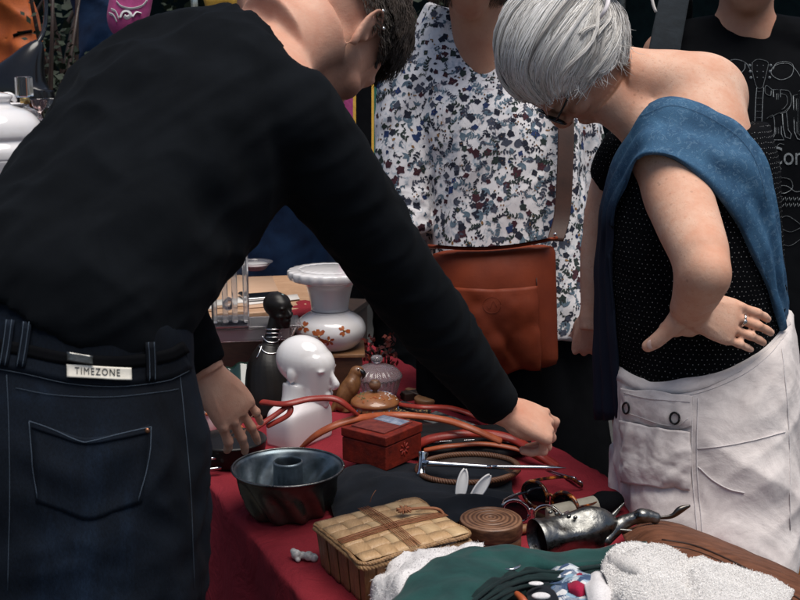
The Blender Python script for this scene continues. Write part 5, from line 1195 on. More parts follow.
# ---------------------------------------------------------------- patterned purses behind
n = N('woven gold pattern'); wv = n.n('ShaderNodeTexVoronoi', feature='F1'); wv.inputs['Scale'].default_value = 130; n.l(n.tc.outputs['Object'], wv.inputs['Vector']); n.col(n.ramp(wv.outputs[0], [(.25, (.30, .20, .09)), (.42, (.012, .012, .014)), (.6, (.02, .02, .022))])); n.set(Roughness=.7)
def slab(name, label, cat, quad, h, mat, z=0.0, bev=.004):
    q = [T(x, y, TZ + z + h) for x, y in quad]; mb = MB(); b = 0
    mb.v = [tuple(p - Z3 * h) for p in q] + [tuple(p) for p in q]
    for f_ in ((3, 2, 1, 0), (4, 5, 6, 7), (0, 1, 5, 4), (1, 2, 6, 5), (2, 3, 7, 6), (3, 0, 4, 7)): mb.face(f_)
    c_ = sum(q, V((0, 0, 0))) / 4; o = mb.build(name, mat, None, loc=V((c_.x, c_.y, TZ + z)), bevel=bev); return tag(o, label, cat)
slab('purse', 'black flat purse woven with gold dots behind the red box', 'purse', [(372, 413), (402, 400), (432, 408), (398, 424)], .022, n.m, .004)
slab('purse', 'grey patterned flat pouch under the orange strap', 'purse', [(398, 428), (436, 410), (476, 424), (448, 437)], .014, simple('grey snakeskin', (.16, .17, .17), (.02, .02, .025), .5, 0, 120, .2), .003)
slab('wallet', 'black wallet with a gold line between the purses and red box', 'wallet', [(380, 432), (412, 416), (440, 425), (415, 442)], .018, M['phone'], .003)
# ---------------------------------------------------------------- sunglasses
def shades(label, cx, cy, ang, mat, lensm, s_=1.0, z=.02, flip=0):
    c = T(cx, cy, TZ + z); r0 = obj('sunglasses', label, 'sunglasses', V((c.x, c.y, TZ + .002))); X = V((math.cos(ang), math.sin(ang), 0)); Y = V((-X.y, X.x, 0)); F_ = lambda x, y, z_: c + X * (x * s_) + Y * (y * s_) + Z3 * (z_ * s_)
    for q in (-1, 1):
        mb = MB(); pts = [F_(q * .034 + .029 * math.cos(a), -.004 - .012 * abs(math.cos(a)) * .3, .023 * math.sin(a) + .004) for a in [i * math.pi / 12 for i in range(25)]]; mb.tube(pts, .0036 * s_, 1, 8, raw=True); fr_ = mb.build('frame', mat, r0)
        mb = MB(); cx_ = F_(q * .034, -.003, .004); b = len(mb.v); ring = pts[:-1]; mb.v = [tuple(p) for p in ring] + [tuple(cx_ - Y * .002)]; [mb.face((i, (i + 1) % 24, 24)) for i in range(24)]; mb.build('lens', lensm, fr_)
        mb = MB(); mb.tube([F_(q * .063, -.006, .012), F_(q * .068, .03, .012), F_(q * .060 - .01 * q, .09, .008), F_(q * .05 - .01 * q, .12, -.012)], [.0035, .0032, .003, .004], 5, 8, flat=.6, rnd=True); mb.build('temple', mat, r0)
    mb = MB(); mb.tube([F_(-.008, -.004, .010), F_(0, -.007, .015), F_(.008, -.004, .010)], .003, 4, 8); mb.build('bridge', mat, r0)
shades('tortoiseshell sunglasses lying near the right table edge', 553, 502, R(-50), M['tortoise'], M['lens'], 1.05, .022)
shades('clear framed sunglasses with dark lenses behind the round wooden box', 533, 515, R(-25), M['glass'], M['lens'], .85, .02)
# ---------------------------------------------------------------- rolling pin, orange stick
p0, p1 = T(545, 517, TZ + .022), T(598, 505, TZ + .024)
r0 = obj('rolling_pin', 'pale wooden cylinder with a black end behind the pewter jug', 'rolling pin', V((p0.x, p0.y, TZ)))
mb = MB(); mb.tube([p0, p0.lerp(p1, .5), p1], .018, 4, 20, rnd=False); mb.build('barrel', simple('weathered pale wood', (.30, .28, .23), (.18, .165, .13), .7, 0, 30), r0, bevel=.003)
mb = MB(); ax = (p1 - p0).normalized(); mb.tube([p1, p1 + ax * .012, p1 + ax * .035], [.020, .023, .018], 4, 18, rnd=True); mb.build('black_end', M['black'], r0)
p0, p1 = T(519, 530, TZ + .010), T(560, 522, TZ + .010); mb = MB(); mb.tube([p0, p0.lerp(p1, .5), p1], .008, 4, 12, rnd=True); o = mb.build('wooden_stick', M['wood_mid'], None, loc=V((p0.x, p0.y, TZ))); tag(o, 'short honey coloured wooden stick between round box and pewter jug', 'stick')
# ---------------------------------------------------------------- pewter jug lying on its side
m0, m1 = T(540, 540, TZ + .060), T(622, 520, TZ + .070)
r0 = obj('pewter_jug', 'tarnished pewter animal-shaped jug lying with its dark flared mouth to the left', 'jug', V((m0.x, m0.y, TZ)))
ax = (m1 - m0); ax = V((ax.x, ax.y, ax.z)).normalized(); sd_ = ax.cross(Z3).normalized(); up_ = sd_.cross(ax)
L_ = (m1 - m0).length
mb = MB(); mb.lathe(m0, [(.030, .010), (.0315, .004), (.0335, -.004), (.0345, -.006), (.0345, .0), (.033, .008), (.031, .025), (.029, .045), (.0305, .065), (.033, .085), (.030, .105), (.022, .122), (.010, .135), (.001, .139)], 40, lambda a, t, z: 1 + .07 * math.sin(3 * a + z * 40) * (z > .02) + .05 * math.sin(5 * a) * (z > .02), 3, ax=(sd_, up_, ax), cap=False); mb.build('jug_body', M['pewter'], r0)
mb = MB(); mb.lathe(m0, [(.029, .012), (.020, .05), (.001, .06)], 32, None, 3, ax=(sd_, up_, ax), cap=False); mb.build('mouth_lining', simple('dark bronze', (.05, .022, .016), (.015, .01, .009), .45, .6, 10), r0)
mb = MB(); b_ = P(598, 530, (m1 - CAM).dot(FW) - .01); t1 = P(624, 503, (m1 - CAM).dot(FW)); mb.tube([b_, P(608, 521, (m1 - CAM).dot(FW) - .005), P(616, 512, (m1 - CAM).dot(FW)), t1], [.014, .013, .008, .002], 5, 12, flat=.45, rnd=True); mb.build('fin', M['pewter'], r0)
dm = (m1 - CAM).dot(FW)
mb = MB(); mb.tube([P(606, 540, dm - .03), P(618, 526, dm), P(632, 519, dm), P(645, 516, dm), P(656, 517, dm)], [.010, .013, .0105, .012, .008], 5, 14, rnd=True); mb.ell(P(642, 515, dm - .004), (.013, .012, .011)); mb.ell(P(655, 518, dm), (.009, .009, .010)); mb.build('neck', M['pewter'], r0, remesh=.002, smooth=3)
mb = MB(); mb.tube([P(660, 518, dm), P(672, 516, dm), P(680, 510, dm), P(689, 506, dm)], [.004, .006, .009, .004], 5, 14, rnd=True, flat=.6); mb.build('finial', simple('dark pewter', (.13, .12, .11), (.06, .055, .05), .3, 1, 14), r0)
mb = MB(); mb.tube([P(612, 530, dm - .01), P(635, 532, dm - .012), P(656, 533, dm - .01)], [.006, .006, .003], 4, 10, flat=.5, rnd=True); mb.build('foot', M['pewter'], r0)
mb = MB()
for i in range(5): a = .5 + i * .35; mb.ell(m0 + ax * (.032 + .006 * i) + sd_ * (-.022 + .009 * i) + up_ * .031, (.004, .003, .003), (ax, sd_, up_), 10, 6)
mb.build('raised_beads', M['pewter'], r0)
# spoons at the cloth edge
for i, (x, y) in enumerate(((573, 477), (579, 481))):
    a, b = T(x - 10, y - 2, TZ + .006), T(x + 2, y + 2, TZ + .010); mb = MB(); mb.tube([a - (b - a) * 2, a, b], [.002, .003, .006], 4, 10, flat=.6, rnd=True); o = mb.build('spoon', M['chrome'], None, loc=V((a.x, a.y, TZ))); tag(o, ('left' if i == 0 else 'right') + ' of two small chrome spoon ends at the right edge of the red cloth', 'spoon', 'spoon ends at the cloth edge')
# ---------------------------------------------------------------- clothes heaped in front
def drape(name, label, cat, pts, mat, amp=.006, sc=14, solid=.004, sub=9, seed=0.0, fine=.0, parent=None, fsc=60, fold=0.0, fd=(.7, .3, .5), fs=20):
    fd = V(fd).normalized()
    rows = [[T(x, y, TZ + z) for x, y, z in r] for r in pts]; mb = MB(); mb.patch(rows, sub, fn=lambda p, u, v: amp * noise.noise(p * sc + V((seed, 0, 0))) + fine * noise.noise(p * fsc + V((0, seed, 0))) + (wr(p, fd, fs * .25, fs, fold, seed) if fold else 0))
    q = rows[len(rows) // 2][len(rows[0]) // 2]; o = mb.build(name, mat, parent, loc=V((q.x, q.y, TZ)) if parent is None else None, solid=solid, soff=0)
    return tag(o, label, cat) if parent is None else o
drape('white_cloth', 'crumpled white scalloped cloth between wicker basket and green garment', 'cloth', [[(384, 574, .03), (400, 560, .05), (428, 550, .055), (455, 547, .055), (482, 552, .05)], [(380, 582, .045), (402, 566, .075), (430, 558, .08), (458, 555, .08), (482, 560, .07)], [(378, 600, .03), (402, 590, .085), (430, 580, .095), (458, 575, .09), (482, 575, .08)], [(384, 640, .0), (405, 630, .05), (430, 630, .07), (458, 630, .07), (484, 630, .06)]], M['white_cloth'], .010, 24, .004, seed=4, fine=.006, fsc=50, fold=.010, fd=(-.6, -.4, .5), fs=26)
gd = drape('green_garment', 'folded teal green garment with dark trim lying over the clothes pile', 'garment', [[(393, 603, .115), (428, 567, .118), (470, 549, .105), (515, 550, .08), (555, 556, .075), (610, 548, .08), (645, 543, .085), (672, 552, .09), (690, 575, .09)], [(400, 614, .125), (438, 577, .13), (478, 557, .115), (520, 556, .095), (558, 562, .085), (612, 555, .09), (648, 550, .095), (668, 562, .095), (680, 582, .09)], [(420, 628, .13), (455, 595, .135), (490, 570, .12), (525, 562, .10), (560, 567, .09), (612, 561, .095), (646, 557, .10), (660, 570, .09), (668, 588, .08)], [(450, 648, .125), (478, 618, .125), (505, 585, .11), (530, 570, .09), (562, 573, .08), (612, 567, .085), (642, 564, .085), (650, 576, .07), (655, 592, .06)]], M['green_cloth'], .006, 22, .004, seed=9, fold=.006, fd=(.9, .3, .2), fs=18)
mbp = [[(455, 612, .136), (490, 583, .130), (525, 571, .108), (560, 571, .098), (600, 566, .100), (640, 558, .106), (664, 570, .10)], [(462, 622, .130), (496, 592, .130), (528, 578, .112), (562, 577, .10), (602, 571, .104), (640, 562, .108), (660, 574, .10)], [(475, 632, .125), (504, 602, .122), (534, 586, .104), (566, 583, .092), (604, 576, .096), (638, 568, .10), (655, 580, .09)]]
drape('trim', '', '', mbp, M['green_dark'], .004, 30, .004, seed=2, parent=gd, fold=.004, fd=(.9, .3, .2), fs=40)
for dz, dy in ((.006, -1.5), (.004, 6), (.002, 12)):
    mb = MB(); mb.tube([T(x, y + dy, TZ + z + dz) for x, y, z in [(460, 614, .138), (494, 587, .132), (527, 574, .112), (561, 573.5, .10), (601, 568, .104), (640, 559, .108), (662, 571, .102)]], .0028, 6, 6); mb.build('corded_edge', M['green_dark'], gd)
mb = MB(); mb.tube([T(506, 569, TZ + .125), T(512, 569.5, TZ + .125), T(518, 567, TZ + .125), T(520, 565.5, TZ + .125)], [.0012, .0022, .002, .0012], 4, 8, rnd=True); mb.build('pin', M['silver'], gd)
drape('brown_coat', 'brown leather coat edge hanging over the right end of the clothes pile', 'coat', [[(622, 534, .02), (650, 524, .02), (692, 532, .02), (733, 547, .02), (780, 569, .02), (828, 594, .02)], [(625, 540, .06), (650, 532, .085), (690, 540, .09), (730, 555, .09), (775, 577, .09), (820, 604, .085)], [(630, 550, .07), (655, 543, .095), (695, 553, .10), (732, 568, .10), (772, 590, .10), (815, 618, .09)], [(640, 562, .06), (660, 556, .09), (695, 568, .095), (725, 582, .095), (760, 604, .095), (800, 634, .08)], [(650, 590, .03), (665, 580, .05), (690, 592, .06), (715, 606, .06), (745, 628, .06), (780, 660, .05)]], simple('brown suede coat', (.17, .066, .034), (.075, .028, .014), .6, 0, 26, .5, 120, .002, .25, stretch=(1, 3, 1)), .004, 20, .005, seed=6, fold=.004, fd=(.8, -.5, .1), fs=24)
ctb = bvh(bpy.data.objects['brown_coat']); ctp = bpy.data.objects['brown_coat']
for dy, r_ in ((0, .0016), (5, .0009)):
    mb = MB(); mb.tube([on(ctb, x, y + dy, .0004, 2.0) for x, y in spl([(662, 540), (695, 546), (735, 563), (775, 585), (805, 603)], 6)], r_, 1, 6, raw=True); mb.build('seam', simple('dark seam', (.035, .014, .008)), ctp)
kn = drape('knit_sweater', 'bulky white knitted cloth heaped on the clothes pile at the lower right', 'knitwear', [[(606, 567, .10), (622, 551, .105), (645, 547, .11), (668, 553, .11), (685, 566, .105), (705, 563, .105), (730, 574, .105), (765, 583, .10), (790, 600, .09)], [(604, 572, .115), (622, 558, .128), (645, 556, .134), (667, 562, .130), (685, 574, .122), (704, 572, .128), (732, 584, .12), (762, 594, .112), (785, 610, .10)], [(612, 590, .118), (630, 578, .138), (650, 577, .145), (670, 583, .138), (688, 592, .128), (708, 592, .136), (735, 602, .128), (762, 614, .115), (780, 630, .09)], [(622, 625, .10), (640, 618, .14), (655, 620, .15), (675, 628, .14), (690, 636, .13), (710, 640, .13), (735, 650, .12), (760, 665, .10), (775, 685, .07)]], M['knit'], .006, 13, .005, seed=5, fine=.0016, fold=.010, fd=(.75, .55, -.2), fs=13, fsc=70)
mb = MB(); mb.tube([T(608, 568, TZ + .125), T(614, 563, TZ + .13), T(624, 567, TZ + .135), T(640, 574, TZ + .15)], [.010, .014, .013, .006], 5, 14, rnd=True); mb.build('rolled_edge', M['knit'], kn)
def pile(ob, name, n_, ln, r_, mat, seed):
    rnd = random.Random(seed); me = ob.data; org = V(ob['_o']); pl_ = [p for p in me.polygons if p.normal.z > -.2]; ar = np.array([p.area for p in pl_]); ids = np.random.choice(len(pl_), n_, p=ar / ar.sum()); S_ = []
    for i in ids:
        p = pl_[i]; vs = [me.vertices[k].co for k in p.vertices]; a, b = rnd.random(), rnd.random(); c = vs[0].lerp(vs[1], a).lerp(vs[-1].lerp(vs[2], a), b) + org; d = (p.normal + V((rnd.gauss(0, .6), rnd.gauss(0, .6), rnd.gauss(0, .6)))).normalized(); e = V((rnd.gauss(0, 1), rnd.gauss(0, 1), rnd.gauss(0, 1))) * .5; l = ln * rnd.uniform(.5, 1.2)
        S_.append(([c, c + d * l * .5, c + (d + e * .5) * l * .8, c + (d * .7 + e) * l], r_, 0))
    return fast_strands(name, S_, [mat], ob)
pile(kn, 'terry_pile', 16000, .0021, .00045, simple('white terry loops', (.92, .90, .88), (.82, .80, .78), .95, scale=40, spec=.1), 3)
pile(bpy.data.objects['white_cloth'], 'loose_threads', 2200, .003, .0003, M['white_cloth'], 5)
# patterned scarf pieces
n = N('floral scarf'); vo = n.n('ShaderNodeTexVoronoi', feature='F1'); vo.inputs['Scale'].default_value = 75; n.l(n.tc.outputs['Object'], vo.inputs['Vector']); c_ = n.ramp(vo.outputs['Color'], [(.25, (.03, .06, .13)), (.42, (.45, .50, .54)), (.6, (.66, .64, .63)), (.75, (.20, .32, .42))]); c_ = n.mix(n.ramp(n.noise(90, 3, .6, None, 2), [(.58, 0.0), (.62, 1.0)]), c_, (.06, .10, .18)); n.col(c_); n.set(Roughness=.8); M['scarf'] = n.m
drape('scarf', 'blue and white flowered scarf tucked under the knitted cloth', 'scarf', [[(540, 585, .06), (560, 575, .075), (585, 573, .075), (610, 570, .075), (622, 575, .07)], [(536, 596, .08), (558, 583, .10), (585, 580, .10), (608, 578, .10), (622, 584, .09)], [(536, 620, .07), (560, 606, .10), (588, 600, .105), (612, 598, .10), (628, 602, .09)], [(540, 660, .05), (565, 650, .08), (590, 645, .08), (615, 640, .08), (635, 640, .07)]], M['scarf'], .010, 26, .003, seed=3, fine=.004, fold=.010, fd=(.4, -.6, .4), fs=28)
drape('red_cloth', 'raspberry red cloth corner between the flowered scarf and white cloth', 'cloth', [[(567, 577, .10), (578, 574, .108), (588, 576, .108)], [(568, 587, .112), (578, 585, .118), (590, 588, .112)], [(572, 597, .10), (582, 598, .108), (592, 602, .10)]], fabric('raspberry cloth', (.36, .012, .05), (.2, .008, .03), 9, .3), .003, 30, .003)
drape('blouse', 'folded white blouse corner under the knitted cloth', 'garment', [[(584, 579, .10), (596, 572, .115), (610, 576, .11)], [(586, 592, .12), (600, 588, .13), (612, 592, .12)], [(590, 612, .11), (604, 612, .12), (618, 616, .11)]], M['white_cloth'], .004, 30, .003, seed=8)
drape('navy_sock', 'navy knitted sock with pale toe in the clothes pile', 'sock', [[(526, 588, .09), (538, 580, .10), (548, 582, .10)], [(528, 600, .11), (542, 592, .118), (554, 594, .112)], [(534, 618, .10), (548, 612, .11), (562, 612, .10)]], M['navy'], .004, 30, .004, seed=7)
for (x, y, z), r_ in (((536, 583.5, .126), (.010, .005, .002)), ((541, 596, .126), (.012, .007, .004))): mb = MB(); mb.ell(T(x, y, TZ + z), r_); mb.build('pale_patch', M['white_cloth'], bpy.data.objects['navy_sock'])
mb = MB(); mb.tube([T(517, 594, TZ + .12), T(523, 600, TZ + .12), T(530, 612, TZ + .11)], [.004, .005, .005], 4, 8, rnd=True); o = mb.build('leather_strap', M['tan'], None, loc=T(523, 600, TZ)); tag(o, 'stub of orange leather strap poking out of the clothes pile', 'strap')
drape('dark_garment', 'dark folded garment at the bottom of the clothes pile', 'garment', [[(385, 600, .0), (450, 590, .03), (520, 575, .05), (600, 566, .055), (680, 562, .055), (760, 590, .05), (815, 620, .03)], [(380, 640, .0), (450, 630, .05), (520, 605, .07), (600, 600, .075), (680, 595, .075), (760, 620, .06), (810, 650, .03)], [(385, 700, .0), (450, 690, .05), (520, 680, .07), (600, 680, .075), (680, 680, .075), (750, 700, .05), (800, 730, .02)]], M['green_dark'], .006, 14, .006, seed=11)
# ================================================================ things at the far end of the table
# white porcelain bust
cB = T(300, 440, TZ)
r0 = obj('porcelain_bust', 'white glazed bust of a bald head facing right behind the straps', 'bust', cB)
mb = MB(); dB = (cB - CAM).dot(FW)
hcB = P(306, 371, dB); upB = V((.08, -.05, 1)).normalized(); fwB = V((.90, -.43, -.03)).normalized()
LB, axB = head(mb, hcB, upB, fwB, .65, 1, False, True)
mb.tube([P(300, 385, dB), P(297, 402, dB), P(296, 414, dB)], [.038, .034, .044], 4, 20)
bh = mb.build('head', M['porcelain'], r0, remesh=.0022, smooth=16)
fx = V((.80, -.60, 0)); sx_ = V((.60, .80, 0)); cb2 = V((cB.x, cB.y, TZ)); mb = MB()
mb.loft([(cb2 + Z3 * .001, sx_, .070, .042, fx), (cb2 + Z3 * .03, sx_, .071, .043, fx), (cb2 + Z3 * .062, sx_, .069, .042, fx), (cb2 + Z3 * .076, sx_, .058, .039, fx), (cb2 + Z3 * .086, sx_, .030, .030, fx)], 5, 48, 5)
mb.build('shoulder_base', M['bisque'], r0, smooth=1)
# dark trunk used as a riser
def bx(name, label, cat, px0, px1, D, z0, z1, depth, mat, ang=-.25, bev=.003):
    a, b = P(px0, 300, D), P(px1, 300, D); c = (a + b) / 2; X = V((math.cos(ang), math.sin(ang), 0)); Y = V((-X.y, X.x, 0)); w_ = (b - a).length / 2
    c = V((c.x, c.y, 0)) + Y * depth / 2; r0 = obj(name, label, cat, V((c.x, c.y, z0))); mb = MB(); mb.box(V((c.x, c.y, (z0 + z1) / 2)), (w_, depth / 2, (z1 - z0) / 2), (X, Y, Z3)); mb.build('box_body', mat, r0, bevel=bev); return r0, c, X, Y, w_
zt = TZ + .002
tr, trc, trX, trY, trw = bx('storage_box', 'black storage box under the glass tray at the far end', 'box', 190, 322, 2.78, zt, .845, .42, M['wood_dark'])
mb = MB(); mb.box(V((trc.x, trc.y, .838)), (trw + .004, .214, .008), (trX, trY, Z3)); mb.build('lid', M['wood_dark'], tr, bevel=.002)
ZR = .847
# glass tray and angled glass vase
c = T(250, 330, ZR + .02); c.z = ZR
r0 = obj('glass_tray', 'rectangular clear glass tray on the black storage box', 'tray', c)
mb = MB(); X = V((.985, .17, 0)); Y = V((-.17, .985, 0)); mb.box(c + Z3 * .018, (.095, .040, .017), (X, Y, Z3), taper=1.14); mb.build('dish', M['glass2'], r0, bevel=.003)
mb = MB(); mb.box(c + Z3 * .0375, (.118, .054, .0025), (X, Y, Z3)); mb.build('rim_plate', M['glass2'], r0, bevel=.0015)
mb = MB(); mb.box(c + Z3 * .018, (.090, .036, .013), (X, Y, Z3)); mb.build('paper_lining', M['paper'], r0, bevel=.002)
c2 = T(231, 326, ZR + .041); r0 = obj('glass_vase', 'thick clear glass vase with a slanted top standing on the glass tray', 'vase', c2)
D2 = (c2 - CAM).dot(FW); wv_ = .042; zT = .175
mb = MB(); sec = [(-wv_, 0, .120), (wv_, 0, .178)]
for yy in (-.026, .026):
    for x, h_ in ((-wv_, .118), (-.005, .140), (.022, .166), (wv_ - .008, .182), (wv_, .174)): mb.v.append(tuple(c2 + X * x + Y * yy + Z3 * h_))
    for x in (wv_, -wv_): mb.v.append(tuple(c2 + X * x + Y * yy))
k = 7; mb.face(list(range(k))); mb.face(list(reversed(range(k, 2 * k))))
for i in range(k): mb.face((i, i + k, (i + 1) % k + k, (i + 1) % k))
mb.build('glass_wall', M['glass'], r0, bevel=.005)
mb = MB(); mb.ell(c2 + Z3 * .05 - X * .004, (.012, .008, .016)); mb.build('air_bubble', M['glass2'], r0)
for x, h_ in ((-.037, .114), (-.012, .128), (.010, .148), (.036, .172)): mb = MB(); mb.box(c2 + X * x + Z3 * (h_ / 2 + .003) - Y * .006, (.0065, .012, h_ / 2 - .006), (X, Y, Z3)); mb.build('edge_highlight', M['glint_glass'], r0, bevel=.003)  # whitish bars put inside the vase to imitate bright edge highlights
# tan board with papers, phone, small dish
Zb = ZR
q = [P(197, 318, 2.90), P(308, 306, 2.92), P(300, 282, 3.10), P(268, 270, 3.25), P(215, 275, 3.20)]
r0 = obj('serving_board', 'tan wooden board propped flat behind the glass vase', 'board', V((q[0].x, q[0].y, Zb)))
def slab2(pts, h, mat, name, par, bev=.002):
    mb = MB(); n_ = len(pts); mb.v = [tuple(p - Z3 * h) for p in pts] + [tuple(p) for p in pts]; mb.face(list(reversed(range(n_)))); mb.face(list(range(n_, 2 * n_)))
    for i in range(n_): mb.face((i, (i + 1) % n_, (i + 1) % n_ + n_, i + n_))
    return mb.build(name, mat, par, bevel=bev)
pz = lambda x, y, z: T(x, y, z)
slab2([pz(200, 317, .868), pz(304, 308, .868), pz(318, 289, .868), pz(290, 275, .868), pz(210, 278, .868)], .018, M['wood_tan'], 'board', r0, .004)
g_ = [pz(206, 311, .871), pz(285, 305, .871), pz(272, 276, .871), pz(212, 279, .871)]
r1 = obj('paper', 'tan paper sheet lying on the wooden board under the phone', 'paper', g_[0]); slab2(g_, .0015, M['card'], 'sheet', r1, 0)
g_ = [pz(207, 309, .8725), pz(300, 299, .8725), pz(297, 294, .8725), pz(207, 303, .8725)]
r1 = obj('paper', 'white lace edged paper strip in front of the phone', 'paper', g_[0]); slab2(g_, .0008, M['paper'], 'sheet', r1, 0)
pc = pz(262, 298, .875); r1 = obj('mobile_phone', 'black mobile phone on the paper behind the glass vase', 'phone', pc)
phx = V((.93, .37, 0)); phy = V((-.37, .93, 0)); mb = MB(); mb.box(pc + Z3 * .004, (.030, .055, .004), (phy * -1, phx, Z3)); mb.build('body', M['chrome'], r1, bevel=.003)
mb = MB(); mb.box(pc + Z3 * .0088, (.0275, .051, .0008), (phy * -1, phx, Z3)); mb.build('screen', M['phone'], r1, bevel=.0006)
dc = pz(255, 270, .87); r1 = obj('glass_dish', 'small round glass dish of white cream behind the vase', 'dish', dc)
mb = MB(); mb.lathe(dc, [(.001, .001), (.028, .001), (.040, .012), (.052, .024), (.054, .0255), (.050, .0245), (.037, .012), (.02, .004), (.001, .004)], 36, None, 3, cap=False); mb.build('bowl', M['glass2'], r1)
mb = MB(); mb.ell(dc + Z3 * .018, (.040, .040, .006)); mb.build('contents', M['porcelain'], r1)
# red cloth behind
o = MB().patch([[P(275, 318, 2.86), P(300, 316, 2.84), P(330, 322, 2.84)], [P(285, 309, 2.96), P(308, 308, 2.93), P(330, 312, 2.92)], [P(285, 300, 3.05), P(305, 301, 3.03), P(330, 306, 3.0)]], 5, fn=lambda p, u, v: .008 * noise.noise(p * 22)).build('cloth', M['red'], None, loc=P(300, 312, 2.86), solid=.003); tag(o, 'red cloth bunched behind the white pedestal bowl', 'cloth')
# carved black figurine
c = T(272, 412, TZ); dF = (c - CAM).dot(FW)
r0 = obj('black_figurine', 'carved black bust with silver necklace rings left of the white bust', 'figurine', c)
mb = MB(); hf = P(278, 310, dF); LF, axF = head(mb, hf, V((-.05, 0, 1)), V((.75, -.65, -.05)), .36, ears=False)
mb.tube([P(276, 320, dF), P(272, 334, dF), P(270, 348, dF)], [.017, .015, .022], 4, 16); mb.tube([P(270, 345, dF), P(268, 365, dF), P(270, 390, dF), P(272, 414, dF)], [.026, .048, .058, .060], 5, 24); mb.ell(P(282, 303, dF + .02), (.020, .020, .022))
mb.build('bust_body', M['ebony'], r0, remesh=.0022, smooth=3)
for y, r_ in ((326, .020), (330, .0185), (334, .0185)):
    mb = MB(); cc_ = P(273.5, y + 3, dF); mb.tube([cc_ + V((r_ * math.cos(a), r_ * math.sin(a), -.004 * math.sin(a))) for a in [2 * math.pi * i / 24 for i in range(25)]], .0014, 1, 6, raw=True); mb.build('necklace_ring', M['silver'], r0)
fgb = bvh(bpy.data.objects['bust_body'])
for pts in ([(262, 336), (268, 342), (276, 342), (282, 336)], [(259, 346), (266, 353), (276, 353), (284, 345)], [(257, 358), (260, 352), (262, 346)], [(285, 356), (283, 350), (282, 344)]):
    mb = MB(); mb.tube([on(fgb, x, y, .0012, dF) for x, y in spl(pts, 5)], .0016, 1, 6, raw=True); mb.build('necklace_ring', M['silver'], r0)
mb = MB(); mb.ell(P(281, 297, dF - .01), (.009, .009, .008)); mb.build('top_bead', simple('celadon bead', (.30, .40, .38), (.2, .28, .27), .3), r0)
# green leaf dish
c = T(240, 400, TZ); dG = (c - CAM).dot(FW) - .05
r0 = obj('leaf_dish', 'dark green scalloped glass dish leaning beside the black bust', 'dish', c)
mb = MB(); rows = []
for j in range(9):
    v = j / 8; rows.append([P(205 + 66 * u, 378 - 22 * u + 40 * v - 4 * abs(math.sin(u * 15)) * (1 - v), dG - .05 * v - .02 * math.sin(math.pi * u)) for u in [i / 20 for i in range(21)]])
mb.patch(rows, 2); mb.build('plate', M['dglass'], r0, solid=.004)
# book/box under the tureen
r0, bc2, bX, bY, bw = bx('wooden_box', 'brown wooden box carrying the flowered tureen', 'box', 318, 362, 2.70, TZ + .002, .800, .13, wood('brown box', (.040, .018, .010), (.09, .04, .02), 20, (1, 1, 6)), .05)
mb = MB(); mb.box(V((bc2.x, bc2.y, .8035)), (bw + .006, .071, .004), (bX, bY, Z3)); mb.build('lid', M['wood_mid'], r0, bevel=.0015)
# tureen
c = P(331, 347, 2.79); c.z = .8085
r0 = obj('tureen', 'round white tureen with rust red flowers under the pedestal bowl', 'tureen', c)
mb = MB(); mb.lathe(c, [(.001, .001), (.050, .001), (.066, .010), (.080, .028), (.085, .048), (.078, .068), (.060, .082), (.048, .088), (.044, .090), (.001, .090)], 56, None, 4, cap=False); tu = mb.build('pot', M['porcelain'], r0); tub = bvh(tu)
def bloom(x, y, s_, parent, tree):
    for i in range(6):
        a = i * 1.047 + random.random(); mb = MB(); g = [on(tree, x + s_ * (r_ * math.cos(a + da)), y + s_ * .85 * (r_ * math.sin(a + da)), .0007, 2.7) for r_, da in ((.15, 0), (.6, .42), (1, .2), (1.05, -.1), (.65, -.45))]
        mb.v = [tuple(p) for p in g]; mb.face(range(5)); mb.build('flower_petal', M['brickred'], parent)
    mb = MB(); mb.ell(on(tree, x, y, .0008, 2.7), (.003, .0015, .003)); mb.build('flower_centre', M['gold'], parent)
bloom(319, 337, 9, tu, tub); bloom(344, 331, 6, tu, tub); bloom(304, 327, 6.5, tu, tub); bloom(329, 341, 5.5, tu, tub); bloom(310, 341, 5, tu, tub)
# pedestal bowl
c = P(330, 322, 2.79); c.z = .8985
r0 = obj('pedestal_bowl', 'white pedestal bowl with a wide scalloped rim on top of the tureen', 'bowl', c)
sc_m = lambda a, t, z: 1 + (.018 * math.sin(22 * a) if z > .068 and t > .45 else 0)
mb = MB(); mb.lathe(c, [(.001, .001), (.043, .001), (.045, .004), (.047, .02), (.052, .045), (.058, .062), (.070, .070), (.092, .076), (.099, .083), (.0995, .096), (.095, .099), (.085, .1003), (.074, .1008), (.071, .0995), (.068, .1008), (.04, .103), (.001, .104)], 132, sc_m, 2, cap=False); mb.build('bowl', M['porcelain'], r0)
# dried red flowers
r0 = obj('dried_flowers', 'bunch of dark red dried flowers behind the crystal dish', 'flowers', T(378, 375, TZ))
mb = MB()
for i in range(90):
    p = P(random.uniform(358, 398), random.uniform(334, 372), random.uniform(2.85, 2.97)); d = V((random.gauss(0, 1), random.gauss(0, 1), random.gauss(.4, 1))).normalized(); x = d.orthogonal().normalized(); b = len(mb.v); L_ = random.uniform(.010, .022)
    mb.v += [tuple(p), tuple(p + d * L_ * .5 + x * .006), tuple(p + d * L_), tuple(p + d * L_ * .5 - x * .006)]; mb.face((b, b + 1, b + 2, b + 3), random.choice((0, 0, 1)))
PM = [simple('dark red petal', (.16, .022, .015), (.07, .01, .008), .6, scale=60), simple('orange petal', (.36, .055, .025), (.2, .03, .015), .6, scale=60), M['wood_dark']]
for i in range(9): p = P(random.uniform(362, 392), random.uniform(345, 365), 2.9); mb.tube([p, V((p.x, p.y, TZ + .05)), V((p.x * .98, p.y, TZ + .001))], .002, 3, 5, m=2)
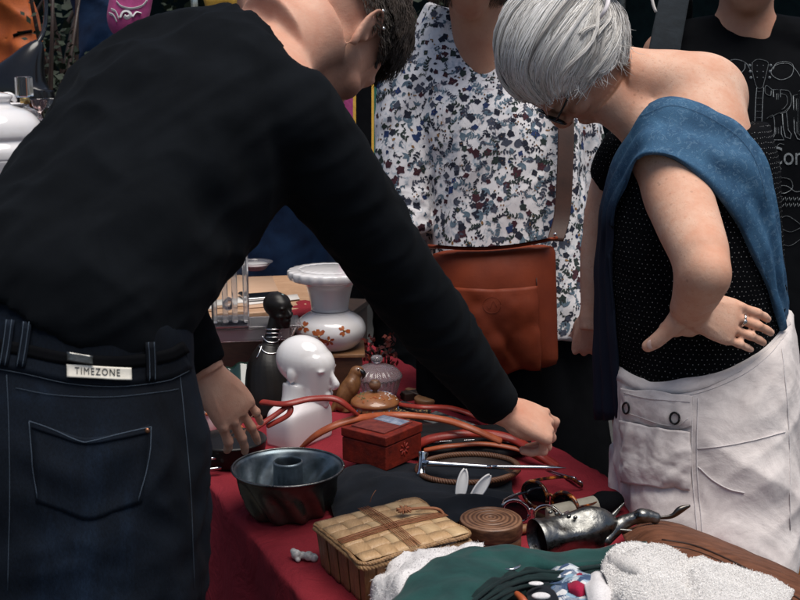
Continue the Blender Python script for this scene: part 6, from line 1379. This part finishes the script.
for k in (-1, 0, 1): mb.tube([P(372 + k * 8, 350, 2.86), P(378, 358, 2.9), P(386 - k * 8, 350, 2.96)], .003, 3, 5, m=2)
mb.build('flower_bunch', PM, r0)
# wooden bird
c = T(350, 412, TZ); dP = (c - CAM).dot(FW)
r0 = obj('wooden_bird', 'carved wooden parrot with a dark beak between white bust and painted pot', 'bird carving', c)
mb = MB(); mb.tube([P(342, 405, dP), P(346, 394, dP), P(352, 384, dP), P(355, 374, dP)], [.016, .022, .021, .014], 5, 18, rnd=True); mb.ell(P(357, 372, dP), (.017, .015, .015)); mb.ell(P(351, 388, dP - .012), (.014, .012, .022)); mb.tube([P(341, 396, dP), P(336, 404, dP), P(331, 412, dP)], [.013, .011, .004], 4, 12, flat=.6, rnd=True)
mb.tube([P(346, 400, dP), P(347, 412, dP)], [.012, .014], 3, 12); mb.build('bird_body', simple('carved tan wood', (.23, .105, .04), (.11, .045, .018), .4, 0, 60, .2, 90), r0, remesh=.0018, smooth=2)
mb = MB(); mb.tube([P(360, 371, dP - .006), P(364, 374, dP - .008), P(362.5, 379, dP - .006)], [.007, .005, .001], 4, 10, rnd=True); mb.build('beak', M['phone'], r0)
mb = MB(); mb.ell(P(358.5, 369, dP - .015), (.0028, .0022, .0028)); mb.build('eye', M['silver'], r0)
# crystal covered dish
c = T(377, 402, TZ); c.z = TZ + .001; dC = (c - CAM).dot(FW)
r0 = obj('crystal_dish', 'ribbed crystal dish with a domed lid behind the painted pot', 'dish', c)
rib = lambda a, t, z: 1 + .045 * math.sin(26 * a)
mb = MB(); mb.lathe(c, [(.001, .001), (.030, .001), (.040, .008), (.048, .030), (.054, .055), (.0555, .060), (.052, .060), (.044, .030), (.034, .010), (.001, .007)], 104, rib, 2, cap=False); mb.build('bowl', M['glass2'], r0)
mb = MB(); mb.lathe(c, [(.0575, .061), (.058, .064), (.050, .076), (.034, .086), (.016, .091), (.008, .093), (.008, .096), (.013, .100), (.014, .107), (.010, .112), (.001, .113)], 104, lambda a, t, z: 1 + (.04 * math.sin(26 * a) if z < .088 else 0), 2, cap=False); mb.build('lid', M['glass2'], r0)
# painted wooden pot
c = T(375, 418, TZ); c.z = TZ + .001
r0 = obj('painted_pot', 'brown painted pot with round wooden knob and dotted flower lid', 'pot', c)
mb = MB(); mb.lathe(c, [(.001, .001), (.036, .001), (.047, .010), (.053, .024), (.050, .034)], 48, None, 4, cap=False); pt_ = mb.build('pot_body', M['ochre'], r0); ptb = bvh(pt_)
mb = MB(); mb.lathe(c, [(.0535, .0345), (.055, .037), (.052, .043), (.038, .052), (.018, .058), (.006, .060), (.001, .060)], 48, None, 3, cap=False); ld = mb.build('lid', M['ochre'], r0); ldb = bvh(ld)
mb = MB(); mb.tube([c + Z3 * .058, c + Z3 * .066], [.006, .006], 2, 12); mb.ell(c + Z3 * .077, (.0135, .0135, .0125)); mb.build('knob', M['turned'], ld)
mb = MB(); mw = [M['porcelain'], M['blueprint'], simple('leaf green paint', (.06, .13, .05)), M['brickred']]
for i in range(70): a = random.uniform(0, 6.28); r_ = random.uniform(.022, .050); o = c + V((r_ * math.cos(a), r_ * math.sin(a), .2)); h_ = ldb.ray_cast(o, V((0, 0, -1))); 
if True:
    for i in range(90):
        a = random.uniform(0, 6.28); r_ = random.uniform(.022, .050); o = c + V((r_ * math.cos(a), r_ * math.sin(a), .2)); h_ = ldb.ray_cast(o, V((0, 0, -1)))
        if h_[0] is not None: s_ = random.uniform(.0012, .0034); mb.ell(h_[0], (s_, s_, .0006), None, 8, 4, m=int((a / 6.28 * 4 + random.random()) % 4))
mb.build('painted_dots', mw, ld)
mb = MB()
for i in range(26):
    a = 2 * math.pi * i / 26; p = c + V((.0535 * math.cos(a), .0535 * math.sin(a), .022)); t_ = V((-math.sin(a), math.cos(a), 0)); mb.tube([p - t_ * .004 - Z3 * .006, p, p + t_ * .003 + Z3 * .008], [.0012, .0024, .0006], 3, 6, m=i % 3)
mb.build('painted_leaves', [M['gold'], M['blueprint'], M['wood_dark']], pt_)
# little wooden castanets
for i, (x, y, lb) in enumerate(((427, 399, 'tan round castanet with dark studs left of the sleeve'), (411, 395, 'dark wooden block beside the tan castanet'))):
    c = T(x, y, TZ + .012)
    if i == 0:
        r0 = obj('castanet', lb, 'castanet', V((c.x, c.y, TZ))); mb = MB(); mb.lathe(V((c.x, c.y, TZ)), [(.001, .001), (.026, .002), (.030, .010), (.027, .017), (.001, .020)], 32, None, 3, cap=False); mb.build('shell', M['wood_mid'], r0)
        mb = MB(); mb.tube([V((c.x - .02, c.y + .02, TZ + .014)), V((c.x - .045, c.y + .035, TZ + .016)), V((c.x - .06, c.y + .05, TZ + .006))], [.008, .010, .006], 4, 10, flat=.5, rnd=True); mb.build('handle', M['wood_dark'], r0)
    else:
        r0 = obj('wooden_block', lb, 'wooden block', V((c.x, c.y, TZ))); mb = MB(); mb.box(V((c.x, c.y, TZ + .011)), (.022, .014, .010), (V((.9, .4, 0)), V((-.4, .9, 0)), Z3)); mb.build('block', M['wood_dark'], r0, bevel=.003); mb = MB(); mb.box(V((c.x + .004, c.y + .024, TZ + .011)), (.018, .008, .009), (V((.8, -.5, 0)), V((.5, .8, 0)), Z3)); mb.build('clip', M['wood_mid'], r0, bevel=.002)
# casserole under the left hand, chrome handles, cup
c = T(232, 462, TZ); c.z = TZ + .001
r0 = obj('casserole', 'dark casserole with bright wire handle under the hanging hand', 'casserole', c)
mb = MB(); mb.lathe(c, [(.001, .001), (.050, .001), (.062, .008), (.068, .030), (.070, .044), (.071, .046), (.066, .050), (.03, .058), (.001, .060)], 44, None, 3, cap=False); mb.build('pot', M['ebony'], r0)
mb = MB(); mb.tube([c + V((-.02, -.075, .034)), c + V((-.065, -.085, .036)), c + V((-.10, -.06, .038)), c + V((-.09, -.03, .038)), c + V((-.06, -.02, .036))], .003, 6, 8); mb.tube([c + V((-.01, -.074, .014)), c + V((-.065, -.09, .014)), c + V((-.11, -.062, .016)), c + V((-.10, -.028, .018))], .0034, 6, 8); mb.build('wire_handle', M['chrome'], r0)
c = T(205, 432, TZ); c.z = TZ + .001
r0 = obj('cup', 'white cup with red spots beside the jeans pocket', 'cup', c)
mb = MB(); mb.lathe(c, [(.001, .001), (.022, .001), (.030, .02), (.034, .06), (.036, .066), (.034, .066), (.028, .02), (.001, .006)], 36, None, 3, cap=False); cu = mb.build('cup_body', M['porcelain'], r0); cub = bvh(cu)
mb = MB(); [mb.ell(c + V((.0335 * math.cos(a), .0335 * math.sin(a), z)), (.006, .006, .004), None, 10, 6) for a, z in ((-1.2, .05), (-.5, .035), (-2.0, .03), (.6, .05), (2.2, .045))]; mb.build('red_spots', M['brickred'], cu)
c = T(240, 436, TZ + .03); r0 = obj('egg_cup', 'tiny white egg cup with a red bead behind the fingers', 'egg cup', V((c.x, c.y, TZ + .001)))
mb = MB(); mb.lathe(V((c.x, c.y, TZ + .001)), [(.001, 0), (.013, .001), (.006, .010), (.006, .018), (.014, .026), (.016, .036), (.001, .038)], 24, None, 3, cap=False); mb.build('stand', M['porcelain'], r0); mb = MB(); mb.ell(V((c.x, c.y, TZ + .046)), (.008, .008, .008)); mb.build('bead', M['brickred'], r0)
# ================================================================ display stand at the far left
cD = P(-10, 230, 2.75)
r0 = obj('display_stand', 'black draped display stand at the far left behind the seller', 'display stand', V((cD.x, cD.y, 0)))
ZD = 1.125
X = V((1, -.12, 0)).normalized(); Y = V((.12, 1, 0)).normalized(); mb = MB(); mb.box(V((cD.x, cD.y + .15, ZD - .02)), (.34, .36, .018), (X, Y, Z3)); mb.build('shelf', M['wood_dark'], r0, bevel=.003)
mb = MB(); mb.box(V((cD.x, cD.y + .15, (ZD - .04) / 2)), (.325, .345, (ZD - .045) / 2), (X, Y, Z3)); mb.build('draped_body', M['black'], r0, bevel=.006)
c = V((P(0, 200, 2.62).x - .015, P(0, 200, 2.62).y, ZD))
r0 = obj('urn', 'large white lidded porcelain urn on the black display stand', 'urn', c); k = 2.62 / FPX
mb = MB(); mb.lathe(c, [(r_ * 1.12, z_ * 1.15) for r_, z_ in [(.001, .001), (.070, .001), (.074, .010), (.085, .045), (.104, .095), (.112, .125), (.1125, .131)]], 56, None, 4, cap=False); mb.build('vessel', M['porcelain'], r0)
mb = MB(); mb.lathe(c, [(r_ * 1.12, z_ * 1.15) for r_, z_ in [(.1125, .1315), (.1135, .136), (.112, .150), (.103, .163), (.102, .168), (.1055, .176), (.100, .200), (.080, .220), (.055, .229), (.045, .236), (.050, .245), (.048, .252), (.025, .257), (.001, .258)]], 56, None, 3, cap=False); mb.build('lid', M['porcelain'], r0)
ZP = ZD + .215
mb = MB(); cc_ = P(20, 150, 2.98); r0 = obj('riser', 'black riser block behind the urn carrying small glassware', 'riser', V((cc_.x, cc_.y, ZD))); mb.box(V((cc_.x, cc_.y, ZD + .1075)), (.19, .10, .105), (X, Y, Z3)); mb.build('block', M['black'], r0, bevel=.004)
c = T(26, 130, ZP); c = V((P(26, 118, 2.93).x, P(26, 118, 2.93).y, ZP - .0005))
r0 = obj('perfume_bottle', 'glass perfume bottle with square crystal stopper behind the urn', 'bottle', c)
mb = MB(); mb.lathe(c, [(.001, .001), (.03, .001), (.034, .012), (.030, .024), (.012, .032), (.010, .040)], 28, None, 3, cap=False); mb.build('flask', M['glass2'], r0); mb = MB(); mb.lathe(c, [(.0105, .040), (.012, .042), (.012, .054), (.0105, .056)], 20); mb.build('collar', M['gold'], r0); mb = MB(); mb.box(c + Z3 * .083, (.018, .018, .026), (X, Y, Z3)); mb.build('stopper', M['glass'], r0, bevel=.005)
for i, (x, lb, s_) in enumerate(((5, 'stack of white saucers behind the urn', 1), (-14, 'small white cream jug behind the urn', .9))):
    c = P(x, 118, 2.93); c.z = ZP; r0 = obj('saucer_stack' if i == 0 else 'cream_jug', lb, 'crockery', c)
    if i == 0:
        for j in range(3): mb = MB(); mb.lathe(c + Z3 * (.012 * j + .001) + V((.004 * j, 0, 0)), [(.001, .0), (.022, .0), (.046, .014), (.048, .016), (.044, .016), (.02, .004), (.001, .004)], 36, None, 2, cap=False); mb.build('saucer', M['porcelain'], r0)
        mb = MB(); mb.tube([c + V((-.01, 0, .035)), c + V((.005, -.005, .055)), c + V((.022, -.006, .058)), c + V((.030, -.006, .050))], [.012, .014, .010, .006], 4, 14, rnd=True); mb.build('china_bird', M['porcelain'], r0)
    else: mb = MB(); mb.lathe(c + Z3 * .001, [(.001, 0), (.024, 0), (.034, .03), (.024, .06), (.028, .075), (.025, .075), (.02, .06), (.001, .01)], 32, None, 3, cap=False); mb.build('jug', M['porcelain'], r0)
for i, (x, lb) in enumerate(((41, 'pink tinted liqueur glass nearest the seller on the riser'), (53, 'clear wide mouthed glass at the right end of the riser'))):
    c = P(x, 128, 2.90 + .04 * i); c.z = ZP - .0005; r0 = obj('small_glass', lb, 'glass', c)
    mb = MB(); mb.lathe(c, [(.001, .001), (.018, .001), (.005, .008), (.004, .022), (.014, .030), (.022, .052), (.0205, .052), (.012, .031), (.001, .028)], 28, None, 3, cap=False); mb.build('goblet', glassmat('rose glass', (.95, .75, .72)) if i == 0 else M['glass'], r0)
# ================================================================ background
def shrub(cx, cy, w_, h, label, n_=2600, dy=.35, ls=1.0):
    r0 = obj('shrub', label, 'shrub', V((cx, cy, 0))); mb = MB(); c = V((cx, cy, 0))
    for i in range(9): a = i * .7; mb.tube([c + V((.05 * math.cos(a), .05 * math.sin(a), 0)), c + V((w_ * .3 * math.cos(a), .2 * math.sin(a), h * .5)), c + V((w_ * .8 * math.cos(a * 1.3), .3 * math.sin(a * 1.3), h * random.uniform(.75, .98)))], [.025, .014, .004], 4, 6)
    mb.build('stems', M['wood_dark'], r0); mb = MB()
    for i in range(n_):
        q = V((random.uniform(-1, 1), random.uniform(-1, 1), random.uniform(0, 1))); p = c + V((q.x * w_, q.y * dy, .15 + q.z * (h - .1))); 
        if noise.noise(p * 3.2) < -.12: continue
        d = V((random.gauss(0, 1), random.gauss(-.3, 1), random.gauss(.1, .7))).normalized(); x = d.orthogonal().normalized(); L_ = random.uniform(.04, .085) * ls; b = len(mb.v)
        mb.v += [tuple(p), tuple(p + d * L_ * .45 + x * L_ * .28), tuple(p + d * L_), tuple(p + d * L_ * .45 - x * L_ * .28)]; mb.face((b, b + 1, b + 2, b + 3))
    mb.build('leaves', M['green_leaf'], r0)
shrub(-1.75, 5.4, .75, 2.3, 'large dark leafy shrub behind the clothes rail')
shrub(-1.19, 4.12, .10, 1.95, 'slim dark plant between the orange jacket and the denim jacket', 2600, dy=.12, ls=.5)
shrub(-.3, 6.2, .9, 2.2, 'dark leafy shrub behind the person in black', 2200)
# dark market stall wall far behind
r0 = obj('market_stall', 'dark green market stall wall closing the view far behind', 'stall', V((.2, 7.6, 0)))
mb = MB(); mb.patch([[V((x, 7.6 + .05 * math.sin(x * 7), z)) for x in [-4 + .5 * i for i in range(19)]] for z in (0, .8, 1.6, 2.4, 3.0)], 3); mb.build('canvas_wall', M['green_dark'], r0)
for x in (-3.9, -1.3, 1.4, 4.2): mb = MB(); mb.tube([V((x, 7.5, 0)), V((x, 7.5, 1.5)), V((x, 7.5, 3.1))], .03, 2, 10); mb.build('post', M['pewter'], r0)
mb = MB(); mb.patch([[V((x, y, z + .06 * math.sin(x * 4))) for x in (-4, -2, 0, 2, 4.9)] for y, z in ((6.4, 2.75), (7.0, 3.0), (7.6, 3.1))], 5); mb.build('awning', M['green_dark'], r0, solid=.01)
# black glossy helmet-like bag in front of the orange jacket
c = P(27, 62, 3.72); r0 = obj('black_bag', 'glossy black bag hanging in front of the orange jacket', 'bag', V((c.x, c.y, c.z - .12)))
mb = MB(); mb.loft([(P(22, 104, 3.75), V((1, 0, 0)), .11, .07), (P(20, 85, 3.74), V((1, 0, 0)), .105, .07), (P(27, 65, 3.73), V((1, 0, 0)), .062, .05), (P(36, 48, 3.73), V((1, 0, 0)), .030, .03), (P(39, 41, 3.73), V((1, 0, 0)), .012, .012)], 5, 28); mb.build('bag_body', simple('black patent', (.008, .008, .009), (.005, .005, .006), .18, spec=.6), r0, smooth=1)
mb = MB(); mb.tube([P(36, 46, 3.72), P(44, 30, 3.78), P(46, 5, 3.9), P(44, -20, 4.0)], .008, 5, 8); mb.build('strap', M['phone'], r0)
# pink bag held behind the seller's shoulder
c = P(132, 16, 3.05); r0 = obj('pink_bag', 'pink and white patterned bag behind the shoulder of the seller', 'bag', c)
mb = MB(); mb.loft([(P(130, 34, 3.06), V((1, 0, 0)), .035, .03), (P(127, 22, 3.05), V((1, 0, 0)), .052, .04), (P(130, 5, 3.05), V((1, 0, 0)), .056, .04), (P(134, -18, 3.05), V((1, 0, 0)), .055, .035), (P(136, -30, 3.05), V((1, 0, 0)), .04, .02)], 6, 28); pk = mb.build('bag_body', M['pink'], r0, smooth=1); pkb = bvh(pk)
for pts in ([(117, 2), (122, 7), (132, 9), (142, 6), (147, 0)], [(120, 18), (123, 12), (128, 11), (131, 15), (127, 18), (124, 16)], [(132, 17), (136, 12), (141, 13)], [(110, 14), (114, 16), (117, 22)], [(112, 10), (116, 12), (119, 19)]): 
    mb = MB(); mb.tube([on(pkb, x, y, .0012, 3.0) for x, y in spl(pts, 5)], .0062, 1, 6, raw=True, flat=.2); mb.build('white_swirl', M['white_cloth'], pk)
# person whose forearm shows over the seller's back: yellow cloth carried on it
o = MB().patch([[P(205, 8, 3.2), P(220, 9, 3.18), P(236, 6, 3.2)], [P(203, -4, 3.2), P(221, -4, 3.17), P(238, -6, 3.2)], [P(205, -20, 3.25), P(222, -20, 3.22), P(238, -22, 3.25)]], 5, fn=lambda p, u, v: .006 * noise.noise(p * 25)).build('yellow_cloth', M['yellow'], None, loc=P(220, 0, 3.2), solid=.003); tag(o, 'yellow cloth over the shoulder of the person in the white top', 'cloth')
# striped bag between the seller's face and the blouse
c = P(362, 150, 3.3); r0 = obj('striped_bag', 'tall bag with pink, yellow, black and green stripes left of the blouse', 'bag', P(362, 230, 3.3))
cols = [M['pink'], M['yellow'], M['black'], M['yellow'], fabric('green stripe', (.02, .13, .10), (.012, .08, .06)), fabric('violet stripe', (.16, .06, .22), (.1, .04, .14))]
mb = MB(); xs = [340, 353, 356, 371.5, 374, 379, 388]
for i in range(6):
    mb.patch([[P(x, y, 3.3 - .02 * math.sin((x - 336) / 52 * math.pi)) for x in (xs[i], (xs[i] + xs[i + 1]) / 2, xs[i + 1])] for y in (58, 100, 150, 230)], 3, m=i)
mb.build('front_panel', cols, r0)
mb = MB(); mb.box(P(362, 145, 3.40), (.075, .08, .23)); mb.build('bag_body', M['black'], r0, bevel=.02)
mb = MB(); mb.tube([P(345, 60, 3.32), P(350, 20, 3.36), P(372, 20, 3.36), P(380, 60, 3.32)], .006, 5, 8); mb.build('handle', M['black'], r0)
# yellow crate edge at the far right
c = P(806, 440, 2.5); r0 = obj('yellow_crate', 'yellow slatted crate at the right edge behind the white shorts', 'crate', V((c.x + .15, c.y, 0)))
X = V((.96, .28, 0)); Y = V((-.28, .96, 0))
for z in (.62, .70, .78, .86): mb = MB(); mb.box(V((c.x + .165, c.y, z)), (.17, .006, .014), (X, Y, Z3)); mb.build('slat', M['amber'], r0, bevel=.002)
for x in (.02, .31): mb = MB(); mb.box(V((c.x, c.y, .45)) + X * x + Y * .016, (.012, .008, .44), (X, Y, Z3)); mb.build('upright', M['amber'], r0, bevel=.002)
for o in list(bpy.data.objects):
    if '_o' in o: del o['_o']
